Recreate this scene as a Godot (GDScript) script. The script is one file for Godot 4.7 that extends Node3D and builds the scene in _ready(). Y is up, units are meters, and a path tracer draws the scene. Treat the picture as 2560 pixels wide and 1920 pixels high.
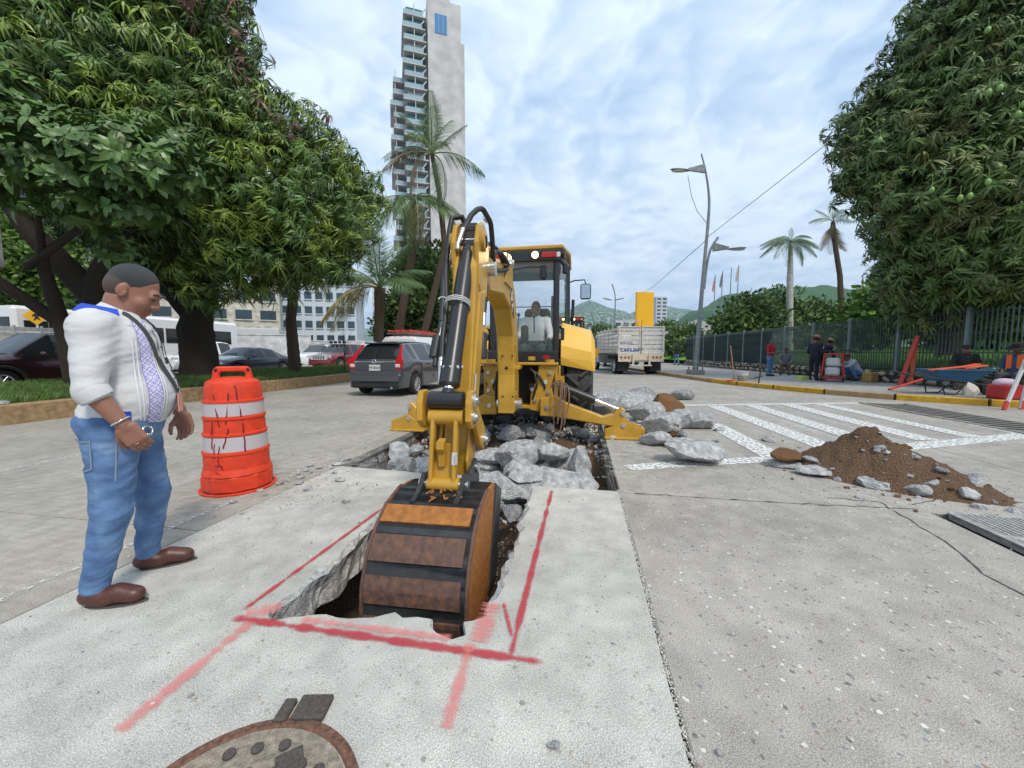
extends Node3D

const TH := 0.1781  # the road's heading, to the right of the camera's
var names := {}
var M := {}
var TX := {}
var rng := RandomNumberGenerator.new()

class MB:
	var v := PackedVector3Array()
	var n := PackedVector3Array()
	var c := PackedColorArray()
	var t := PackedVector2Array()
	var col := Color(1, 1, 1)
	var x := Transform3D.IDENTITY
	var flip := false
	func at(tr: Transform3D) -> MB:
		x = tr
		flip = tr.basis.determinant() < 0.0
		return self
	func put(p: Vector3, q: Vector3, uv := Vector2.ZERO) -> void:
		v.append(x * p); n.append((x.basis * q).normalized()); c.append(col); t.append(uv)
	func tri(a: Vector3, b: Vector3, d: Vector3, ua := Vector2.ZERO, ub := Vector2.ZERO, ud := Vector2.ZERO) -> void:
		var q := (b - a).cross(d - a)
		if q.length_squared() < 1e-18: return
		q = q.normalized()
		put(a, q, ua)
		if flip: put(b, q, ub); put(d, q, ud)
		else: put(d, q, ud); put(b, q, ub)
	func quad(a: Vector3, b: Vector3, d: Vector3, e: Vector3) -> void:
		tri(a, b, d, Vector2(0, 1), Vector2(1, 1), Vector2(1, 0)); tri(a, d, e, Vector2(0, 1), Vector2(1, 0), Vector2(0, 0))
	func quado(a: Vector3, b: Vector3, d: Vector3, e: Vector3, o: Vector3) -> void:
		if (b - a).cross(d - a).dot(o) < 0.0: quad(a, e, d, b)
		else: quad(a, b, d, e)
	func trio(a: Vector3, b: Vector3, d: Vector3, o: Vector3) -> void:
		if (b - a).cross(d - a).dot(o) < 0.0: tri(a, d, b)
		else: tri(a, b, d)
	func st(a: Vector3, b: Vector3, d: Vector3, na: Vector3, nb: Vector3, nd: Vector3, ua := Vector2.ZERO, ub := Vector2.ZERO, ud := Vector2.ZERO) -> void:
		put(a, na, ua)
		if flip: put(b, nb, ub); put(d, nd, ud)
		else: put(d, nd, ud); put(b, nb, ub)
	func grid(P: Array, cu := false, cv := false, inv := false) -> void:
		var R := P.size(); var C: int = P[0].size()
		var N := []
		for i in R:
			var row := PackedVector3Array(); row.resize(C)
			var up: PackedVector3Array = P[(i + 1) % R if cv else mini(i + 1, R - 1)]
			var dn: PackedVector3Array = P[(i - 1 + R) % R if cv else maxi(i - 1, 0)]
			var me: PackedVector3Array = P[i]
			for j in C:
				var du := me[(j + 1) % C if cu else mini(j + 1, C - 1)] - me[(j - 1 + C) % C if cu else maxi(j - 1, 0)]
				var q := du.cross(up[j] - dn[j])
				row[j] = q.normalized() * (-1.0 if inv else 1.0) if q.length_squared() > 1e-16 else Vector3.ZERO
			N.append(row)
		for i in R:
			for j in C:
				if N[i][j] == Vector3.ZERO:
					var s := Vector3.ZERO
					for k in C: s += N[clampi(i + (1 if i < R / 2 else -1), 0, R - 1)][k]
					N[i][j] = s.normalized() if s.length() > 1e-6 else Vector3.UP
		for i in (R if cv else R - 1):
			var i2 := (i + 1) % R
			for j in (C if cu else C - 1):
				var j2 := (j + 1) % C
				var a: Vector3 = P[i][j]; var b: Vector3 = P[i][j2]; var d: Vector3 = P[i2][j2]; var e: Vector3 = P[i2][j]
				var ua := Vector2(float(j) / (C - (0 if cu else 1)), float(i) / maxi(R - 1, 1)); var ud := Vector2(float(j + 1) / (C - (0 if cu else 1)), float(i + 1) / maxi(R - 1, 1))
				var ub := Vector2(ud.x, ua.y); var ue := Vector2(ua.x, ud.y)
				if inv:
					st(a, d, b, N[i][j], N[i2][j2], N[i][j2], ua, ud, ub); st(a, e, d, N[i][j], N[i2][j], N[i2][j2], ua, ue, ud)
				else:
					st(a, b, d, N[i][j], N[i][j2], N[i2][j2], ua, ub, ud); st(a, d, e, N[i][j], N[i2][j2], N[i2][j], ua, ud, ue)
	func box(ctr: Vector3, s: Vector3, b := 0.0, rot := Basis.IDENTITY) -> MB:
		var h := s * 0.5
		b = minf(b, minf(h.x, minf(h.y, h.z)) * 0.9)
		for k in 3:
			var i := (k + 1) % 3; var j := (k + 2) % 3
			for g in [-1.0, 1.0]:
				var q := []
				for e in [[-1, -1], [1, -1], [1, 1], [-1, 1]]:
					var p := Vector3.ZERO; p[k] = g * h[k]; p[i] = e[0] * (h[i] - b); p[j] = e[1] * (h[j] - b)
					q.append(ctr + rot * p)
				var o := Vector3.ZERO; o[k] = g
				quado(q[0], q[1], q[2], q[3], rot * o)
				if b > 0.0:
					for g2 in [-1.0, 1.0]:
						var w := []
						for e in [[0, -1.0], [0, 1.0], [1, 1.0], [1, -1.0]]:
							var p := Vector3.ZERO
							p[k] = g * (h[k] - (b if e[0] == 1 else 0.0)); p[i] = g2 * (h[i] - (0.0 if e[0] == 1 else b)); p[j] = e[1] * (h[j] - b)
							w.append(ctr + rot * p)
						var o2 := Vector3.ZERO; o2[k] = g; o2[i] = g2
						quado(w[0], w[1], w[2], w[3], rot * o2)
		if b > 0.0:
			for sx in [-1.0, 1.0]: for sy in [-1.0, 1.0]: for sz in [-1.0, 1.0]:
				var g := Vector3(sx, sy, sz)
				trio(ctr + rot * (g * Vector3(h.x, h.y - b, h.z - b)), ctr + rot * (g * Vector3(h.x - b, h.y, h.z - b)), ctr + rot * (g * Vector3(h.x - b, h.y - b, h.z)), rot * g)
		return self
	func tube(pts: Array, rad: Variant, sides := 8, caps := true) -> MB:
		var rows := []
		var d0: Vector3 = (pts[1] - pts[0]).normalized()
		var bx := d0.cross(Vector3.UP if absf(d0.y) < 0.9 else Vector3.RIGHT).normalized()
		for i in pts.size():
			var d: Vector3 = (pts[mini(i + 1, pts.size() - 1)] - pts[maxi(i - 1, 0)]).normalized()
			bx = (bx - d * bx.dot(d)).normalized()
			var by := d.cross(bx)
			var r: float = rad[i] if rad is Array or rad is PackedFloat32Array else rad
			var row := PackedVector3Array()
			for k in sides: row.append(pts[i] + (bx * cos(TAU * k / sides) + by * sin(TAU * k / sides)) * r)
			rows.append(row)
			if caps and (i == 0 or i == pts.size() - 1):
				for k in sides: trio(pts[i], row[k], row[(k + 1) % sides], -d if i == 0 else d)
		grid(rows, true)
		return self
	func cyl(a: Vector3, b: Vector3, r: float, sides := 14) -> MB:
		return tube([a, b], r, sides)
	func lathe(prof: Array, sides := 20, tr := Transform3D.IDENTITY) -> MB:
		var run := []
		for i in prof.size():
			var row := PackedVector3Array()
			for k in sides: row.append(tr * Vector3(prof[i].x * sin(TAU * k / sides), prof[i].y, prof[i].x * cos(TAU * k / sides)))
			run.append(row)
			if i > 0 and i < prof.size() - 1:
				if absf((prof[i] - prof[i - 1]).angle_to(prof[i + 1] - prof[i])) > 0.6:
					grid(run, true); run = [row]
		grid(run, true)
		return self
	func prism(poly: Array, d: float, tr := Transform3D.IDENTITY, b := 0.0) -> MB:
		var P := PackedVector2Array(poly)
		var area := 0.0
		for i in P.size(): area += P[i].cross(P[(i + 1) % P.size()])
		if area < 0.0: P.reverse()
		var m := P.size()
		var Q := PackedVector2Array(P)
		if b > 0.0:
			for i in m:
				var e1 := (P[i] - P[(i - 1 + m) % m]).normalized(); var e2 := (P[(i + 1) % m] - P[i]).normalized()
				var n1 := Vector2(-e1.y, e1.x); var n2 := Vector2(-e2.y, e2.x)
				var bi := (n1 + n2)
				bi = bi / maxf(bi.length_squared() * 0.5, 0.3)
				Q[i] = P[i] + bi * b
		var idx := Geometry2D.triangulate_polygon(Q)
		var z := d * 0.5
		for g in [-1.0, 1.0]:
			for i in range(0, idx.size(), 3):
				var a := Q[idx[i]]; var bb := Q[idx[i + 1]]; var cc := Q[idx[i + 2]]
				trio(tr * Vector3(a.x, a.y, g * z), tr * Vector3(bb.x, bb.y, g * z), tr * Vector3(cc.x, cc.y, g * z), tr.basis * Vector3(0, 0, g))
		for i in m:
			var j := (i + 1) % m
			var e := (P[j] - P[i]); var o := tr.basis * Vector3(e.y, -e.x, 0)
			quado(tr * Vector3(P[i].x, P[i].y, -z + b), tr * Vector3(P[j].x, P[j].y, -z + b), tr * Vector3(P[j].x, P[j].y, z - b), tr * Vector3(P[i].x, P[i].y, z - b), o)
			if b > 0.0:
				for g in [-1.0, 1.0]:
					quado(tr * Vector3(P[i].x, P[i].y, g * (z - b)), tr * Vector3(P[j].x, P[j].y, g * (z - b)), tr * Vector3(Q[j].x, Q[j].y, g * z), tr * Vector3(Q[i].x, Q[i].y, g * z), o.normalized() + tr.basis * Vector3(0, 0, g))
		return self
	func ell(ctr: Vector3, r: Vector3, sides := 14, rows := 9, rot := Basis.IDENTITY) -> MB:
		var g := []
		for i in rows + 1:
			var a := PI * i / rows - PI / 2
			var row := PackedVector3Array()
			for k in sides: row.append(ctr + rot * (r * Vector3(cos(a) * sin(TAU * k / sides), sin(a), cos(a) * cos(TAU * k / sides))))
			g.append(row)
		grid(g, true)
		return self
	func mesh() -> ArrayMesh:
		var a := []; a.resize(Mesh.ARRAY_MAX)
		a[Mesh.ARRAY_VERTEX] = v; a[Mesh.ARRAY_NORMAL] = n; a[Mesh.ARRAY_COLOR] = c; a[Mesh.ARRAY_TEX_UV] = t
		var m := ArrayMesh.new()
		m.add_surface_from_arrays(Mesh.PRIMITIVE_TRIANGLES, a)
		return m

func numbered(called: String) -> String:
	names[called] = names.get(called, -1) + 1
	return called if names[called] == 0 else "%s_%03d" % [called, names[called]]

func thing(called: String, label: String, cat: String, at := Vector3.ZERO, turn := 0.0, group := "") -> Node3D:
	var o := Node3D.new()
	o.name = numbered(called); add_child(o); o.position = at; o.rotation.y = turn
	return tag(o, label, cat, group)

func tag(o: Node3D, label: String, cat: String, group := "") -> Node3D:
	o.set_meta("label", label); o.set_meta("category", cat)
	if group: o.set_meta("group", group)
	return o

func obj(called: String, b: Variant, m: Material, parent: Node = null) -> MeshInstance3D:
	var o := MeshInstance3D.new()
	o.mesh = b.mesh() if b is MB else b
	o.material_override = m
	if parent == null:
		o.name = numbered(called); add_child(o)
	else:
		o.name = called; parent.add_child(o, true)
	return o

func struct(called: String, b: Variant, m: Material) -> MeshInstance3D:
	var o := obj(called, b, m); o.set_meta("kind", "structure"); return o

func dup(root: Node3D, at: Vector3, turn: float, label := "", group := "") -> Node3D:
	var base := str(root.name); var cut := base.rfind("_")
	if cut > 0 and base.substr(cut + 1).is_valid_int(): base = base.substr(0, cut)
	var r: Node3D = root.duplicate(); r.name = numbered(base); add_child(r)
	r.position = at; r.rotation.y = turn
	if label: r.set_meta("label", label)
	if group: r.set_meta("group", group)
	return r

func multi(called: String, mesh: Mesh, m: Material, xs: Array, cols: Array, parent: Node = null) -> MultiMeshInstance3D:
	var mm := MultiMesh.new(); mm.transform_format = MultiMesh.TRANSFORM_3D; mm.use_colors = true; mm.mesh = mesh; mm.instance_count = xs.size()
	for i in xs.size():
		mm.set_instance_transform(i, xs[i]); mm.set_instance_color(i, cols[i] if cols.size() > 0 else Color(1, 1, 1))
	var o := MultiMeshInstance3D.new(); o.multimesh = mm; o.material_override = m
	if parent == null:
		o.name = numbered(called); add_child(o)
	else:
		o.name = called; parent.add_child(o, true)
	o.set_meta("kind", "stuff")
	return o

func W(x: float, d: float, y := 0.0) -> Vector3: return Vector3(x, y, -d)
func RU(r: float, u: float, y := 0.0) -> Vector3: return Vector3(r * cos(TH) + u * sin(TH), y, r * sin(TH) - u * cos(TH))
func T3(at: Vector3, b := Basis.IDENTITY) -> Transform3D: return Transform3D(b, at)
func rot(ax: Vector3, deg: float) -> Basis: return Basis(ax.normalized(), deg_to_rad(deg))

func noise(seed_: int, freq: float, kind := 0, oct := 4) -> FastNoiseLite:
	var f := FastNoiseLite.new(); f.seed = seed_; f.frequency = freq
	if kind == 1:
		f.noise_type = FastNoiseLite.TYPE_CELLULAR; f.cellular_return_type = FastNoiseLite.RETURN_CELL_VALUE; f.fractal_type = FastNoiseLite.FRACTAL_NONE
	elif kind == 2:
		f.noise_type = FastNoiseLite.TYPE_CELLULAR; f.cellular_return_type = FastNoiseLite.RETURN_DISTANCE; f.fractal_type = FastNoiseLite.FRACTAL_NONE
	else:
		f.noise_type = FastNoiseLite.TYPE_SIMPLEX_SMOOTH; f.fractal_octaves = oct
	return f

func nbytes(seed_: int, freq: float, size := 512, kind := 0, oct := 4) -> PackedByteArray:
	var im := noise(seed_, freq, kind, oct).get_seamless_image(size, size)
	im.convert(Image.FORMAT_L8)
	return im.get_data()

func tex_of(data: PackedByteArray, w: int, h: int, f := Image.FORMAT_RGB8) -> ImageTexture:
	return ImageTexture.create_from_image(Image.create_from_data(w, h, false, f, data))

# grey-scale modulation: lo..hi of white by noise
func tone_tex(b: PackedByteArray, lo: float, hi: float, size := 512) -> ImageTexture:
	var o := PackedByteArray(); o.resize(b.size())
	for i in b.size(): o[i] = mini(255, int(255.0 * (lo + (hi - lo) * b[i] / 255.0)))
	return tex_of(o, size, size, Image.FORMAT_L8)

func ramp_tex(b: PackedByteArray, cs: Array, size := 512) -> ImageTexture:  # cs: sRGB colours at even steps
	var lut := PackedByteArray(); lut.resize(768)
	for i in 256:
		var f := i / 255.0 * (cs.size() - 1); var k := mini(int(f), cs.size() - 2)
		var c: Color = cs[k].lerp(cs[k + 1], f - k)
		lut[i * 3] = c.r8; lut[i * 3 + 1] = c.g8; lut[i * 3 + 2] = c.b8
	var o := PackedByteArray(); o.resize(b.size() * 3)
	for i in b.size():
		var k := b[i] * 3
		o[i * 3] = lut[k]; o[i * 3 + 1] = lut[k + 1]; o[i * 3 + 2] = lut[k + 2]
	return tex_of(o, size, size)

func lin(r: float, g: float, b: float) -> Color: return Color(r, g, b).linear_to_srgb()

func mat(key: String, c: Color, rough := 0.7, metal := 0.0, tex: Texture2D = null, tile := 1.0, bump: Texture2D = null, bump_cm := 0.0, world := true) -> StandardMaterial3D:
	if M.has(key): return M[key]
	var m := StandardMaterial3D.new(); m.resource_name = key
	m.albedo_color = c.linear_to_srgb(); m.roughness = rough; m.metallic = metal
	if tex or bump:
		m.uv1_triplanar = true; m.uv1_world_triplanar = world; m.uv1_scale = Vector3.ONE / tile
		m.albedo_texture = tex
	if bump:
		m.heightmap_enabled = true; m.heightmap_texture = bump; m.heightmap_scale = bump_cm
	M[key] = m
	return m

func layer(m: StandardMaterial3D, tex: Texture2D, tile: float) -> StandardMaterial3D:  # a broad second pattern multiplied over the first
	m.detail_enabled = true; m.detail_albedo = tex; m.detail_blend_mode = BaseMaterial3D.BLEND_MODE_MUL; m.detail_uv_layer = BaseMaterial3D.DETAIL_UV_2
	m.uv2_triplanar = true; m.uv2_world_triplanar = true; m.uv2_scale = Vector3.ONE / tile
	return m

func glass(key: String, c: Color, alpha: float) -> StandardMaterial3D:
	if M.has(key): return M[key]
	var m := StandardMaterial3D.new(); m.resource_name = key
	m.albedo_color = Color(c.r, c.g, c.b, alpha); m.transparency = BaseMaterial3D.TRANSPARENCY_ALPHA; m.roughness = 0.03
	M[key] = m
	return m

func textmesh(s: String, size: float, depth := 0.004, font := "Droid Sans", bold := false) -> TextMesh:
	var t := TextMesh.new(); t.text = s
	var f := SystemFont.new(); f.font_names = PackedStringArray([font]); f.font_weight = 700 if bold else 400
	t.font = f; t.font_size = 64; t.pixel_size = size / 46.0; t.depth = depth; t.curve_step = 2.0
	return t

func _ready() -> void:
	rng.seed = 7
	# ---- camera, sky, sun, exposure
	var cam := Camera3D.new(); cam.name = "camera"; add_child(cam)
	cam.position = Vector3(0, 1.2, 0); cam.rotation.x = -atan(80.0 / 965.0)
	cam.fov = rad_to_deg(2.0 * atan(960.0 / 965.0)); cam.near = 0.05; cam.far = 6000.0; cam.current = true
	var env := Environment.new()
	env.background_mode = Environment.BG_SKY; env.tonemap_mode = Environment.TONE_MAPPER_LINEAR; env.tonemap_exposure = 1.75
	env.sdfgi_enabled = true; env.ssao_enabled = true; env.ssil_enabled = true
	env.fog_enabled = true; env.fog_density = 0.00016; env.fog_light_color = Color(0.74, 0.84, 0.96)
	var sky := Sky.new(); var pan := PanoramaSkyMaterial.new(); pan.panorama = cloud_sky(); pan.energy_multiplier = 1.0
	sky.sky_material = pan; env.sky = sky
	var we := WorldEnvironment.new(); we.name = "world_environment"; we.environment = env; add_child(we)
	var sun := DirectionalLight3D.new(); sun.name = "sun"; add_child(sun)
	sun.light_energy = 0.5; sun.light_angular_distance = 11.0; sun.light_color = Color(1.0, 0.965, 0.91); sun.shadow_enabled = true
	sun.rotation_degrees = Vector3(-52, 28, 0)
	textures()
	materials()
	ground()
	median_and_left()
	pavement_and_right()
	far_setting()
	trees()
	machines()
	cars()
	barrel()
	main_person()
	rubble()
	right_side_things()
	people()
	small_things()

func cloud_sky() -> ImageTexture:
	var w := 2048; var h := 1024
	var im := PackedFloat32Array(); im.resize(w * h * 3)
	var n1 := noise(11, 1.0, 0, 5); var n2 := noise(12, 1.0, 0, 3); var n3 := noise(13, 1.0, 0, 2)
	for j in h / 2:
		var el := PI * (0.5 - (j + 0.5) / h)
		var sy := sin(el); var cy := cos(el)
		var k := 1.0 / (sy + 0.10)
		var low := pow(1.0 - sy, 5.0)
		for i in w:
			var a := TAU * ((i + 0.5) / w - 0.5)
			var px := sin(a) * cy * k; var pz := -cos(a) * cy * k
			var big := n3.get_noise_2d(px * 0.45 + 3.0, pz * 0.45)
			var rip := n1.get_noise_2d(px * 2.6 + big * 0.8, pz * 2.0 + px * 0.5)
			var fine := n2.get_noise_2d(px * 7.0 + rip, pz * 6.0 - big)
			var cov := clampf(0.84 + big * 0.5 + rip * 0.34 + fine * 0.28, 0.0, 1.0)
			cov = lerpf(cov, 0.86 + 0.25 * rip, clampf(low * 1.1, 0.0, 0.85))
			var lum := lerpf(0.93, 1.06, sy) + 0.05 * rip + 0.085 * fine + big * 0.05
			var o := (j * w + i) * 3
			im[o] = lerpf(0.19, 0.485 * lum, cov); im[o + 1] = lerpf(0.32, 0.57 * lum, cov); im[o + 2] = lerpf(0.52, 0.655 * lum, cov)
	for j in range(h / 2, h):
		for i in w:
			var o := (j * w + i) * 3
			im[o] = 0.30; im[o + 1] = 0.29; im[o + 2] = 0.28
	return ImageTexture.create_from_image(Image.create_from_data(w, h, false, Image.FORMAT_RGBF, im.to_byte_array()))

func concrete_tex(seed_: int, base: Color, size: int, pep: float, stones: float) -> ImageTexture:
	var lo := nbytes(seed_, 0.006, size, 0, 5); var hi := nbytes(seed_ + 1, 0.16, size, 0, 2); var fi := nbytes(seed_ + 2, 0.42, size, 0, 1)
	var cv := nbytes(seed_ + 3, 0.055, size, 1); var cd := nbytes(seed_ + 3, 0.055, size, 2)
	var o := PackedByteArray(); o.resize(size * size * 3)
	var br := base.r * 255.0; var bg := base.g * 255.0; var bb := base.b * 255.0
	for i in size * size:
		var f := 1.0 + (lo[i] - 128) * 0.0006 + (hi[i] - 128) * 0.0013 * pep + (fi[i] - 128) * 0.0016 * pep
		var r := br * f; var g := bg * f; var b := bb * f
		if fi[i] > 196 and hi[i] > 110: r += 26.0 * pep; g += 26.0 * pep; b += 26.0 * pep
		elif fi[i] < 62: r -= 34.0 * pep; g -= 33.0 * pep; b -= 31.0 * pep
		var q := cv[i]
		if cd[i] < 18 + (q * 37) % 62 and stones > 0.0:
			if q < 26: r = lerpf(r, 128, stones); g = lerpf(g, 134, stones); b = lerpf(b, 140, stones)
			elif q > 236: r = lerpf(r, 150, stones); g = lerpf(g, 128, stones); b = lerpf(b, 116, stones)
			elif q > 120 and q < 134: r = lerpf(r, 226, stones); g = lerpf(g, 224, stones); b = lerpf(b, 218, stones)
			elif q > 60 and q < 70: r = lerpf(r, 112, stones); g = lerpf(g, 110, stones); b = lerpf(b, 106, stones)
		o[i * 3] = clampi(int(r), 0, 255); o[i * 3 + 1] = clampi(int(g), 0, 255); o[i * 3 + 2] = clampi(int(b), 0, 255)
	return tex_of(o, size, size)

func alpha_tex(seed_: int, freq: float, cut: float, soft: float, size := 512) -> ImageTexture:  # white paint worn through in flakes
	var a := nbytes(seed_, freq, size, 0, 5); var b := nbytes(seed_ + 1, 0.2, size, 0, 2)
	var o := PackedByteArray(); o.resize(size * size * 4)
	for i in size * size:
		var f := (a[i] * 0.72 + b[i] * 0.28) / 255.0
		var k := 236 + (b[i] - 128) / 9
		o[i * 4] = k; o[i * 4 + 1] = k; o[i * 4 + 2] = k - 3
		o[i * 4 + 3] = clampi(int(255.0 * (f - cut) / soft), 0, 255)
	return tex_of(o, size, size, Image.FORMAT_RGBA8)

func spray_tex(seed_: int, dense: float) -> ImageTexture:  # along u, across v
	var w := 1024; var h := 64
	var f := noise(seed_, 0.35, 0, 2); var g := noise(seed_ + 1, 0.012, 0, 2)
	var o := PackedByteArray(); o.resize(w * h * 4)
	for j in h: for i in w:
		var e := absf((j + 0.5) / h - 0.5) * 2.0
		var s := f.get_noise_2d(i * 2.0, j * 2.0)
		var a := clampf((0.82 + g.get_noise_2d(i, 0) * 0.6 - e) * 2.4 * dense + s * (0.5 + 0.9 * e), 0.0, 1.0) * clampf(0.86 * dense + s * 0.45, 0.0, 1.0)
		a *= clampf((w * 0.5 - absf(i - w * 0.5)) / 30.0, 0.0, 1.0) * clampf((1.0 - e) * 5.0, 0.0, 1.0)
		var q := (j * w + i) * 4
		o[q] = 255; o[q + 1] = 255; o[q + 2] = 255; o[q + 3] = int(a * 255)
	return tex_of(o, w, h, Image.FORMAT_RGBA8)

func textures() -> void:
	TX.conc = concrete_tex(21, Color8(195, 192, 184), 1024, 0.9, 0.3)
	TX.conc2 = concrete_tex(31, Color8(170, 165, 158), 1024, 0.9, 0.85)
	TX.conc3 = concrete_tex(41, Color8(172, 167, 158), 1024, 1.0, 0.3)
	TX.grain = tone_tex(nbytes(51, 0.09, 512, 0, 3), 0.72, 1.0)
	TX.blot = tone_tex(nbytes(52, 0.012, 512, 0, 5), 0.66, 1.0)
	TX.stain = tone_tex(nbytes(53, 0.008, 512, 0, 5), 0.87, 1.0)
	TX.sheen = tone_tex(nbytes(60, 0.012, 512, 0, 4), 0.82, 1.0)
	TX.denim = ramp_tex(stretch(nbytes(82, 0.010, 512, 0, 6), 1.3), [Color8(62, 88, 130), Color8(80, 110, 152), Color8(94, 126, 166), Color8(126, 154, 186)])
	TX.bump = tone_tex(nbytes(54, 0.07, 512, 0, 4), 0.0, 1.0)
	TX.pit = tone_tex(nbytes(55, 0.25, 512, 0, 2), 0.0, 1.0)
	TX.soil = ramp_tex(nbytes(56, 0.06, 512, 0, 5), [Color8(40, 30, 22), Color8(70, 54, 41), Color8(98, 78, 60), Color8(120, 98, 76), Color8(156, 134, 110)])
	TX.rock = ramp_tex(stretch(nbytes(57, 0.016, 512, 0, 6), 1.7), [Color8(132, 132, 134), Color8(150, 150, 152), Color8(163, 163, 164), Color8(174, 174, 174), Color8(186, 186, 184), Color8(206, 206, 202)], 512)
	TX.bark = ramp_tex(nbytes(58, 0.05, 512, 0, 4), [Color8(34, 28, 23), Color8(70, 60, 50), Color8(112, 100, 86)])
	TX.rust = ramp_tex(nbytes(59, 0.022, 512, 0, 5), [Color8(56, 42, 37), Color8(80, 60, 53), Color8(96, 74, 66), Color8(110, 82, 69), Color8(168, 98, 50)])
	TX.paintwear = alpha_tex(61, 0.045, 0.32, 0.2)
	TX.paintwear2 = alpha_tex(63, 0.05, 0.50, 0.2)
	TX.dust = alpha_tex(65, 0.02, 0.48, 1.1)
	TX.spray = spray_tex(71, 0.86); TX.spray2 = spray_tex(75, 0.62)
	TX.grass = ramp_tex(nbytes(81, 0.08, 512, 0, 4), [Color8(40, 62, 22), Color8(74, 104, 38), Color8(112, 138, 58)])
	var g := PackedByteArray(); g.resize(512 * 512)
	var gn := noise(91, 0.02, 0, 3)
	for j in 512: for i in 512:
		var wob := gn.get_noise_2d(i * 1.4, j * 5.0) * 7.0
		g[j * 512 + i] = int(clampf(0.5 + 0.5 * sin(TAU * (j + wob) / 32.0) + gn.get_noise_2d(i * 9.0, j * 9.0) * 0.8, 0, 1) * 255)
	TX.groove = tex_of(g, 512, 512, Image.FORMAT_L8)

func materials() -> void:
	layer(mat("concrete", Color(1, 1, 1), 0.9, 0, TX.conc, 1.3, TX.pit, 0.25), TX.stain, 5.3)
	layer(mat("concrete_old", Color(1, 0.985, 0.965), 0.88, 0, TX.conc2, 1.45, TX.pit, 0.2), TX.stain, 7.1)
	layer(mat("concrete_grooved", Color(0.98, 0.97, 0.94), 0.92, 0, TX.conc3, 1.0, TX.groove, 0.22, false), TX.stain, 6.1)
	layer(mat("pavement", Color(0.86, 0.87, 0.9), 0.9, 0, TX.conc2, 2.1, TX.pit, 0.2), TX.stain, 9.0)
	mat("broken", Color(0.9, 0.9, 0.89), 0.95, 0, TX.rock, 0.5, TX.bump, 2.0)
	mat("chip", Color(1.08, 1.08, 1.06), 0.95, 0, TX.rock, 0.35, TX.bump, 1.0)
	mat("soil", Color(1.12, 1.06, 1.0), 0.98, 0, TX.soil, 0.55, TX.bump, 2.5)
	mat("dark_soil", Color(0.45, 0.42, 0.40), 0.98, 0, TX.soil, 0.4, TX.bump, 3.0)
	mat("rock", Color(0.98, 0.98, 0.98), 0.93, 0, TX.rock, 0.8, TX.bump, 2.0)
	mat("rock_brown", Color(1.6, 1.2, 0.8), 0.95, 0, TX.soil, 0.4, TX.bump, 2.0)
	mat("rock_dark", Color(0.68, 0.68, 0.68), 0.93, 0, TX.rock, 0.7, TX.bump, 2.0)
	mat("grass_soil", Color(0.75, 0.8, 0.6), 0.98, 0, TX.grass, 1.7, TX.bump, 2.0)
	mat("kerb_ochre", Color(0.52, 0.34, 0.17), 0.9, 0, TX.blot, 0.9, TX.bump, 0.4)
	mat("kerb_yellow", Color(0.78, 0.44, 0.03), 0.75, 0, TX.blot, 0.8, TX.bump, 0.2)
	mat("kerb_grey", Color(0.42, 0.38, 0.33), 0.9, 0, TX.blot, 0.7, TX.bump, 0.3)
	mat("bark", Color(0.75, 0.72, 0.7), 0.95, 0, TX.bark, 0.5, TX.bump, 4.0)
	mat("palm_bark", Color(1.3, 1.2, 1.1), 0.95, 0, TX.bark, 0.4, TX.bump, 1.0)
	mat("white_paint", Color(0.78, 0.78, 0.76), 0.6, 0, TX.grain, 0.8)
	mat("white_wall", Color(0.8, 0.81, 0.82), 0.8, 0, TX.blot, 6.0)
	mat("cat_yellow", Color(0.62, 0.345, 0.04), 0.36, 0, TX.sheen, 2.5)
	mat("cat_black", Color(0.022, 0.023, 0.026), 0.32)
	mat("hose", Color(0.03, 0.031, 0.034), 0.5, 0, TX.grain, 0.1)
	mat("steel", Color(0.62, 0.62, 0.61), 0.28, 0.9)
	mat("chrome", Color(0.85, 0.85, 0.86), 0.1, 1.0)
	mat("grime", Color(0.06, 0.055, 0.05), 0.8, 0, TX.blot, 0.3)
	mat("rubber", Color(0.028, 0.028, 0.029), 0.75, 0, TX.blot, 0.4)
	mat("rubber_dusty", Color(0.085, 0.084, 0.082), 0.9, 0, TX.blot, 0.5)
	mat("galvanised", Color(0.33, 0.36, 0.38), 0.5, 0.3, TX.blot, 1.2)
	mat("black", Color(0.012, 0.012, 0.013), 0.6)
	mat("iron", Color(0.085, 0.068, 0.055), 0.75, 0.2, TX.blot, 0.15, TX.bump, 0.3)
	var s := mat("red_spray", Color(0.50, 0.030, 0.05), 0.7)
	s.albedo_texture = TX.spray; s.transparency = BaseMaterial3D.TRANSPARENCY_ALPHA
	s = mat("pink_spray", Color(0.78, 0.24, 0.22), 0.7)
	s.albedo_texture = TX.spray2; s.transparency = BaseMaterial3D.TRANSPARENCY_ALPHA
	for k in [["road_paint", TX.paintwear, 1.3, 0.88], ["road_paint_thin", TX.paintwear2, 1.1, 0.76]]:
		s = mat(k[0], Color(k[3], k[3], k[3]), 0.7, 0, k[1], k[2])
		s.transparency = BaseMaterial3D.TRANSPARENCY_ALPHA
	s = mat("dust", Color(0.86, 0.85, 0.82), 0.95, 0, TX.dust, 1.7)
	s.transparency = BaseMaterial3D.TRANSPARENCY_ALPHA

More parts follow.
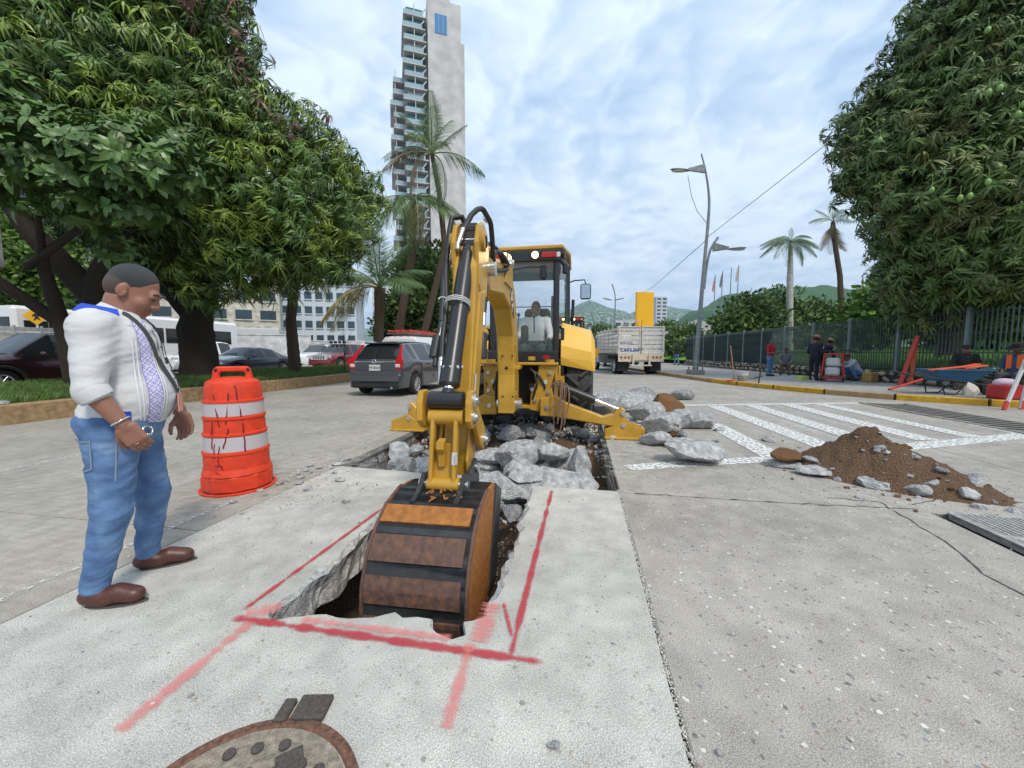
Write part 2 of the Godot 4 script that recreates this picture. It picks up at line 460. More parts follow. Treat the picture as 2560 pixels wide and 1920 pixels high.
func flat(b: MB, poly: Array, y: float) -> void:  # poly: Vector2(x, z) seen from above
	var P := PackedVector2Array(poly)
	var idx := Geometry2D.triangulate_polygon(P)
	for i in range(0, idx.size(), 3):
		b.trio(Vector3(P[idx[i]].x, y, P[idx[i]].y), Vector3(P[idx[i + 1]].x, y, P[idx[i + 1]].y), Vector3(P[idx[i + 2]].x, y, P[idx[i + 2]].y), Vector3.UP)

func slab(called: String, poly: Array, top: float, thick: float, m: Material, bevel := 0.008) -> MeshInstance3D:  # poly in (r, u)
	var b := MB.new()
	var P := []
	for p in poly: P.append(Vector2(p.x, p.y))
	b.prism(P, thick, Transform3D(Basis(Vector3(1, 0, 0), Vector3(0, 0, -1), Vector3(0, 1, 0)), Vector3(0, top - thick * 0.5, 0)), bevel)
	var o := struct(called, b, m); o.rotation.y = -TH
	return o

func strip(b: MB, a: Vector3, e: Vector3, wa: float, wb: float) -> void:  # flat ribbon with u along and v across
	var d := (e - a); d.y = 0; d = d.normalized(); var s := Vector3(-d.z, 0, d.x)
	var p := a - s * wa * 0.5; var q := e - s * wb * 0.5; var r := e + s * wb * 0.5; var t := a + s * wa * 0.5
	b.tri(p, t, r, Vector2(0, 0), Vector2(0, 1), Vector2(1, 1)); b.tri(p, r, q, Vector2(0, 0), Vector2(1, 1), Vector2(1, 0))
	if b.n.size() >= 6 and b.n[b.n.size() - 1].y < 0: 
		for i in 6: b.n[b.n.size() - 1 - i] = Vector3.UP

# hole outline in world (x, d)
const HOLE_L := [[-1.1, 1.67], [-1.12, 1.71], [-1.09, 1.81], [-1.07, 1.9], [-1.02, 2.05], [-1.0, 2.16], [-1.0, 2.26], [-0.99, 2.39], [-0.98, 2.48], [-0.94, 2.75], [-0.9, 3.0], [-0.85, 3.2], [-0.78, 3.46]]
const HOLE_B := [[-1.08, 1.64], [-1.01, 1.67], [-0.91, 1.69], [-0.79, 1.67], [-0.69, 1.66], [-0.63, 1.66], [-0.59, 1.68], [-0.54, 1.7], [-0.49, 1.67], [-0.36, 1.66], [-0.35, 1.61], [-0.32, 1.57], [-0.25, 1.54], [-0.2, 1.55], [-0.22, 1.63], [-0.18, 1.64]]
const HOLE_R := [[-0.13, 1.67], [-0.13, 1.75], [-0.09, 1.86], [-0.06, 2.05], [-0.02, 2.23], [0.04, 2.48], [0.03, 2.61], [0.09, 2.9], [0.15, 3.2]]

func to_ru(x: float, d: float) -> Vector2: return Vector2(x * cos(TH) - d * sin(TH), x * sin(TH) + d * cos(TH))

func jag(pts: Array, step: float, amp: float) -> Array:  # a broken line through the points
	var out := []
	for i in pts.size() - 1:
		var a: Vector2 = pts[i]; var b: Vector2 = pts[i + 1]
		var k := maxi(1, int(a.distance_to(b) / step))
		for j in k: out.append(a.lerp(b, float(j) / k) + (Vector2(rng.randf_range(-amp, amp), rng.randf_range(-amp, amp)) if j > 0 else Vector2.ZERO))
	out.append(pts[pts.size() - 1])
	return out

func ground() -> void:
	var g := MB.new()
	flat(g, [Vector2(-4500, 4500), Vector2(4500, 4500), Vector2(4500, -5500), Vector2(-4500, -5500)], -1.6)
	struct("ground", g, mat("far_ground", Color(0.2, 0.19, 0.16), 0.95, 0, TX.blot, 40.0))
	var L := -2.52; var R := 0.335; var E := 3.36
	# the middle strip of slabs, with the hole broken through the near one
	var hl := []; for p in HOLE_L: hl.append(to_ru(p[0], p[1]))
	var hb := []; for p in HOLE_B: hb.append(to_ru(p[0], p[1]))
	var hr := []; for p in HOLE_R: hr.append(to_ru(p[0], p[1]))
	hr[-1] = Vector2(hr[-1].x, E)
	var edge := []   # the hole's rim from the trench at left, round the near end, to the trench at right
	hl.reverse(); hl[0] = Vector2(hl[0].x, E + 0.14)
	edge = jag(hl + hb + hr, 0.045, 0.012)
	var rim := []   # where the top surface is still whole
	for i in edge.size():
		var a: Vector2 = edge[maxi(i - 1, 0)]; var b: Vector2 = edge[mini(i + 1, edge.size() - 1)]
		var nn := (b - a).normalized(); nn = Vector2(nn.y, -nn.x)
		rim.append(edge[i] + nn * rng.randf_range(0.012, 0.05) * (0.35 if edge[i].y < 1.75 else 1.0))
	var nearL := Vector2(L + 0.009, -0.8); var nearR := Vector2(R - 0.009, -0.8)
	var poly := [nearL, nearR, Vector2(R - 0.009, E)]
	var rr := rim.duplicate(); rr.reverse()
	poly += [Vector2(rr[0].x, E)] + rr.slice(1, rr.size() - 1) + [Vector2(rim[0].x, E + 0.14), Vector2(-1.75, E + 0.2), Vector2(L + 0.009, E + 0.24)]
	var top := MB.new()
	flat_ru(top, poly, 0.0)
	for e in [[nearL, nearR], [nearR, Vector2(R - 0.009, E)]]: wall_ru(top, e[0], e[1], 0.0, -0.22)
	var o := struct("road_slab", top, M.concrete); o.rotation.y = -TH
	# broken rim and the face under it
	var rb := MB.new(); var rows := [[], [], [], [], [], []]
	for i in edge.size():
		var r3 := Vector3(rim[i].x, 0.0, -rim[i].y)
		rows[0].append(r3)
		rows[1].append(Vector3(edge[i].x, rng.randf_range(-0.03, -0.012), -edge[i].y))
		for k in 4:
			var back: Vector2 = (rim[i] - edge[i]) * rng.randf_range(0.0, 1.6)
			rows[2 + k].append(Vector3(edge[i].x + back.x, -0.07 - 0.055 * k + rng.randf_range(-0.015, 0.015), -(edge[i].y + back.y)))
	for i in 5: for j in edge.size() - 1:
		rb.quado(rows[i][j], rows[i][j + 1], rows[i + 1][j + 1], rows[i + 1][j], Vector3.UP if i == 0 else Vector3(rows[i + 1][j].x - rim[j].x, 0.001, rows[i + 1][j].z + rim[j].y) )
	o = obj("broken_edge", rb, M.chip, o)
	# trench edge of the near slab, flat-broken
	var te := MB.new()
	var e1 := jag([Vector2(R - 0.009, E), Vector2(rim[rim.size() - 1].x, E)], 0.12, 0.015)
	var e2 := jag([Vector2(rim[0].x, E + 0.14), Vector2(-1.75, E + 0.2), Vector2(L, E + 0.24)], 0.1, 0.02)
	for e in [e1, e2]:
		for j in e.size() - 1: wall_ru(te, e[j], e[j + 1], 0.0, -0.26, 0.02)
	obj("broken_edge", te, M.broken, o.get_parent())
	# left lanes, the far middle strip and the slabs on the right
	var us := [-1.5, 2.1, 6.6, 11.1, 15.6, 20.1, 24.6, 29.1]
	for i in us.size() - 1:
		slab("road_slab", [Vector2(-5.9, us[i] + 0.008), Vector2(L - 0.006, us[i] + 0.008), Vector2(L - 0.006, us[i + 1] - 0.004), Vector2(-5.9, us[i + 1] - 0.004)], 0.0, 0.24, M.concrete_grooved, 0.005)
		slab("road_slab", [Vector2(-9.28, us[i] + 0.008), Vector2(-5.912, us[i] + 0.008), Vector2(-5.912, us[i + 1] - 0.004), Vector2(-9.28, us[i + 1] - 0.004)], 0.0, 0.24, M.concrete_grooved, 0.005)
	slab("road_slab", [Vector2(L + 0.006, 9.2), Vector2(R - 0.006, 9.2), Vector2(R - 0.006, 29.1), Vector2(L + 0.006, 29.1)], 0.0, 0.24, M.concrete_old)
	var ur := [-1.5, 3.33, 8.7, 13.2, 17.7, 22.2, 29.1]
	for i in ur.size() - 1:
		if i == 0: continue
		slab("road_slab", [Vector2(R + 0.006, ur[i] + 0.006), Vector2(4.35, ur[i] + 0.006), Vector2(4.35, ur[i + 1] - 0.003), Vector2(R + 0.006, ur[i + 1] - 0.003)], 0.0, 0.24, M.concrete_old)
		slab("road_slab", [Vector2(4.358, ur[i] + 0.006), Vector2(13.5, ur[i] + 0.006), Vector2(13.5, ur[i + 1] - 0.003), Vector2(4.358, ur[i + 1] - 0.003)], 0.0, 0.24, M.concrete_old)
	# near right slab with the square shaft of the grate cover left open
	var gc := grate_corners()
	slab("road_slab", [Vector2(R + 0.006, -1.4), Vector2(gc[2].x, -1.4), gc[2], gc[3], Vector2(gc[0].x, 3.324), Vector2(R + 0.006, 3.324)], 0.0, 0.24, M.concrete_old)
	slab("road_slab", [Vector2(gc[2].x + 0.003, -1.4), Vector2(13.5, -1.4), Vector2(13.5, 3.324), Vector2(gc[0].x + 0.003, 3.324), gc[0], gc[1], gc[2] + Vector2(0.003, 0)], 0.0, 0.24, M.concrete_old)
	var far := MB.new()
	flat_ru(far, [Vector2(-9.28, 29.1), Vector2(9.0, 29.1), Vector2(-3.0, 140), Vector2(-60, 260), Vector2(-80, 250)], -0.004)
	o = struct("far_road", far, M.concrete_old); o.rotation.y = -TH
	var bed := MB.new()
	flat_ru(bed, [Vector2(-9.4, -1.5), Vector2(L + 0.05, -1.5), Vector2(L + 0.05, 30), Vector2(-9.4, 30)], -0.045)
	flat_ru(bed, [Vector2(R - 0.05, 3.4), Vector2(13, 3.4), Vector2(13, 30), Vector2(R - 0.05, 30)], -0.045)
	o = struct("road_bed", bed, mat("joint_dirt", Color(0.16, 0.145, 0.12), 0.95, 0, TX.blot, 0.5)); o.rotation.y = -TH
	# trench side walls
	var tw := MB.new()
	for s in [[L + 0.02, E + 0.2, 9.2], [R - 0.02, E, 9.2]]:
		var ln := jag([Vector2(s[0], s[1]), Vector2(s[0], s[2])], 0.16, 0.012)
		for j in ln.size() - 1:
			wall_ru(tw, ln[j], ln[j + 1], 0.0, -0.2, -0.02)
			wall_ru(tw, ln[j], ln[j + 1], -0.2, -0.5, 0.0)
	wall_ru(tw, Vector2(L, 9.2), Vector2(R, 9.2), 0.0, -0.5)
	o = struct("trench_wall", tw, M.broken); o.rotation.y = -TH
	# soil at the bottom of hole and trench
	var fl := []; var fn := noise(5, 1.1, 0, 5)
	for i in range(0, 150):
		var u := 1.3 + i * 0.055
		var row := PackedVector3Array()
		for j in 66:
			var r := L - 0.15 + j * 0.047
			row.append(Vector3(r, soil_y(r, u, fn), -u))
		fl.append(row)
	var fb := MB.new(); fb.grid(fl)
	o = struct("trench_soil", fb, M.soil); o.rotation.y = -TH
	# white dust and worn paint
	marks()

var soil_noise: FastNoiseLite
func soil_y(r: float, u: float, fn: FastNoiseLite) -> float:
	var x := r * cos(TH) + u * sin(TH)
	var n := fn.get_noise_2d(r, u)
	var hole := -0.82 + 0.62 * smoothstep(-0.55, 0.05, x - 0.25 * (u - 2.2)) + 0.12 * smoothstep(2.2, 3.3, u)
	var tr := -0.40 + 0.30 * smoothstep(4.4, 6.0, u)
	var k := smoothstep(2.9, 3.7, u)
	return lerpf(hole, tr, k) + n * (0.10 + 0.05 * k) + absf(fn.get_noise_2d(r * 4.0, u * 4.0)) * 0.05

func flat_ru(b: MB, poly: Array, y: float) -> void:
	var q := []
	for p in poly: q.append(Vector2(p.x, -p.y))
	flat(b, q, y)

func wall_ru(b: MB, a: Vector2, e: Vector2, y0: float, y1: float, rough := 0.0) -> void:
	var p := Vector3(a.x, y0, -a.y); var q := Vector3(e.x, y0, -e.y)
	var lo := Vector3(rng.randf_range(-1, 1), 0, rng.randf_range(-1, 1)) * absf(rough)
	b.quad(p, q, q + Vector3(0, y1 - y0, 0) + lo, p + Vector3(0, y1 - y0, 0) + lo)

func grate_corners() -> Array: return [to_ru(3.14, 2.79), to_ru(4.3, 2.55), to_ru(4.05, 1.75), to_ru(2.99, 2.05)]

func marks() -> void:
	var y := 0.004
	# red sprayed lines round the hole
	for k in [[-1.27, 1.655, 0.125, 1.40, 0.056, "red_spray", "red spray line across the near end of the hole"], [0.35, 3.28, -0.01, 1.41, 0.042, "red_spray", "red spray line along the right side of the hole"], [-1.25, 1.7, -0.98, 2.95, 0.036, "red_spray", "red spray line along the left side of the hole"], [-1.16, 1.63, -1.245, 1.12, 0.07, "pink_spray", "faded pink spray stroke running from the hole towards the round cover"], [-0.17, 1.5, -0.21, 1.13, 0.055, "pink_spray", "short faded pink spray stroke below the hole"],
			[-0.95, 1.64, -0.25, 1.52, 0.05, "pink_spray", "pale pink second spray line close to the broken near rim"], [-0.09, 1.75, -0.14, 1.5, 0.11, "pink_spray", "pale pink spray patch at the near right corner of the hole"], [-0.04, 1.75, 0.0, 1.53, 0.022, "red_spray", "small thin red spray tick beside the corner of the right line"], [-1.22, 1.67, -1.08, 1.72, 0.10, "pink_spray", "pale pink spray patch at the left corner of the hole"]]:
		var b := MB.new(); strip(b, W(k[0], k[1], y), W(k[2], k[3], y), k[4], k[4]); y += 0.0007
		var o := obj("spray_line", b, M[k[5]]); o.set_meta("kind", "structure")
	# hatched white box on the right
	var fr := MB.new()
	for k in [[1.2, 3.93, 3.3, 4.33, 0.2], [3.3, 4.33, 7.45, 5.5, 0.26], [3.55, 8.62, 8.3, 9.02, 0.22], [7.45, 5.5, 8.3, 9.02, 0.13]]: strip(fr, W(k[0], k[1], 0.004), W(k[2], k[3], 0.004), k[4], k[4])
	obj("road_marking", fr, M.road_paint).set_meta("kind", "structure")
	for k in [[3.35, 6.4, 3.0, 4.3, 0.3], [4.5, 8.5, 3.95, 4.65, 0.33], [5.4, 8.6, 4.75, 4.95, 0.33], [6.3, 8.75, 5.65, 5.15, 0.33], [7.1, 8.85, 6.5, 5.35, 0.28]]:
		var b := MB.new(); strip(b, W(k[0], k[1], 0.008), W(k[2], k[3], 0.008), k[4], k[4])
		obj("road_marking", b, M.road_paint).set_meta("kind", "structure")
	for k in [[5.0, 8.5, 4.4, 4.8, 0.14], [5.9, 8.6, 5.2, 5.05, 0.16]]:
		var b := MB.new(); strip(b, W(k[0], k[1], 0.006), W(k[2], k[3], 0.006), k[4], k[4])
		obj("road_marking", b, M.road_paint_thin).set_meta("kind", "structure")
	var ln := MB.new()
	strip(ln, RU(-5.75, 0.0, 0.004), RU(-5.75, 20.0, 0.004), 0.11, 0.11)
	strip(ln, RU(-2.75, 0.2, 0.005), RU(-2.75, 14.0, 0.005), 0.05, 0.05)
	obj("road_marking", ln, M.road_paint_thin).set_meta("kind", "structure")
	var du := MB.new()
	for k in [[1.1, 3.55, 1.55, 5.6, 0.5], [-1.95, 3.1, -1.6, 4.4, 0.35], [-1.75, 2.3, -1.45, 3.3, 0.4], [1.3, 4.6, 2.6, 4.7, 0.8], [0.35, 2.2, 0.6, 3.1, 0.3], [-2.6, 2.6, -2.3, 4.6, 0.5]]: strip(du, W(k[0], k[1], 0.0055), W(k[2], k[3], 0.0055), k[4], k[4])
	obj("road_dust", du, M.dust).set_meta("kind", "stuff")
	# cracks and the crumbling right joint
	var cr := MB.new()
	for k in [[[2.6, 3.1], [2.95, 3.0], [2.83, 2.62], [2.72, 2.3], [2.55, 2.0], [2.5, 1.5]], [[1.05, 3.2], [2.0, 3.02], [3.1, 2.86]], [[3.15, 2.95], [3.6, 3.1], [4.5, 2.9]], [[4.5, 8.3], [4.2, 6.4], [4.15, 5.0], [4.0, 4.2]]]:
		var P := []; for p in k: P.append(Vector2(p[0], p[1]))
		P = jag(P, 0.06, 0.014)
		for i in P.size() - 1: strip(cr, W(P[i].x, P[i].y, 0.003), W(P[i + 1].x, P[i + 1].y, 0.003), rng.randf_range(0.004, 0.013), rng.randf_range(0.004, 0.013))
	obj("road_crack", cr, mat("crack", Color(0.07, 0.065, 0.06), 1.0)).set_meta("kind", "structure")
	# loose grit in the joint and over the road
	var rk := rock_mesh(3, Vector3.ONE, 1); var xs := []; var cs := []
	for i in 2600:
		var u := rng.randf_range(0.4, 3.4)
		var p := RU(0.335 + rng.randfn(0, 0.011), u, -0.006 + rng.randf() * 0.004)
		var s := rng.randf_range(0.003, 0.010)
		xs.append(Transform3D(Basis.from_euler(Vector3(rng.randf() * 6, rng.randf() * 6, 0)).scaled(Vector3.ONE * s), p)); var t := rng.randf_range(0.45, 1.0); cs.append(Color(t, t * 0.98, t * 0.94))
	for i in 3600:
		var p: Vector3; var s := rng.randf_range(0.003, 0.011) if rng.randf() < 0.93 else rng.randf_range(0.012, 0.024)
		var w := rng.randf()
		if w < 0.3: p = W(rng.randf_range(1.0, 4.2), rng.randf_range(3.3, 6.5), 0.003)
		elif w < 0.55:
			var a := rng.randf() * TAU; var q := rng.randf_range(0.5, 1.3); p = W(3.45 + cos(a) * q, 3.6 + sin(a) * q * 0.7, 0.003)
		elif w < 0.75: p = W(-1.7 + rng.randfn(0, 0.35), 3.4 + rng.randfn(0, 0.5), 0.003)
		else: p = W(rng.randf_range(-2.5, 3.5), rng.randf_range(0.9, 4.0), 0.002)
		var ru := to_ru(p.x, -p.z)
		if ru.x > -1.2 - 0.9 and ru.x < 0.335 and ru.y > 3.2: continue
		if ru.x > -1.5 and ru.x < -0.3 and ru.y > 1.4: continue
		xs.append(Transform3D(Basis.from_euler(Vector3(rng.randf() * 6, rng.randf() * 6, 0)).scaled(Vector3(1, 0.6, 1) * s), p)); var t := rng.randf_range(0.3, 1.0); cs.append(Color(t, t * 0.96, t * 0.9))
	var gm := mat("grit", Color(0.62, 0.61, 0.59), 0.95); gm.vertex_color_use_as_albedo = true
	multi("loose_grit", rk, gm, xs, cs)

var ico_v := []
var ico_t := []
func stretch(b: PackedByteArray, k: float) -> PackedByteArray:
	for i in b.size(): b[i] = clampi(int(128 + (b[i] - 128) * k), 0, 255)
	return b

func ico() -> void:
	if ico_v.size() > 0: return
	var t := (1.0 + sqrt(5.0)) / 2.0
	var vs := [Vector3(-1, t, 0), Vector3(1, t, 0), Vector3(-1, -t, 0), Vector3(1, -t, 0), Vector3(0, -1, t), Vector3(0, 1, t), Vector3(0, -1, -t), Vector3(0, 1, -t), Vector3(t, 0, -1), Vector3(t, 0, 1), Vector3(-t, 0, -1), Vector3(-t, 0, 1)]
	var ts := [[0, 11, 5], [0, 5, 1], [0, 1, 7], [0, 7, 10], [0, 10, 11], [1, 5, 9], [5, 11, 4], [11, 10, 2], [10, 7, 6], [7, 1, 8], [3, 9, 4], [3, 4, 2], [3, 2, 6], [3, 6, 8], [3, 8, 9], [4, 9, 5], [2, 4, 11], [6, 2, 10], [8, 6, 7], [9, 8, 1]]
	for q in 3:
		var nt := []; var mid := {}
		for f in ts:
			var m := []
			for k in 3:
				var a: int = mini(f[k], f[(k + 1) % 3]); var b: int = maxi(f[k], f[(k + 1) % 3]); var key := a * 10000 + b
				if not mid.has(key): mid[key] = vs.size(); vs.append((vs[a].normalized() + vs[b].normalized()))
				m.append(mid[key])
			nt += [[f[0], m[0], m[2]], [f[1], m[1], m[0]], [f[2], m[2], m[1]], [m[0], m[1], m[2]]]
		ts = nt
	for v in vs: ico_v.append(v.normalized())
	ico_t = ts

# kind 0: broken chunk, 1: pebble, 2: slab piece with flat faces above and below
func rock_mesh(seed_: int, size: Vector3, kind := 0) -> ArrayMesh:
	ico()
	var r := RandomNumberGenerator.new(); r.seed = seed_ * 97 + 5
	var pl := []
	for i in (9 if kind == 0 else 26 if kind == 1 else 9):
		var d := Vector3(r.randfn(), r.randfn() * (0.5 if kind == 2 else 1.0), r.randfn()).normalized()
		pl.append([d, r.randf_range(0.55 if kind == 0 else 0.68, 0.95)])
	if kind == 2: pl += [[Vector3(r.randfn() * 0.05, 1, r.randfn() * 0.05).normalized(), 0.62], [Vector3(0, -1, 0), 0.62]]
	else: pl += [[Vector3(0, -1, 0), 0.72]]
	var nz := noise(seed_, 2.2, 0, 3)
	var b := MB.new(); var P := []
	for v in ico_v:
		var k := 1.25
		for q in pl:
			var c: float = v.dot(q[0])
			if c > 0.05: k = minf(k, q[1] / c)
		if kind != 1: k *= 1.0 + nz.get_noise_3dv(v * 1.3) * 0.05 + nz.get_noise_3dv(v * 4.0) * 0.025
		P.append(v * k * size * 0.5)
	for f in ico_t: b.trio(P[f[0]], P[f[1]], P[f[2]], P[f[0]] + P[f[1]] + P[f[2]])
	return b.mesh()

const KERB := [[14.0, 5.6], [10.8, 8.27], [9.9, 9.1], [9.15, 10.15], [8.55, 11.6], [8.1, 13.2], [7.85, 15.0], [7.8, 17.0], [7.8, 21.0], [7.95, 28.0], [8.2, 40.0], [6.5, 70.0]]
const WALL := [[13.4, 7.0], [13.0, 11.0], [12.98, 14.0], [13.2, 18.0], [13.38, 20.2], [14.2, 29.0], [14.6, 33.0]]

func along(pts: Array, s: float) -> Array:  # point and direction at distance s
	var left := s
	for i in pts.size() - 1:
		var a := Vector2(pts[i][0], pts[i][1]); var b := Vector2(pts[i + 1][0], pts[i + 1][1])
		var l := a.distance_to(b)
		if left <= l or i == pts.size() - 2: return [a.lerp(b, left / l), (b - a).normalized()]
		left -= l
	return []

func length_of(pts: Array) -> float:
	var t := 0.0
	for i in pts.size() - 1: t += Vector2(pts[i][0], pts[i][1]).distance_to(Vector2(pts[i + 1][0], pts[i + 1][1]))
	return t

func kerb_piece(b: MB, a: Vector2, e: Vector2, inward: float, h: float, w: float, y0 := -0.1) -> void:  # a kerb along the line, its body to the right of it when inward is 1
	var d := (e - a).normalized(); var s := Vector2(d.y, -d.x) * inward
	var bev := 0.02
	var prof := [[0.0, y0], [0.0, h - bev], [bev, h], [w, h], [w, y0]]
	for i in 4:
		var p: Array = prof[i]; var q: Array = prof[i + 1]
		var p1: Vector2 = a + s * p[0]; var p2: Vector2 = e + s * p[0]; var q1: Vector2 = a + s * q[0]; var q2: Vector2 = e + s * q[0]
		b.quado(W(p1.x, p1.y, p[1]), W(p2.x, p2.y, p[1]), W(q2.x, q2.y, q[1]), W(q1.x, q1.y, q[1]), W(-s.x, -s.y, 0.0) if i == 0 else Vector3.UP if i < 3 else W(s.x, s.y, 0))

func grass_tuft() -> ArrayMesh:
	var b := MB.new(); var r := RandomNumberGenerator.new(); r.seed = 4
	for i in 9:
		var a := r.randf() * TAU; var o := Vector3(r.randf_range(-0.05, 0.05), 0, r.randf_range(-0.05, 0.05)); var lean := Vector3(cos(a), 0, sin(a)) * r.randf_range(0.02, 0.07)
		var s := Vector3(-sin(a), 0, cos(a)) * 0.006; var h := r.randf_range(0.07, 0.13)
		b.tri(o - s, o + s, o + lean * 0.5 + Vector3(0, h * 0.7, 0)); b.tri(o + s, o + lean + Vector3(0, h, 0), o + lean * 0.5 + Vector3(0, h * 0.7, 0))
	return b.mesh()

func median_and_left() -> void:
	var K := -9.28; var B := -14.0
	# ochre kerb in lengths, on both sides of the median
	for i in 12:
		var b := MB.new()
		var a := to_world(K, -4.0 + i * 3.5); var e := to_world(K, -0.512 + i * 3.5)
		kerb_piece(b, a, e, -1.0, 0.33, 0.24)
		struct("kerb", b, M.kerb_ochre)
	var kb := MB.new(); kerb_piece(kb, to_world(B, -4.0), to_world(B, 45.0), 1.0, 0.3, 0.2); struct("kerb", kb, M.kerb_ochre)
	var rows := []; var f := noise(6, 0.6, 0, 4)
	for i in 60:
		var row := PackedVector3Array(); var u := -4.0 + i * 0.8
		for j in 12:
			var t := j / 11.0; var r := lerpf(K - 0.235, B + 0.2, t)
			row.append(RU(r, u, 0.325 + 0.10 * sin(PI * t) + f.get_noise_2d(r, u) * 0.03))
		rows.append(row)
	var gm := MB.new(); gm.grid(rows, false, false, true)
	struct("median_soil", gm, M.grass_soil)
	var xs := []; var cs := []
	for i in 26000:
		var u := rng.randf_range(0.5, 26.0) if i % 3 > 0 else rng.randf_range(1.0, 13.0); var t := rng.randf(); var r := lerpf(K - 0.25, B + 0.2, t)
		if rng.randf() < 0.45 and f.get_noise_2d(r * 1.3, u * 1.3 + 40) < -0.12: continue
		xs.append(Transform3D(Basis(Vector3.UP, rng.randf() * TAU).scaled(Vector3(1, rng.randf_range(0.5, 1.15), 1) * rng.randf_range(0.8, 1.5)), RU(r, u, 0.325 + 0.10 * sin(PI * t) + f.get_noise_2d(r, u) * 0.03 - 0.005)))
		var k := rng.randf_range(0.6, 1.25); cs.append(Color(0.10 * k * rng.randf_range(0.8, 1.4), 0.19 * k, 0.04 * k))
	multi("median_grass", grass_tuft(), leaf_mat("grass_blade"), xs, cs)
	# the other carriageway and the lots beyond it
	var b2 := MB.new(); flat_ru(b2, [Vector2(B - 0.01, -8), Vector2(B - 0.01, 60), Vector2(-26, 60), Vector2(-26, -8)], 0.0)
	var o := struct("far_carriageway", b2, M.concrete_old); o.rotation.y = -TH
	var b3 := MB.new(); flat_ru(b3, [Vector2(-26.0, -30), Vector2(-26.0, 120), Vector2(-160, 160), Vector2(-160, -30)], -0.02)
	o = struct("left_forecourt", b3, M.pavement); o.rotation.y = -TH
	var b4 := MB.new(); flat_ru(b4, [Vector2(-26.0, 60), Vector2(-9.2, 30), Vector2(-9.2, 60), Vector2(-40, 160)], -0.03)
	o = struct("far_median", b4, M.grass_soil); o.rotation.y = -TH
	var wl := MB.new(); kerb_piece(wl, to_world(-26.0, -4), to_world(-26.0, 60), -1.0, 0.18, 0.3); struct("kerb", wl, M.kerb_grey)

func to_world(r: float, u: float) -> Vector2: return Vector2(r * cos(TH) + u * sin(TH), -r * sin(TH) + u * cos(TH))

func leaf_mat(key: String, back := 0.35, rough := 0.55) -> StandardMaterial3D:
	if M.has(key): return M[key]
	var m := mat(key, Color(1, 1, 1), rough)
	m.vertex_color_use_as_albedo = true; m.cull_mode = BaseMaterial3D.CULL_DISABLED
	m.backlight_enabled = true; m.backlight = Color(back, back * 1.05, back * 0.5)
	return m

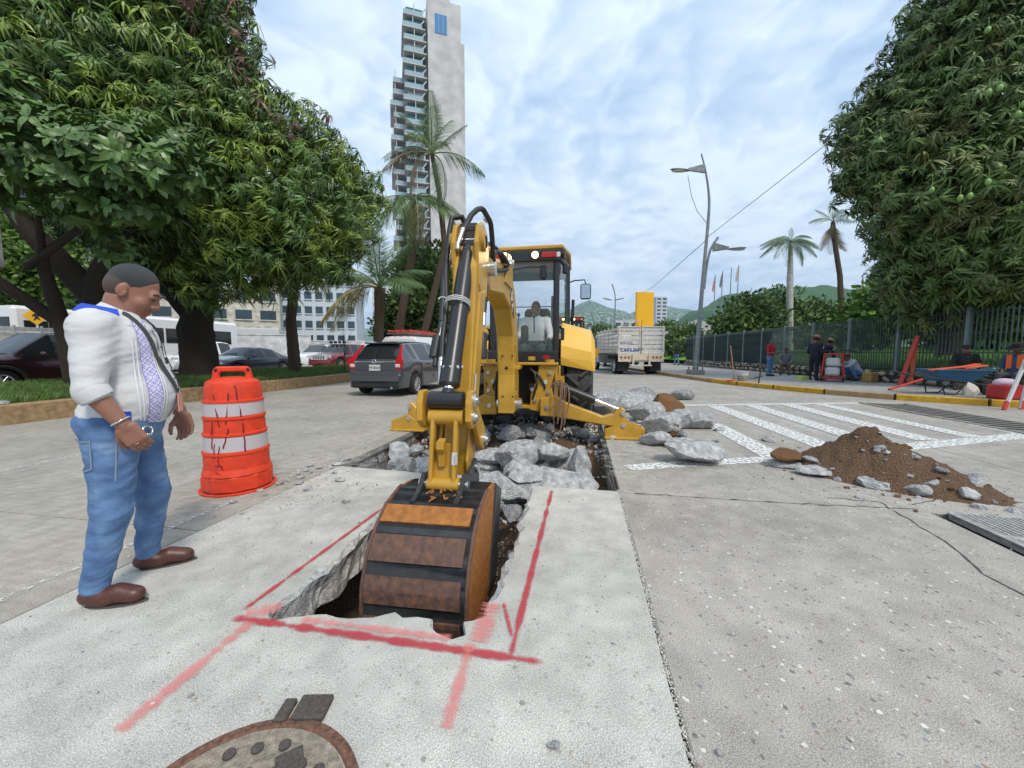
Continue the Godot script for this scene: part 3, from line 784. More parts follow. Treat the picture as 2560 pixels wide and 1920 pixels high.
func pavement_and_right() -> void:
	# pavement between kerb and wall, in slabs across
	var outer := []; var n := KERB.size()
	for i in n:
		var a := Vector2(KERB[maxi(i - 1, 0)][0], KERB[maxi(i - 1, 0)][1]); var e := Vector2(KERB[mini(i + 1, n - 1)][0], KERB[mini(i + 1, n - 1)][1])
		var d := (e - a).normalized()
		outer.append(Vector2(KERB[i][0], KERB[i][1]) + Vector2(d.y, -d.x) * 0.16)
	var poly := []
	for p in outer: poly.append(Vector2(p.x, -p.y))
	poly += [Vector2(18, -70), Vector2(15.2, -34)]
	for i in range(WALL.size() - 1, -1, -1): poly.append(Vector2(WALL[i][0] + 0.1, -WALL[i][1]))
	poly.append(Vector2(18, -6)); poly.append(Vector2(18, -3))
	var b := MB.new(); flat(b, poly, 0.145)
	struct("pavement", b, M.pavement)
	var total := length_of(KERB); var s := 0.0
	var yellow_wear := mat("kerb_yellow", Color.WHITE)
	while s < total - 0.1 and s < 45.0:
		var p := along(KERB, s); var q := along(KERB, minf(s + 1.45, total))
		var kb := MB.new(); kerb_piece(kb, p[0], q[0], 1.0, 0.15, 0.17)
		var yellow := s < 10.6 and int(s / 1.5) != 4
		struct("kerb", kb, yellow_wear if yellow else M.kerb_ochre if s < 20.0 else M.kerb_grey)
		s += 1.5
	# low rubble-stone wall: mortar core and single stones
	var wall := thing("stone_wall", "low wall of rounded tan field stones under the green fence", "wall")
	var core := MB.new()
	for i in WALL.size() - 1: kerb_piece(core, Vector2(WALL[i][0], WALL[i][1]), Vector2(WALL[i + 1][0], WALL[i + 1][1]), 1.0, 0.53, 0.34, 0.1)
	obj("mortar", core, mat("mortar", Color(0.16, 0.14, 0.115), 0.95, 0, TX.bump, 0.4), wall)
	var stone_v := []; for i in 6: stone_v.append(rock_mesh(200 + i, Vector3.ONE, 1))
	var sm := []; for c in [Color(0.52, 0.43, 0.32), Color(0.44, 0.39, 0.32), Color(0.60, 0.50, 0.37), Color(0.36, 0.32, 0.27)]: sm.append(mat("wall_stone_%d" % sm.size(), c, 0.95, 0, TX.blot, 0.35, TX.bump, 0.5, false))
	for row in 2:
		s = 0.2 + row * 0.17
		while s < 25.5:
			var l := rng.randf_range(0.26, 0.52); var p := along(WALL, s + l * 0.5)
			var st := obj("stone", stone_v[rng.randi() % 6], sm[rng.randi() % 4], wall)
			var yaw := atan2(p[1].x, p[1].y)
			st.transform = Transform3D(Basis(Vector3.UP, -yaw + rng.randf_range(-0.1, 0.1)) * Basis(Vector3.RIGHT, rng.randf_range(-0.15, 0.15)) * Basis.from_scale(Vector3(0.3, rng.randf_range(0.24, 0.3), l * 1.14)), W(p[0].x + 0.09, p[0].y, 0.24 + row * 0.20 + rng.randf_range(-0.02, 0.02)))
			s += l
	# green fence of upright flats
	var fence := thing("slat_fence", "tall dark green metal fence of upright flat slats on the stone wall", "fence")
	var fm := mat("fence_green", Color(0.095, 0.14, 0.135), 0.55, 0.1, TX.blot, 3.0)
	var fp := mat("fence_post_grey", Color(0.15, 0.20, 0.205), 0.5, 0.1)
	var slat := MB.new(); slat.box(Vector3(0, 0.93, 0), Vector3(0.038, 1.86, 0.016)); var slat_m := slat.mesh()
	var post := MB.new(); post.box(Vector3(0, 1.0, 0), Vector3(0.09, 2.0, 0.09), 0.008); var post_m := post.mesh()
	s = 0.3
	var last := -10.0
	var total_w := length_of(WALL)
	while s < total_w - 0.1:
		var p := along(WALL, s); var yaw := -atan2(p[1].x, p[1].y)
		var is_post := s - last > 1.98
		if is_post: last = s
		var o := obj("post" if is_post else "slat", post_m if is_post else slat_m, fp if is_post else fm, fence)
		o.transform = Transform3D(Basis(Vector3.UP, yaw), W(p[0].x + 0.2, p[0].y, 0.5 if is_post else 0.56))
		s += 0.105
	for h in [0.62, 1.18, 1.74, 2.36]:
		var rl := MB.new()
		for i in WALL.size() - 1:
			var a := W(WALL[i][0] + 0.255, WALL[i][1], h); var e := W(WALL[i + 1][0] + 0.255, WALL[i + 1][1], h)
			rl.box((a + e) * 0.5, Vector3(0.02, 0.035, a.distance_to(e)), 0.0, Basis.looking_at(e - a))
		obj("rail", rl, fm, fence)
	var sh := mat("fence_cloth", Color(0.115, 0.15, 0.155), 0.9, 0, TX.grain, 0.5)
	for i in range(4, WALL.size() - 1):
		var a := W(WALL[i][0] + 0.29, WALL[i][1], 1.49).lerp(W(WALL[i + 1][0] + 0.29, WALL[i + 1][1], 1.49), 0.0 if i > 4 else 0.0); var e := W(WALL[i + 1][0] + 0.29, WALL[i + 1][1], 1.49)
		var sb := MB.new(); sb.box((a + e) * 0.5, Vector3(0.006, 1.84, a.distance_to(e)), 0.0, Basis.looking_at(e - a)); obj("screen_cloth", sb, sh, fence)
	# park lawn behind it
	var lawn := []
	for i in 30:
		var row := PackedVector3Array()
		for j in 16:
			var u := j / 15.0
			var d := 2.0 + i * 2.6
			var w0: float = 13.2 + 0.06 * (d - 12.0) + 0.25
			row.append(W(w0 + u * u * 70.0, d, 0.5 + u * 2.2))
		lawn.append(row)
	var lm := MB.new(); lm.grid(lawn); struct("park_lawn", lm, mat("lawn", Color(1.7, 2.1, 0.9), 0.95, 0, TX.grass, 1.3, TX.bump, 2.0))
	var xs := []; var cs := []
	for i in 9000:
		var d := rng.randf_range(8, 30); var u := rng.randf() * rng.randf() * 0.6
		xs.append(Transform3D(Basis(Vector3.UP, rng.randf() * TAU).scaled(Vector3.ONE * rng.randf_range(0.9, 1.8)), W(13.45 + 0.06 * (d - 12.0) + u * u * 70.0 + rng.randf() * 0.3, d, 0.5 + u * 2.2)))
		var k := rng.randf_range(0.7, 1.3); cs.append(Color(0.14 * k, 0.27 * k, 0.045 * k))
	multi("lawn_grass", grass_tuft(), M.grass_blade, xs, cs)
	# long drain grate along the kerb
	var dr := thing("drain_grate", "long dark iron drain grate of slanting bars set in the road near the kerb", "drain grate")
	var fr := MB.new(); var bar := MB.new(); bar.box(Vector3.ZERO, Vector3(1.0, 0.008, 0.115), 0.002); var bar_m := bar.mesh()
	var A := Vector2(8.16, 8.95); var E := Vector2(7.35, 4.6); var side := Vector2(0.86, -0.16)
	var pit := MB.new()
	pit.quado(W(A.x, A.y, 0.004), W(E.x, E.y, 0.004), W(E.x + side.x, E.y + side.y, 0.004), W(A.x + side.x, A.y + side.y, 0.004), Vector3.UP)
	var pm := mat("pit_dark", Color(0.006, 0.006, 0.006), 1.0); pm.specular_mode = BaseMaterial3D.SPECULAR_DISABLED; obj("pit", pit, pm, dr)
	for k in 2:
		var a := A + side * k; var e := E + side * k
		fr.box((W(a.x, a.y, 0.012) + W(e.x, e.y, 0.012)) * 0.5, Vector3(0.07, 0.02, a.distance_to(e)), 0.004, Basis.looking_at(W(e.x, e.y) - W(a.x, a.y)))
	obj("frame", fr, M.kerb_grey, dr)
	var L := A.distance_to(E)
	for i in int(L / 0.27):
		var t := (i + 0.5) * 0.27 / L; var c := A.lerp(E, t) + side * 0.5
		var o := obj("bar", bar_m, mat("grate_bar", Color(0.26, 0.245, 0.225), 0.8, 0.0, TX.blot, 0.3), dr)
		o.transform = Transform3D(Basis(Vector3.UP, -0.62), W(c.x, c.y, 0.013))
	# square cover lying askew over its shaft
	var gc := grate_corners()
	var shaft := MB.new()
	var ctr: Vector2 = (gc[0] + gc[1] + gc[2] + gc[3]) * 0.25
	for i in 4:
		wall_ru(shaft, gc[i], gc[(i + 1) % 4], 0.0, -0.9)
	flat_ru(shaft, gc, -0.9)
	var so := struct("shaft", shaft, M.broken); so.rotation.y = -TH
	var cov := thing("square_grate", "worn square cast cover with a raised waffle pattern beside the dirt heap", "manhole cover")
	cov.rotation.y = -TH
	var ce := MB.new(); var P := []
	for p in gc: P.append(p + (ctr - p) * 0.03 + Vector2(0.075, 0.0))
	ce.prism(P, 0.05, Transform3D(Basis(Vector3(1, 0, 0), Vector3(0, 0, -1), Vector3(0, 1, 0)), Vector3(0, -0.012, 0)), 0.006)
	var plate := mat("cover_plate", Color(0.50, 0.49, 0.47), 0.85, 0.0, TX.blot, 0.4)
	obj("plate", ce, plate, cov)
	var nub := MB.new(); nub.box(Vector3.ZERO, Vector3(0.022, 0.008, 0.022), 0.003); var nx := []
	for i in 30: for j in 26:
		var u := (i + 1) / 31.0; var v := (j + 1) / 27.0
		if absf(u - 0.5) < 0.02 or absf(v - 0.5) < 0.02: continue
		var p: Vector2 = (P[0].lerp(P[1], u)).lerp(P[3].lerp(P[2], u), v)
		nx.append(T3(Vector3(p.x, 0.016, -p.y)))
	multi("waffle_pattern", nub.mesh(), plate, nx, [], cov)
	var rim := MB.new(); for i in 4:
		var a := Vector3(P[i].x, 0.016, -P[i].y); var e := Vector3(P[(i + 1) % 4].x, 0.016, -P[(i + 1) % 4].y)
		rim.box((a + e) * 0.5, Vector3(0.03, 0.012, a.distance_to(e)), 0.003, Basis.looking_at(e - a))
	obj("rim", rim, plate, cov)
	# round cover at the bottom
	var mh := thing("manhole_cover", "round rusty manhole cover with raised round studs set in the concrete", "manhole cover", W(-0.72, 0.84, 0.0), 0.02)
	mh.scale = Vector3.ONE * 0.815
	var ring := MB.new(); ring.lathe([Vector2(0.405, -0.02), Vector2(0.405, 0.008), Vector2(0.375, 0.008), Vector2(0.365, -0.002)], 56)
	obj("frame", ring, mat("mh_frame", Color(1.3, 1.15, 1.0), 0.8, 0.1, TX.rust, 0.25, TX.bump, 0.3), mh)
	var disc := MB.new(); disc.lathe([Vector2(0.362, -0.01), Vector2(0.362, 0.008), Vector2(0.325, 0.009), Vector2(0.32, 0.004), Vector2(0.0, 0.005)], 56)
	obj("lid", disc, mat("mh_lid", Color(0.46, 0.385, 0.30), 0.9, 0.0, TX.blot, 0.22, TX.bump, 0.5), mh)
	var stud := MB.new(); stud.lathe([Vector2(0.021, 0), Vector2(0.021, 0.008), Vector2(0.016, 0.011), Vector2(0, 0.011)], 14); var stud_m := stud.mesh()
	var sd := mat("mh_stud", Color(0.12, 0.10, 0.088), 0.8, 0.1, TX.blot, 0.1)
	for p in [[-0.16, -0.19], [-0.06, -0.21], [0.045, -0.22], [-0.24, -0.12], [-0.14, -0.11], [-0.04, -0.12], [0.06, -0.12], [0.15, -0.15], [0.23, -0.13], [-0.22, -0.02], [-0.1, -0.02], [0.02, -0.03], [0.14, -0.04], [0.25, -0.03], [-0.2, 0.09], [-0.06, 0.08], [0.08, 0.07], [0.2, 0.07], [-0.1, 0.18], [0.05, 0.18]]:
		var o := obj("stud", stud_m, sd, mh); o.position = Vector3(p[0] * 0.9, 0.005, p[1] - 0.075)
	var lug := MB.new(); lug.box(Vector3(0.07, 0.008, -0.445), Vector3(0.13, 0.03, 0.11), 0.006); obj("hinge_lug", lug, sd, mh)
	lug = MB.new(); lug.box(Vector3(-0.035, 0.008, -0.435), Vector3(0.05, 0.026, 0.10), 0.006); obj("hinge_lug", lug, sd, mh)
	lug = MB.new(); lug.box(Vector3(0.09, 0.008, -0.235), Vector3(0.09, 0.006, 0.09), 0.002, rot(Vector3.UP, 30)); obj("key_plate", lug, sd, mh)

# ------------------------------------------------------------------ far buildings, hills
func hill(called: String, prof: Array, d0: float, depth: float, m: Material, seed_: int, rough: float) -> void:  # prof: [x, height] along the crest
	var rows := []; var f := noise(seed_, 1.0, 0, 5); var L: float = prof[prof.size() - 1][0] - prof[0][0]
	var nx := 150
	for i in 26:
		var t := i / 25.0; var row := PackedVector3Array()
		for j in nx:
			var x: float = prof[0][0] + L * j / (nx - 1)
			var h := 0.0
			for k in prof.size() - 1:
				if x <= prof[k + 1][0] or k == prof.size() - 2:
					var q: float = clampf((x - prof[k][0]) / (prof[k + 1][0] - prof[k][0]), 0, 1); q = q * q * (3 - 2 * q)
					h = lerpf(prof[k][1], prof[k + 1][1], q); break
			var sh := sin(minf(t * 1.35, 1.0) * PI * 0.5) if t < 0.74 else cos((t - 0.74) / 0.26 * PI * 0.4)
			var s := depth / 3.0
			var n := f.get_noise_2d(x / s, t * 3.0 + seed_)
			row.append(W(x, d0 + t * depth, h * (sh + n * rough * sh) - 2.0))
		rows.append(row)
	var b := MB.new(); b.grid(rows); struct(called, b, m)

func block(label: String, at: Vector3, size: Vector3, yaw: float, m: Material, floors: int, bays: int, win: Material, group := "", called := "building") -> Node3D:
	var t := thing(called, label, "building", at, yaw, group)
	var b := MB.new(); b.box(Vector3(0, size.y * 0.5, 0), size, 0.05); obj("wall", b, m, t)
	var fh := size.y / floors; var bw := size.x / bays
	var pw := MB.new(); pw.box(Vector3.ZERO, Vector3(bw * 0.66, fh * 0.5, 0.06)); var wm := pw.mesh()
	var fr := MB.new(); fr.box(Vector3(0, -fh * 0.28, 0), Vector3(bw * 0.74, fh * 0.06, 0.16)); var sm := fr.mesh()
	for i in floors: for j in bays:
		var o := obj("window", wm, win, t); o.position = Vector3(-size.x * 0.5 + (j + 0.5) * bw, (i + 0.52) * fh, size.z * 0.5 + 0.035)
		if size.x > 12: obj("sill", sm, m, t).position = o.position + Vector3(0, 0, 0.045)
	var rf := MB.new(); rf.box(Vector3(0, size.y + 0.15, 0), size * Vector3(1.02, 0, 1.02) + Vector3(0, 0.3, 0), 0.03); obj("roof", rf, m, t)
	return t

func far_setting() -> void:
	var hm := mat("hill_far", Color(0.85, 1.0, 0.75), 0.95, 0, ramp_tex(stretch(nbytes(301, 0.04, 512, 0, 6), 1.9), [Color8(28, 46, 26), Color8(44, 66, 36), Color8(62, 84, 48), Color8(84, 104, 64), Color8(104, 112, 84), Color8(226, 216, 200)]), 700.0)
	var hn := mat("hill_near", Color(0.62, 0.9, 0.5), 0.95, 0, ramp_tex(stretch(nbytes(302, 0.05, 512, 0, 6), 1.8), [Color8(24, 42, 20), Color8(44, 72, 30), Color8(70, 100, 42), Color8(96, 116, 58)]), 60.0)
	hill("mountain", [[-2600, 90], [-1200, 210], [-300, 200], [100, 300], [420, 330], [640, 455], [840, 400], [990, 330], [1150, 372], [1280, 405], [1480, 372], [1700, 350], [2000, 380], [2400, 330], [3400, 260], [4400, 150]], 2400, 1500, hm, 31, 0.10)
	hill("hill", [[-300, 20], [40, 34], [110, 58], [190, 62], [260, 48], [330, 46], [420, 62], [520, 74], [600, 58], [700, 44], [900, 50]], 640, 420, hn, 33, 0.16)
	hill("hill", [[330, 10], [420, 60], [500, 118], [600, 156], [760, 178], [1000, 140], [1300, 60]], 700, 500, hn, 35, 0.12)
	# trees over the near hills: clumps of foliage nobody could count
	var xs := []; var cs := []; var blob := leaf_clump(3, 22, 1.0, 0.34)
	for i in 2600:
		var x := rng.randf_range(40, 900); var t := rng.randf_range(0.02, 0.6)
		var d := 640 + t * 380; var h := 60.0 * sin(minf(t * 1.35, 1.0) * PI * 0.5)
		if x > 460: d = 700 + t * 460; h = 118.0 * sin(minf(t * 1.35, 1.0) * PI * 0.5) * clampf((x - 380) / 230, 0.2, 1.0)
		var s := rng.randf_range(4, 9)
		xs.append(Transform3D(Basis(Vector3.UP, rng.randf() * TAU).scaled(Vector3(s, s * 0.8, s)), W(x, d, h * 0.93)))
		var k := rng.randf_range(0.6, 1.3); cs.append(Color(0.05 * k, 0.088 * k, 0.026 * k))
	multi("hillside_woods", blob, leaf_mat("leaf_far", 0.1, 0.9), xs, cs)
	var glassy := mat("far_window", Color(0.06, 0.09, 0.11), 0.15, 0.3)
	# little houses on the slopes
	var spots := [[165, 655, 14], [205, 680, 30], [222, 690, 34], [255, 690, 28], [300, 670, 18], [190, 650, 10], [130, 645, 12], [150, 700, 30], [345, 680, 20], [385, 690, 24], [282, 655, 8], [320, 650, 7]]
	for i in spots.size():
		var s: Array = spots[i]; var w := rng.randf_range(9, 17)
		block("small pale house on the wooded slope behind the lorry", W(s[0], s[1], s[2]), Vector3(w, rng.randf_range(5, 10), 9), rng.randf_range(-0.4, 0.4), M.white_wall, 2, 3, glassy, "small pale houses on the hillside", "hillside_house")
	block("white balcony block to the right of the yellow board on the hill", W(226, 600, 22), Vector3(18, 62, 14), 0.15, M.white_wall, 11, 2, glassy)
	block("wide white two-storey building to the left of the yellow board", W(58, 190, 4), Vector3(19, 12, 10), 0.0, M.white_wall, 3, 5, glassy)
	block("white flat-roofed pavilion below the green hill to the right of the lamp post", W(62, 118, 0), Vector3(12, 6, 8), 0.3, M.white_wall, 1, 4, glassy)
	var shed := thing("shed", "long low hall with a white pitched roof behind the green fence", "building", W(21.5, 48, 0), -0.25)
	var sb := MB.new(); sb.box(Vector3(0, 1.6, 0), Vector3(7, 3.2, 12)); obj("wall", sb, mat("shed_wall", Color(0.36, 0.31, 0.26), 0.9), shed)
	sb = MB.new(); sb.prism([Vector2(-4, 3.1), Vector2(4, 3.1), Vector2(0, 4.7)], 13.0); obj("roof", sb, M.white_paint, shed)
	# pale building in the park, behind the right tree
	block("pale house in the park glimpsed through the fence slats", W(31, 25, 1.5), Vector3(9, 4.5, 6), -0.9, M.white_wall, 2, 4, glassy)
	tower()
	# left of the road
	block("blue-grey office block with rows of windows beyond the white wall", W(-31, 62, 0), Vector3(13, 12.5, 10), 0.25, mat("office_blue", Color(0.52, 0.58, 0.62), 0.6), 6, 9, glassy)
	block("cream hotel with long balconies behind the stake truck", W(-40, 52, 0), Vector3(16, 9.5, 9), 0.5, mat("cream_wall", Color(0.76, 0.72, 0.60), 0.85, 0, TX.blot, 5.0), 4, 6, glassy)
	block("white building with stepped balconies to the right of the coconut palm", W(-21.5, 74, 0), Vector3(8, 13, 9), 0.2, M.white_wall, 5, 3, glassy)
	var shop := block("white shop front with dark red panels at the left edge", W(-37, 27, 0), Vector3(16, 7.5, 8), 0.75, M.white_wall, 2, 5, glassy)
	var sg := MB.new(); sg.box(Vector3(0.5, 4.6, 4.2), Vector3(7, 2.6, 0.12), 0.02); obj("sign_panel", sg, mat("shop_red", Color(0.10, 0.016, 0.02), 0.5), shop)
	var lt := obj("lettering", textmesh("LA", 1.0, 0.05, "Droid Sans", true), M.white_paint, shop); lt.position = Vector3(0.6, 4.6, 4.3)
	block("tall white apartment tower showing through the left foliage", W(-62, 46, 0), Vector3(20, 46, 14), 0.8, M.white_wall, 14, 6, glassy)
	for k in [[-25.5, 39.5, 9.0, 2.9, 0.42, "plain white boundary wall beyond the parked cars"], [-19.5, 46.0, 9.5, 2.4, 0.3, "lower white wall with dark vents behind the dark sedan"]]:
		var t := thing("white_wall", k[5], "wall", W(k[0], k[1], 0), k[4])
		var wb := MB.new(); wb.box(Vector3(0, k[3] * 0.5, 0), Vector3(k[2], k[3], 0.3), 0.02); obj("panel", wb, M.white_wall, t)
		wb = MB.new(); wb.box(Vector3(0, k[3] + 0.06, 0), Vector3(k[2] + 0.1, 0.12, 0.42), 0.02); obj("coping", wb, M.white_wall, t)
		if k[3] < 2.6:
			for i in 4: wb = MB.new(); wb.box(Vector3(-3 + i * 1.6, 1.75, 0.16), Vector3(0.8, 0.16, 0.04)); obj("vent", wb, M.black, t)
	var can := thing("canopy_roof", "long white flat canopy over dark openings behind the stake truck", "canopy", W(-33.5, 40, 0), 0.45)
	var cb := MB.new(); cb.box(Vector3(0, 3.3, 0), Vector3(17, 0.7, 6), 0.05); obj("roof", cb, M.white_paint, can)
	cb = MB.new(); cb.box(Vector3(0, 1.5, -1.5), Vector3(16, 3.0, 2)); obj("dark_opening", cb, mat("dark_shop", Color(0.04, 0.07, 0.06), 0.4), can)
	for i in 4: cb = MB.new(); cb.cyl(Vector3(-7.5 + i * 5, 0, 2.6), Vector3(-7.5 + i * 5, 3.0, 2.6), 0.12); obj("post", cb, M.white_paint, can)
	# concrete footbridge beam entering at the left
	var fb := thing("footbridge", "grey concrete beam end of a raised footbridge at the left edge", "footbridge", W(-11.0, 8.4, 0), 0.0)
	var bb := MB.new(); bb.box(Vector3(-3.0, 3.65, 0), Vector3(6.0, 1.3, 0.35), 0.03); obj("beam", bb, mat("beam_grey", Color(0.62, 0.63, 0.65), 0.85, 0, TX.blot, 2.0, TX.pit, 0.3), fb)
	bb = MB.new(); bb.box(Vector3(-6, 1.7, 0), Vector3(0.7, 3.4, 0.7), 0.03); obj("column", bb, M.beam_grey, fb)

func tower() -> void:
	var t := thing("apartment_tower", "slender white high-rise with a blank slab side and stacked balconies", "building", W(-19.6, 120, 0), deg_to_rad(17))
	var wm := mat("tower_white", Color(0.66, 0.65, 0.64), 0.85, 0, TX.sheen, 30.0)
	var b := MB.new(); b.box(Vector3(0, 50, -6), Vector3(9.6, 104, 12), 0.1); obj("wall", b, wm, t)
	b = MB.new(); b.box(Vector3(5.4, 47.5, -5.6), Vector3(1.25, 90, 9), 0.05); obj("side_fin", b, wm, t)
	b = MB.new(); b.box(Vector3(-1.2, 103.4, -5), Vector3(6, 3.5, 8), 0.05); obj("roof_house", b, wm, t)
	b = MB.new(); b.box(Vector3(-1.0, 95.5, 0.05), Vector3(3.4, 5.2, 0.12), 0.02); var wi := obj("window", b, mat("tower_glass", Color(0.12, 0.28, 0.50), 0.08, 0.5), t)
	for i in 2: b = MB.new(); b.box(Vector3(-1.0 - 0.6 + i * 1.2, 95.5, 0.13), Vector3(0.08, 5.2, 0.06)); obj("mullion", b, wm, wi)
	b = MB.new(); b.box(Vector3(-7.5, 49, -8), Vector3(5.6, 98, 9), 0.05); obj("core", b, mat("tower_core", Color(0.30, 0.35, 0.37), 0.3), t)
	var slab_b := MB.new(); slab_b.box(Vector3.ZERO, Vector3(6.4, 0.34, 12.5), 0.03); var slab_m := slab_b.mesh()
	var rail_b := MB.new(); rail_b.box(Vector3.ZERO, Vector3(0.06, 1.05, 5.6)); var rail_m := rail_b.mesh()
	var rail2_b := MB.new(); rail2_b.box(Vector3.ZERO, Vector3(5.4, 1.05, 0.06)); var rail2_m := rail2_b.mesh()
	var fin_b := MB.new(); fin_b.box(Vector3.ZERO, Vector3(0.22, 3.1, 1.6)); var fin_m := fin_b.mesh()
	var brace_b := MB.new(); brace_b.box(Vector3.ZERO, Vector3(2.4, 0.3, 0.3), 0.0, rot(Vector3(0, 0, 1), 52)); var brace_m := brace_b.mesh()
	var rg := mat("tower_rail", Color(0.36, 0.47, 0.50), 0.1, 0.2)
	var gl := mat("tower_teal", Color(0.05, 0.17, 0.18), 0.1, 0.2)
	for i in 30:
		var y := 2.0 + i * 3.25; var off := -0.9 if (i % 3 == 1) else 0.0
		var wide := i < 25
		var s := obj("balcony", slab_m, wm, t); s.position = Vector3(-8.3 + off * 0.4, y, -6.2)
		obj("railing", rail_m, rg, s).position = Vector3(-3.2, 0.7, 3.3)
		obj("railing", rail_m, rg, s).position = Vector3(-3.2, 0.7, -3.0)
		obj("railing", rail2_m, rg, s).position = Vector3(-0.4, 0.7, 6.2)
		obj("partition", fin_m, wm, s).position = Vector3(-2.9, 1.6, 0.2)
		obj("partition", fin_m, wm, s).position = Vector3(-0.2, 1.6, 5.3)
		obj("brace", brace_m, wm, s).position = Vector3(2.2, 1.6, 5.8)
		if wide:
			s = obj("balcony", slab_m, wm, t); s.position = Vector3(-11.4 + off, y + 0.6, -11.0)
			obj("railing", rail_m, rg, s).position = Vector3(-3.2, 0.7, 3.3)
			obj("partition", fin_m, wm, s).position = Vector3(-2.6, 1.6, 5.2)
			obj("partition", fin_m, wm, s).position = Vector3(0.6, 1.6, 5.2)
			obj("railing", rail2_m, rg, s).position = Vector3(-0.4, 0.7, 6.2)
		var g := MB.new(); g.box(Vector3(-8.4, y + 1.6, -0.9 - 0.4 * (i % 2)), Vector3(4.6, 2.3, 0.1)); obj("glazing", g, gl if i % 4 != 2 else M.tower_core, t)
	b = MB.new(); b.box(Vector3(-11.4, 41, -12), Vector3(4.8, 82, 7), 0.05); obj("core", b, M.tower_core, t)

func leaf(b: MB, base: Vector3, dir: Vector3, up: Vector3, l: float, w: float, droop: float, segs := 3) -> void:
	var side := dir.cross(up).normalized(); var nrm := side.cross(dir).normalized()
	var pts := []; var ws := []
	for i in segs + 1:
		var t := float(i) / segs
		pts.append(base + dir * l * t - Vector3(0, droop * l * t * t, 0) + nrm * 0.0)
		ws.append(w * 0.5 * sin(PI * clampf(t * 0.86 + 0.09, 0, 1)))
	for i in segs:
		for s in [-1.0, 1.0]:
			var lift := nrm * 0.18
			var a: Vector3 = pts[i]; var c: Vector3 = pts[i + 1]
			var a2: Vector3 = a + side * s * ws[i] + lift * ws[i]; var c2: Vector3 = c + side * s * ws[i + 1] + lift * ws[i + 1]
			if s > 0: b.quad(a, a2, c2, c)
			else: b.quad(a2, a, c, c2)

func rosette(seed_: int, n: int, l: float, w: float, spread: float, droop: float) -> ArrayMesh:
	var b := MB.new(); var r := RandomNumberGenerator.new(); r.seed = seed_
	for i in n:
		var a := TAU * i * 0.381966 + r.randf() * 0.4; var el := r.randf_range(-0.1, 0.75) * spread
		var d := Vector3(cos(a) * cos(el), sin(el), sin(a) * cos(el))
		var k := r.randf_range(0.75, 1.15)
		var t := r.randf_range(0.8, 1.2); b.col = Color(t, t, t)
		leaf(b, d * 0.02, d, Vector3.UP, l * k, w * k, droop * r.randf_range(0.4, 1.4), 3)
	return b.mesh()

func leaf_clump(seed_: int, n: int, r0: float, l: float) -> ArrayMesh:  # leaf-sized faces all through a small ball
	var b := MB.new(); var r := RandomNumberGenerator.new(); r.seed = seed_
	for i in n:
		var d := Vector3(r.randfn(), r.randfn(), r.randfn()).normalized()
		var p := d * r0 * pow(r.randf(), 0.4); var e := (d + Vector3(r.randfn(), r.randfn(), r.randfn()) * 0.5).normalized()
		var s := e.cross(Vector3(r.randfn(), r.randfn(), r.randfn()).normalized()).normalized()
		var t := r.randf_range(0.75, 1.25); b.col = Color(t, t, t)
		b.tri(p, p + (e * 0.5 + s * 0.32) * l, p + e * l); b.tri(p, p + e * l, p + (e * 0.5 - s * 0.32) * l)
	return b.mesh()

# leaves over the shells of several lobes
func crown(parent: Node, lobes: Array, per_m2: float, meshes: Array, m: Material, pal: Callable, size := 1.0, fill := 0.35) -> void:
	for q in meshes.size():
		var xs := []; var cs := []
		for lb in lobes:
			var c: Vector3 = lb[0]; var R: Vector3 = lb[1]
			var area := 4.0 * PI * pow((pow(R.x * R.y, 1.6) + pow(R.x * R.z, 1.6) + pow(R.y * R.z, 1.6)) / 3.0, 1.0 / 1.6)
			var nn := int(area * per_m2 / meshes.size())
			for i in nn:
				var d := Vector3(rng.randfn(), rng.randfn(), rng.randfn()).normalized()
				var deep := rng.randf() < fill
				var k := rng.randf_range(0.45, 0.85) if deep else rng.randf_range(0.86, 1.10)
				var p := c + d * R * k
				var ax := Vector3(d.x, maxf(d.y, -0.2) + 0.5, d.z).normalized()
				ax = (ax + Vector3(rng.randfn(), rng.randfn(), rng.randfn()) * 0.25).normalized()
				var bx := ax.cross(Vector3(rng.randfn(), rng.randfn(), rng.randfn())).normalized()
				var s := size * rng.randf_range(0.62, 1.3)
				xs.append(Transform3D(Basis(bx, ax, bx.cross(ax)).scaled(Vector3.ONE * s), p)); cs.append(pal.call(p, d, lb))
		var o := multi("crown", meshes[q], m, xs, cs, parent)

func limb(b: MB, pts: Array, rad: Array, sides := 10) -> void:
	var P := []; var R := []
	var f := noise(17, 0.9, 0, 2)
	for i in pts.size() - 1:
		for k in 6:
			var t := k / 6.0
			P.append(pts[i].lerp(pts[i + 1], t) + Vector3(f.get_noise_3dv(pts[i] + Vector3(t, 0, i)), 0, f.get_noise_3dv(pts[i] + Vector3(i, 5, t))) * 0.06 * (rad[i]))
			R.append(lerpf(rad[i], rad[i + 1], t) * (1.0 + 0.10 * f.get_noise_2d(i * 7 + t * 9, pts[i].x)))
	P.append(pts[-1]); R.append(rad[-1])
	b.tube(P, R, sides, true)

func mango_pal(p: Vector3, d: Vector3, lb: Array) -> Color:
	var k := rng.randf_range(0.7, 1.35)
	var f := soil_noise.get_noise_3dv(p * 0.8)
	if f > 0.22 + 0.2 * (1.0 - lb[2]) and rng.randf() < 0.75: return Color(0.19 * k, 0.095 * k, 0.065 * k) if lb[2] > 0.6 else Color(0.135 * k, 0.18 * k, 0.035 * k)
	if f < -0.12: return Color(0.17 * k, 0.25 * k, 0.03 * k)
	return Color(0.078 * k, 0.150 * k, 0.026 * k)

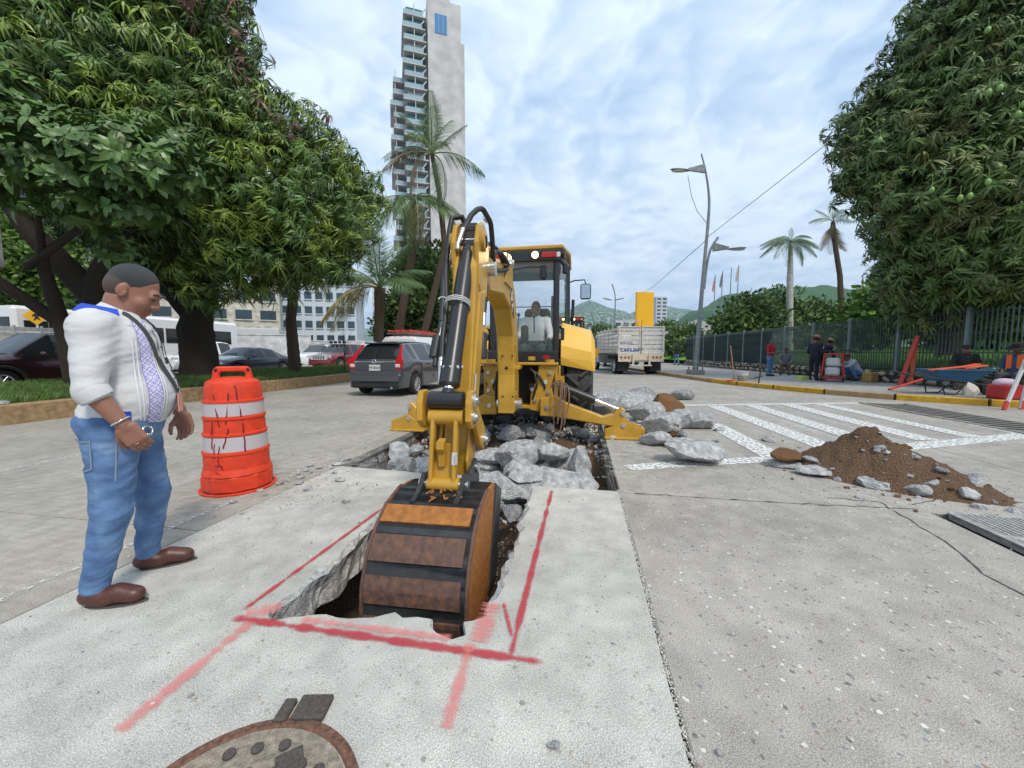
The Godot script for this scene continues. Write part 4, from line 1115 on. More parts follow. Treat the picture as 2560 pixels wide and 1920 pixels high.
func mango_pal_r(p: Vector3, d: Vector3, lb: Array) -> Color:
	var k := rng.randf_range(0.75, 1.3)
	if soil_noise.get_noise_3dv(p * 0.9) > 0.3: return Color(0.12 * k, 0.14 * k, 0.03 * k)
	return Color(0.09 * k, 0.155 * k, 0.03 * k)

func almond_pal(p: Vector3, d: Vector3, lb: Array) -> Color:
	var k := rng.randf_range(0.75, 1.3); return Color(0.092 * k, 0.172 * k, 0.04 * k)

func bright_pal(p: Vector3, d: Vector3, lb: Array) -> Color:
	var k := rng.randf_range(0.7, 1.35); return Color(0.11 * k, 0.20 * k, 0.03 * k)

func park_pal(p: Vector3, d: Vector3, lb: Array) -> Color:
	var k := rng.randf_range(0.65, 1.35); return Color(0.09 * k, 0.155 * k, 0.036 * k)

func lobes_of(a: Array) -> Array:  # [x, height, depth, radius, reddish]
	var out := []
	for k in a:
		var r: float = k[3]
		out.append([W(k[0], k[2], k[1]), Vector3(r * 1.12, r * 0.9, r * 1.12), k[4] if k.size() > 4 else 0.2])
	return out

func trees() -> void:
	soil_noise = noise(77, 1.0, 0, 2)
	var lm := leaf_mat("mango_leaf", 0.28, 0.42)
	var ros := [rosette(1, 10, 0.25, 0.05, 0.9, 1.3), rosette(2, 8, 0.28, 0.046, 1.2, 1.7), rosette(3, 12, 0.2, 0.048, 0.8, 0.8)]
	# left mango trees
	var ta := thing("mango_tree", "large mango tree with reddish young leaves over the median at the left", "tree")
	var tb := MB.new()
	limb(tb, [W(-10.2, 9.3, 0.2), W(-10.0, 9.4, 1.5), W(-9.9, 9.5, 2.6), W(-9.2, 9.6, 4.4), W(-8.0, 10.0, 6.6)], [0.52, 0.42, 0.40, 0.24, 0.10])
	limb(tb, [W(-9.95, 9.45, 2.4), W(-10.9, 9.0, 3.9), W(-11.8, 8.8, 5.6)], [0.30, 0.2, 0.08])
	limb(tb, [W(-9.95, 9.45, 2.5), W(-9.4, 10.3, 4.5), W(-8.8, 11.4, 6.8)], [0.28, 0.2, 0.08])
	obj("trunk", tb, M.bark, ta)
	crown(ta, lobes_of([[-11.35, 8.86, 9.5, 1.7, .5], [-10.08, 8.94, 9.6, 1.8, .4], [-9.04, 9.45, 10, 1.8, .7], [-8.34, 9.31, 10.4, 1.5, 1], [-7.75, 9.13, 10.8, 1.15, 1], [-7.49, 8.24, 10.8, 0.85, 1], [-10.98, 10.7, 9.5, 2.0], [-9.65, 11.29, 10, 2.0], [-8.67, 11.25, 10.6, 1.6, .8], [-10.66, 6.82, 9, 1.3], [-9.04, 6.74, 8.8, 1.4], [-7.92, 7.07, 9.2, 1.3], [-7.25, 7.35, 10, 1.0, .6], [-10.59, 5.79, 9.3, 1.1], [-8.69, 5.79, 8.8, 1.1], [-7.65, 5.9, 9.0, 1.05], [-9.29, 5.2, 9.8, 1.2], [-11.22, 5.06, 10.2, 1.0], [-11.99, 7.57, 9, 1.7], [-12.68, 10.04, 9.5, 2.0]]), 15.0, ros, lm, mango_pal, 0.84)
	var tc := thing("mango_tree", "broad mango tree with a thick dark trunk rising from the median grass behind the drum", "tree")
	tb = MB.new()
	limb(tb, [W(-9.35, 11.5, 0.25), W(-9.3, 11.5, 0.7), W(-9.35, 11.5, 1.9), W(-8.9, 11.4, 3.2), W(-7.6, 11.4, 4.8), W(-6.4, 11.8, 6.2)], [0.66, 0.50, 0.44, 0.36, 0.2, 0.08])
	limb(tb, [W(-9.3, 11.5, 2.2), W(-9.9, 10.9, 3.6), W(-10.2, 10.2, 5.0)], [0.34, 0.22, 0.08])
	limb(tb, [W(-9.1, 11.45, 2.6), W(-7.9, 10.6, 3.7), W(-6.9, 10.2, 4.6)], [0.24, 0.15, 0.06])
	obj("trunk", tb, M.bark, tc)
	crown(tc, lobes_of([[-7.71, 5.76, 9.6, 1.15], [-7.05, 6.52, 10.2, 1.2, .3], [-6.61, 7.04, 10.8, 1.15, .9], [-6.19, 7.25, 11.6, 1.1, 1], [-5.81, 6.99, 12.2, 1.0, .9], [-5.23, 6.54, 12.8, 0.95, .3], [-4.88, 6, 13.0, 0.75], [-6.24, 5.62, 10.6, 1.25], [-6.95, 5.1, 9.8, 1.15], [-5.59, 5.14, 11.6, 1.2], [-5.12, 4.99, 12.4, 0.85], [-6.42, 4.35, 10.8, 1.15], [-5.75, 4.01, 11.6, 0.85], [-7.24, 4.02, 10.4, 1.05], [-8.66, 4.84, 10.4, 1.25], [-9.8, 4.05, 10.9, 1.05], [-8.3, 3.13, 10.6, 0.75], [-7.28, 3.36, 11.2, 0.7], [-6.6, 3.35, 11.8, 0.6], [-10.51, 4.73, 11.0, 1.1], [-5.53, 3.96, 12.4, 0.6], [-8.4, 4.92, 11.6, 1.3], [-7.53, 4.2, 12.4, 1.1], [-10, 3.78, 11.6, 1.0]]), 15.0, ros, lm, mango_pal, 0.84)
	var al := thing("almond_tree", "tree with broad round leaves on slender boughs in front of the left mango tree", "tree")
	tb = MB.new()
	limb(tb, [W(-9.6, 8.5, 0.2), W(-9.7, 8.4, 1.8), W(-9.5, 8.0, 2.9), W(-8.8, 7.4, 3.7)], [0.17, 0.14, 0.10, 0.04], 8)
	limb(tb, [W(-9.7, 8.4, 1.8), W(-10.6, 7.4, 3.2), W(-10.8, 6.6, 4.1)], [0.12, 0.08, 0.03], 8)
	limb(tb, [W(-9.7, 7.9, 2.9), W(-7.6, 7.5, 3.9), W(-6.2, 7.3, 4.2)], [0.08, 0.05, 0.02], 8)
	obj("trunk", tb, M.bark, al)
	crown(al, lobes_of([[-9.23, 5.09, 7.2, 0.8], [-8.61, 4.89, 7.2, 0.75], [-7.68, 4.57, 7.1, 0.75], [-6.93, 4.55, 7.2, 0.72], [-6.32, 4.57, 7.4, 0.62], [-6.05, 4.52, 7.6, 0.42], [-8.88, 4.25, 7.3, 0.6], [-7.87, 4.11, 7.3, 0.55], [-6.95, 4.15, 7.4, 0.55], [-8.95, 5.62, 7.3, 0.6], [-8.46, 3.54, 8.3, 0.4], [-8.24, 3.32, 8.4, 0.3]]), 13.0, [rosette(8, 8, 0.20, 0.115, 1.1, 0.35), rosette(9, 7, 0.22, 0.12, 1.3, 0.5)], leaf_mat("almond_leaf", 0.4, 0.4), almond_pal, 0.85, 0.15)
	# bright foliage behind at the left
	for k in [["light green street tree behind the footbridge beam", [[-23.76, 6.55, 19, 1.5], [-22.52, 5.61, 19, 1.4], [-23.52, 4.58, 18.5, 1.3], [-23.18, 7.03, 20, 1.3], [-23.06, 4, 19, 0.9]], W(-22.5, 19, 0)], ["pale green shrub with yellow leaves beside the shop front", [[-25.89, 3.67, 22, 0.8], [-27.51, 3.22, 22, 0.7], [-25.96, 4.62, 24, 1.0]], W(-27, 22, 0)]]:
		var t := thing("street_tree", k[0], "tree"); var q := MB.new(); limb(q, [k[2], k[2] + Vector3(0.1, 2.4, 0), k[2] + Vector3(0.3, 4.6, 0)], [0.2, 0.16, 0.05], 8); obj("trunk", q, M.bark, t)
		crown(t, lobes_of(k[1]), 9.0, [leaf_clump(21, 14, 0.3, 0.22)], leaf_mat("bright_leaf", 0.5, 0.5), bright_pal, 1.2)
	# shrubs and dark trees in the middle distance
	for k in [["dark bushy tree behind the white van and the boom", [[-4.92, 5.21, 22, 1.5], [-4.27, 4.33, 22, 1.3], [-5.28, 3.61, 21.5, 1.2], [-4.06, 3, 22, 1.2], [-4.78, 6.54, 23, 0.9]], W(-5, 22, 0), 0], ["round shrub with yellowish leaves beside the red ladders", [[-6.66, 3, 22, 0.9], [-6.08, 3.67, 22, 0.8], [-7.12, 2.44, 22, 0.6]], W(-6.4, 22, 0), 0]]:
		var t := thing("street_tree", k[0], "tree"); var q := MB.new(); limb(q, [k[2], k[2] + Vector3(0.1, 2.0, 0), k[2] + Vector3(0.2, 3.6, 0)], [0.16, 0.12, 0.05], 8); obj("trunk", q, M.bark, t)
		crown(t, lobes_of(k[1]), 10.0, [leaf_clump(22, 14, 0.3, 0.22)], leaf_mat("park_leaf", 0.3, 0.6), park_pal, 1.1)
	# right mango
	var tr := thing("mango_tree", "huge dense mango tree with hanging green fruit above the right end of the fence", "tree")
	tb = MB.new(); limb(tb, [W(17.2, 15.2, 0.4), W(17.0, 15.0, 2.6), W(16.6, 14.6, 4.6), W(15.6, 13.6, 7.0)], [0.42, 0.34, 0.28, 0.1]); limb(tb, [W(17.0, 15.0, 2.6), W(18.6, 14.2, 5.0), W(19.2, 13.6, 8.0)], [0.28, 0.2, 0.08]); limb(tb, [W(17.0, 15.0, 2.4), W(15.0, 15.8, 4.6)], [0.22, 0.08]); obj("trunk", tb, M.bark, tr)
	crown(tr, lobes_of([[11.7, 8.58, 13.2, 1.1], [12.5, 9.08, 13, 1.3], [12.88, 9.88, 12.6, 1.4], [13.21, 10.6, 12.2, 1.5], [13.85, 11.1, 12, 1.6], [12.8, 7.58, 11.8, 1.6], [13.58, 8.57, 11.3, 1.6], [13.89, 7.15, 11, 1.5], [12, 7.18, 12.6, 1.35], [11.37, 7.71, 13.2, 0.8], [11.91, 6.75, 13, 1.1], [11.25, 6.77, 13.2, 0.5], [12.39, 5.67, 11.8, 1.5], [13.18, 5.58, 11, 1.6], [12.92, 5.24, 12.6, 1.2], [13.09, 4.79, 13.2, 0.9], [12.96, 4.15, 12.2, 1.35], [13.38, 3.94, 11.3, 1.5], [13.94, 4.24, 10.8, 1.6], [13.4, 3.05, 13, 1.0], [13.96, 2.81, 12.2, 1.1], [14.57, 2.79, 11.6, 1.1], [13.61, 3.82, 13.6, 0.8], [15.09, 2.79, 11.2, 1.2], [14.57, 9.78, 11.4, 1.8], [14.62, 12.58, 12, 1.9], [14.81, 6.12, 10.8, 1.7], [13.88, 12.26, 12.6, 1.3]]), 14.0, [rosette(4, 11, 0.27, 0.058, 0.9, 1.1), rosette(5, 9, 0.29, 0.054, 1.2, 1.5), rosette(6, 13, 0.2, 0.055, 0.8, 0.7)], leaf_mat("mango_leaf_r", 0.26, 0.5), mango_pal_r, 0.88)
	var mg := MB.new(); mg.ell(Vector3(0, -0.30, 0), Vector3(0.062, 0.085, 0.055), 10, 7); mg.tube([Vector3(0, 0, 0), Vector3(0.01, -0.22, 0)], 0.006, 5, false); var mg_m := mg.mesh()
	for k in [[11.81, 7.57, 9.9], [11.55, 7.47, 9.9], [11.94, 6.79, 9.6], [10.54, 7.25, 11.6], [11.39, 5.25, 9.6], [11.22, 5.01, 9.8], [11.09, 5, 9.9], [12.07, 9.34, 10.5], [10.9, 5.39, 10.4], [11.78, 4.08, 11.0], [11.8, 6.9, 9.4], [12.08, 8.45, 10.6]]:
		var o := obj("mango", mg_m, mat("mango_green", Color(0.20, 0.34, 0.09), 0.45), tr); o.position = W(k[0], k[2], k[1]) + Vector3(0, 0.3, 0); o.rotation.y = rng.randf() * 6
	# park trees behind the fence
	var pk := [["round dark green park tree behind the solid part of the fence", [[20.54, 4.7, 34, 1.5], [18.9, 3.6, 33, 1.4], [21.17, 3.6, 33, 1.5], [20.06, 2.73, 32.5, 1.4], [18.72, 2.73, 34, 1.0]], W(21, 34, 0.8)],
		["taller leafy park tree just left of the royal palm trunk", [[24.48, 5.53, 36, 1.3], [25.4, 4.18, 36, 1.5], [23.94, 2.92, 35, 1.4], [26.09, 3.26, 36, 1.2]], W(25.5, 36, 0.8)],
		["wide pale green park tree between the two tall palms", [[29.21, 4.73, 38, 1.4], [29.99, 4.08, 37, 1.4], [27.38, 3.26, 36, 1.5], [31.95, 4.54, 38, 1.2], [29.97, 3.26, 36, 1.3]], W(30, 37, 0.8)],
		["yellow-green bushy tree to the right of the leaning palm", [[21.99, 3.67, 24, 1.1], [21.03, 3.91, 22, 1.1], [21.56, 2.94, 24, 0.9], [21.54, 3.13, 22, 1.1], [21.49, 2.75, 23, 1.0], [21.72, 2.58, 25, 0.7]], W(21, 23, 0.8)],
		["dark shrub mass behind the fence below the big mango crown", [[22.27, 2.17, 19, 1.2], [22.93, 2.31, 18, 1.3], [22.67, 2.59, 17, 1.5], [24.54, 1.61, 20, 0.8]], W(23.4, 19, 0.9)],
		["small green tree in front of the far houses beside the lamp post", [[17.91, 2.76, 40, 1.2], [17.11, 2.23, 40, 1.1], [18.3, 1.76, 39, 1.0], [16.35, 1.5, 36, 0.9]], W(17.6, 40, 0)],
		["dark green tree beside the yellow board", [[24.54, 4.5, 62, 1.5], [22.86, 3.35, 60, 1.5]], W(23.8, 62, 0)],
		["bushy tree behind the second digger", [[13.58, 3.78, 60, 1.7], [15.24, 2.99, 58, 1.6], [18.45, 3.69, 64, 1.4], [13.32, 2.56, 55, 1.4]], W(14.6, 60, 0)]]
	for k in pk:
		var t := thing("park_tree", k[0], "tree"); var q := MB.new(); var lo: Array = lobes_of(k[1])
		limb(q, [k[2], k[2].lerp(lo[0][0], 0.5), lo[0][0]], [0.3, 0.22, 0.06], 8); obj("trunk", q, M.bark, t)
		crown(t, lo, 5.0, [leaf_clump(23, 18, 0.45, 0.30)], M.park_leaf, bright_pal if k[0].begins_with("yellow") else park_pal, 1.25)
	palms()

func frond(seed_: int, droop: float, twist: float, hang: float, n := 40) -> ArrayMesh:  # along +X, one long, leaflets both sides
	var b := MB.new(); var r := RandomNumberGenerator.new(); r.seed = seed_
	var P := []
	for i in 13:
		var t := i / 12.0; P.append(Vector3(t * (1.0 - 0.18 * droop * t), 0.20 * t - droop * t * t * 0.75, 0))
	var R := []; for i in 13: R.append(lerpf(0.014, 0.003, i / 12.0))
	b.col = Color(1.3, 1.15, 0.8); b.tube(P, R, 5, false); b.col = Color(1, 1, 1)
	for i in n:
		var t := 0.16 + 0.84 * float(i) / n
		var f := t * 12; var k := mini(int(f), 11); var p: Vector3 = P[k].lerp(P[k + 1], f - k); var d: Vector3 = (P[k + 1] - P[k]).normalized()
		var l := 0.27 * sin(PI * clampf(0.2 + t * 0.75, 0, 1)) * r.randf_range(0.85, 1.1)
		for s in [-1.0, 1.0]:
			var dir := (Vector3(0, 0, s) + d * 0.75 + Vector3(0, r.randf_range(-0.25, 0.15), 0)).normalized()
			var q := r.randf_range(0.8, 1.2); b.col = Color(q, q, q)
			leaf(b, p, dir, Vector3.UP.cross(dir).cross(dir) * -1.0, l, 0.012, hang * r.randf_range(0.7, 1.3), 2)
	return b.mesh()

func palm(called: String, label: String, trunk: Array, rad: Array, fronds: Array, fl: float, bark: Material, meshes: Array, extra := 0.0) -> Node3D:  # fronds: [azimuth, elevation, kind, scale, tone]
	var t := thing(called, label, "palm tree")
	var b := MB.new()
	var P := []; var R := []
	for i in trunk.size() - 1:
		for k in 14:
			var q := k / 14.0; P.append(trunk[i].lerp(trunk[i + 1], q)); R.append(lerpf(rad[i], rad[i + 1], q) * (1.0 + (0.07 if k % 2 == 0 else 0.0)))
	P.append(trunk[-1]); R.append(rad[-1]); b.tube(P, R, 12)
	obj("trunk", b, bark, t)
	for f in fronds:
		var o := obj("frond", meshes[f[2]], leaf_mat("frond_%d" % f[4], 0.35, 0.45), t)
		M["frond_%d" % f[4]].albedo_color = [lin(0.085, 0.155, 0.05), lin(0.16, 0.21, 0.06), lin(0.38, 0.30, 0.08), lin(0.22, 0.165, 0.10), lin(0.115, 0.20, 0.06)][f[4]]
		var s: float = fl * f[3]
		o.transform = Transform3D(Basis(Vector3.UP, deg_to_rad(f[0])) * Basis(Vector3(0, 0, 1), deg_to_rad(f[1])) * Basis.from_scale(Vector3.ONE * s), trunk[-1])
	return t

func palms() -> void:
	var fm := [frond(1, 0.35, 0, 0.35), frond(2, 0.8, 0, 0.8), frond(3, 1.25, 0, 1.1), frond(4, 0.15, 0, 0.2)]
	# tall coconut palm before the tower: fronds by bearing
	palm("coconut_palm", "tall coconut palm with ragged fronds in front of the white tower", [W(-4.85, 19.2, 0.2), W(-3.22, 19, 6.17), W(-3.45, 19, 8.76), W(-3.77, 19, 10.49)], [0.2, 0.13, 0.12, 0.10],
		[[10, 8, 1, 1.0, 0], [-30, -35, 2, 0.9, 0], [160, 30, 1, 1.05, 0], [185, 5, 1, 0.95, 3], [95, 78, 0, 1.05, 0], [60, 60, 0, 1.05, 0], [120, 62, 0, 1.0, 0], [35, 40, 3, 1.0, 0], [200, -20, 2, 0.8, 3], [250, 20, 1, 0.8, 1], [300, 10, 1, 0.8, 1], [75, 40, 0, 1.0, 0], [140, 45, 0, 1.0, 0], [280, 60, 3, 0.9, 0], [170, 55, 0, 1.0, 0]], 2.75, M.palm_bark, fm)
	palm("coconut_palm", "shorter drooping palm with long hanging fronds under the tall palm", [W(-6.2, 19.8, 0.2), W(-4.93, 19.5, 5.92), W(-4.78, 19.5, 8.59)], [0.22, 0.19, 0.17],
		[[20, 30, 2, 1.0, 4], [-20, 10, 2, 1.1, 4], [170, 20, 1, 1.0, 1], [200, 0, 2, 1.0, 4], [150, -25, 2, 1.1, 1], [60, 50, 2, 1.0, 4], [120, 45, 2, 1.0, 4], [250, 0, 2, 1.1, 4], [290, -10, 2, 1.1, 1], [320, -30, 2, 1.0, 3], [230, -40, 2, 1.0, 1], [0, -45, 2, 0.9, 3], [190, -50, 2, 1.0, 4]], 2.4, M.palm_bark, fm)
	palm("coconut_palm", "low coconut palm with spreading fronds above the grey hatchback", [W(-5.9, 17.0, 0.3), W(-5.8, 17, 2.24), W(-5.72, 17, 3.96)], [0.26, 0.19, 0.24],
		[[0, 42, 1, 1.0, 0], [-25, 22, 1, 1.05, 4], [20, 62, 0, 1.0, 0], [178, 30, 1, 1.05, 1], [195, 10, 2, 1.1, 2], [160, 55, 0, 1.0, 0], [95, 80, 3, 1.05, 0], [130, 65, 0, 1.0, 0], [55, 70, 0, 1.0, 4], [210, 40, 1, 1.0, 4], [240, 25, 1, 1.0, 1], [285, 25, 1, 1.0, 4], [320, 15, 1, 1.05, 4], [340, 48, 0, 1.0, 0], [175, 5, 2, 1.1, 2], [270, 60, 3, 1.0, 0]], 2.5, M.palm_bark, fm)
	var ps := palm("coconut_palm", "slim ringed palm trunk on the median whose head is lost in mango leaves", [W(-8.2, 14.6, 0.3), W(-8.17, 14.4, 2.38), W(-7.93, 14.4, 3.97), W(-7.58, 14.4, 4.69)], [0.22, 0.17, 0.15, 0.14],
		[[0, 10, 1, 1.0, 2], [-35, 0, 2, 1.0, 2], [20, 30, 1, 1.0, 1], [-15, -15, 2, 0.9, 1], [150, 40, 1, 1.0, 0]], 2.0, M.palm_bark, fm)
	palm("royal_palm", "royal palm with a smooth pale trunk standing behind the fence", [W(22.9, 32, 0.8), W(22.62, 32, 7.04), W(22.56, 32, 8.63), W(22.51, 32, 9.95)], [0.27, 0.23, 0.17, 0.14],
		[[0, 35, 2, 1.0, 0], [25, 15, 2, 1.0, 0], [180, 40, 2, 1.05, 0], [160, 20, 2, 1.0, 0], [200, 5, 2, 0.95, 0], [-20, 10, 2, 0.95, 0], [340, -20, 2, 0.9, 0], [90, 65, 2, 1.0, 0], [60, 45, 2, 1.0, 0], [120, 45, 2, 1.0, 0], [240, 20, 2, 0.9, 0], [300, 20, 2, 0.9, 0], [270, 40, 2, 0.9, 0], [210, -30, 2, 0.85, 0], [100, 85, 3, 0.6, 0]], 2.15, mat("royal_trunk", Color(0.62, 0.60, 0.56), 0.8, 0, TX.blot, 2.0), fm)
	palm("coconut_palm", "leaning coconut palm with a skirt of dead fronds near the right tree", [W(24.0, 28, 0.6), W(23.33, 28, 6.59), W(22.76, 28, 9.08), W(22.57, 28, 10.31)], [0.24, 0.16, 0.14, 0.13],
		[[0, 25, 1, 0.9, 0], [180, 25, 1, 1.0, 0], [40, 50, 0, 0.9, 0], [140, 50, 0, 0.9, 0], [90, 75, 3, 0.9, 0], [250, 40, 1, 0.9, 0], [320, 40, 1, 0.9, 0], [200, -75, 2, 1.1, 3], [170, -70, 2, 1.2, 3], [260, -80, 2, 1.1, 3], [20, -75, 2, 0.9, 3], [230, -70, 2, 1.2, 3]], 1.75, M.palm_bark, fm)
	palm("fan_palm", "small palm by the far road behind the lorry", [W(17.0, 58, 0), W(16.88, 58, 4.17)], [0.25, 0.2], [[0, 30, 2, 1.0, 0], [60, 40, 2, 1.0, 0], [120, 40, 2, 1.0, 1], [180, 30, 2, 1.0, 0], [240, 20, 2, 1.0, 1], [300, 20, 2, 1.0, 0], [200, -30, 2, 1.0, 3], [330, -30, 2, 1.0, 3]], 2.6, M.palm_bark, fm)

func SY(xo := 0.0) -> Transform3D: return Transform3D(Basis(Vector3(0, 0, 1), Vector3(0, 1, 0), Vector3(-1, 0, 0)), Vector3(xo, 0, 0))

func pin(b: MB, s: float, y: float, half: float, r: float) -> void:
	b.cyl(Vector3(-half, y, s), Vector3(half, y, s), r, 16)

func bolts(parent: Node, called: String, spots: Array, r: float, m: Material, axis := Vector3(1, 0, 0), at := Transform3D.IDENTITY) -> void:
	for p in spots:
		var b := MB.new(); b.at(at); b.cyl(p - axis * 0.012, p + axis * 0.016, r, 12); b.cyl(p + axis * 0.012, p + axis * 0.026, r * 0.55, 6)
		obj(called, b, m, parent)

func digger_wheel(parent: Node3D, ctr: Vector3, r: float, w: float, out: float, lugs: int) -> void:
	var wh := Node3D.new(); wh.name = "wheel"; parent.add_child(wh, true); wh.position = ctr
	var ax := Transform3D(Basis(Vector3(0, 1, 0), Vector3(-1, 0, 0), Vector3(0, 0, 1)), Vector3.ZERO)  # lathe axis y -> -x
	var k := r - 0.045; var h := w * 0.5
	var b := MB.new()
	b.lathe([Vector2(r * 0.52, -h * 0.72), Vector2(r * 0.62, -h * 0.95), Vector2(r * 0.8, -h), Vector2(k * 0.97, -h * 0.86), Vector2(k, -h * 0.6), Vector2(k, h * 0.6), Vector2(k * 0.97, h * 0.86), Vector2(r * 0.8, h), Vector2(r * 0.62, h * 0.95), Vector2(r * 0.52, h * 0.72)], 40, ax)
	obj("tyre", b, M.rubber_dusty, wh)
	b = MB.new()
	b.lathe([Vector2(r * 0.53, -h * 0.74), Vector2(r * 0.48, -h * 0.6), Vector2(r * 0.46, 0), Vector2(r * 0.48, h * 0.6), Vector2(r * 0.53, h * 0.74)], 32, ax)
	b.lathe([Vector2(r * 0.47, 0.35 * h * out), Vector2(r * 0.30, 0.2 * h * out), Vector2(r * 0.16, 0.3 * h * out), Vector2(0, 0.32 * h * out)] , 28, ax)
	obj("rim", b, M.cat_yellow, wh)
	if lugs > 0:
		var lb := MB.new(); lb.box(Vector3.ZERO, Vector3(w * 0.58, 0.055, 0.052), 0.012); var lm := lb.mesh()
		for i in lugs:
			for s in [-1.0, 1.0]:
				var a: float = TAU * (i + (0.5 if s > 0 else 0.0)) / lugs
				var o := obj("tread_lug", lm, M.rubber_dusty, wh)
				var base := Basis(Vector3.RIGHT, a)
				o.transform = Transform3D(base * Basis(Vector3.UP, s * 0.72), base * Vector3(s * w * 0.235, r - 0.022, 0))

func pane(parent: Node, called: String, q: Array, m: Material) -> void:
	var b := MB.new(); b.quad(q[0], q[1], q[2], q[3]); obj(called, b, m, parent)

func stabiliser(t: Node3D, sg: float, reach: float, raised := false) -> void:
	var g := Node3D.new(); g.name = "stabiliser"; t.add_child(g, true)
	var x0 := 0.42; var out := reach
	if raised:
		g.position = Vector3(sg * 0.45, 0.5, 0.1); g.rotation.z = sg * 1.05
		x0 = 0.0; out = reach - 0.45
	var oy := -0.06 if raised else 0.42; var ey := -0.1 if raised else 0.27
	var F := Transform3D(Basis(Vector3(sg, 0, 0), Vector3(0, 1, 0), Vector3(0, 0, 1)), Vector3.ZERO)
	var b := MB.new(); b.at(F)
	b.prism([Vector2(x0 - 0.1, oy - 0.13), Vector2(x0 + 0.12, oy - 0.14), Vector2(out - 0.1, ey - 0.11), Vector2(out, ey - 0.06), Vector2(out, ey + 0.13), Vector2(out - 0.06, ey + 0.17), Vector2(out - 0.16, ey + 0.07), Vector2(out - 0.3, ey + 0.03), Vector2(x0 + 0.25, oy + 0.07), Vector2(x0 + 0.1, oy + 0.16), Vector2(x0 - 0.1, oy + 0.12)], 0.16, T3(Vector3(0, 0, 0.1)), 0.012)
	obj("leg", b, M.cat_yellow, g)
	b = MB.new(); b.at(F)
	var c0 := Vector3(x0 + 0.2, oy + 0.27, 0.0); var c2 := Vector3(out - 0.03, ey + 0.10, 0.05); var c1 := c0.lerp(c2, 0.56)
	b.cyl(c0, c1, 0.058); obj("ram_barrel", b, M.cat_black, g)
	b = MB.new(); b.at(F); b.cyl(c1, c2, 0.030); obj("ram_rod", b, M.chrome, g)
	b = MB.new(); b.at(F)
	for z in [0.0, 0.2]: b.prism([Vector2(out - 0.27, ey - 0.26), Vector2(out + 0.25, ey - 0.26), Vector2(out + 0.25, ey - 0.11), Vector2(out + 0.12, ey - 0.08), Vector2(out + 0.04, ey - 0.03), Vector2(out - 0.03, ey - 0.02), Vector2(out - 0.09, ey - 0.07), Vector2(out - 0.27, ey - 0.13)], 0.022, T3(Vector3(0, 0, z)), 0.004)
	b.box(Vector3(out - 0.01, ey - 0.25, 0.1), Vector3(0.54, 0.03, 0.32), 0.006)
	b.box(Vector3(out + 0.24, ey - 0.17, 0.1), Vector3(0.03, 0.12, 0.24), 0.006)
	obj("foot_pad", b, M.cat_yellow, g)
	bolts(g, "bolt", [Vector3(sg * (out - 0.03), ey - 0.075, 0.21), Vector3(sg * (out - 0.03), ey + 0.09, 0.185), Vector3(sg * (x0 + 0.0), oy, 0.185)], 0.032, M.steel, Vector3(0, 0, 1))

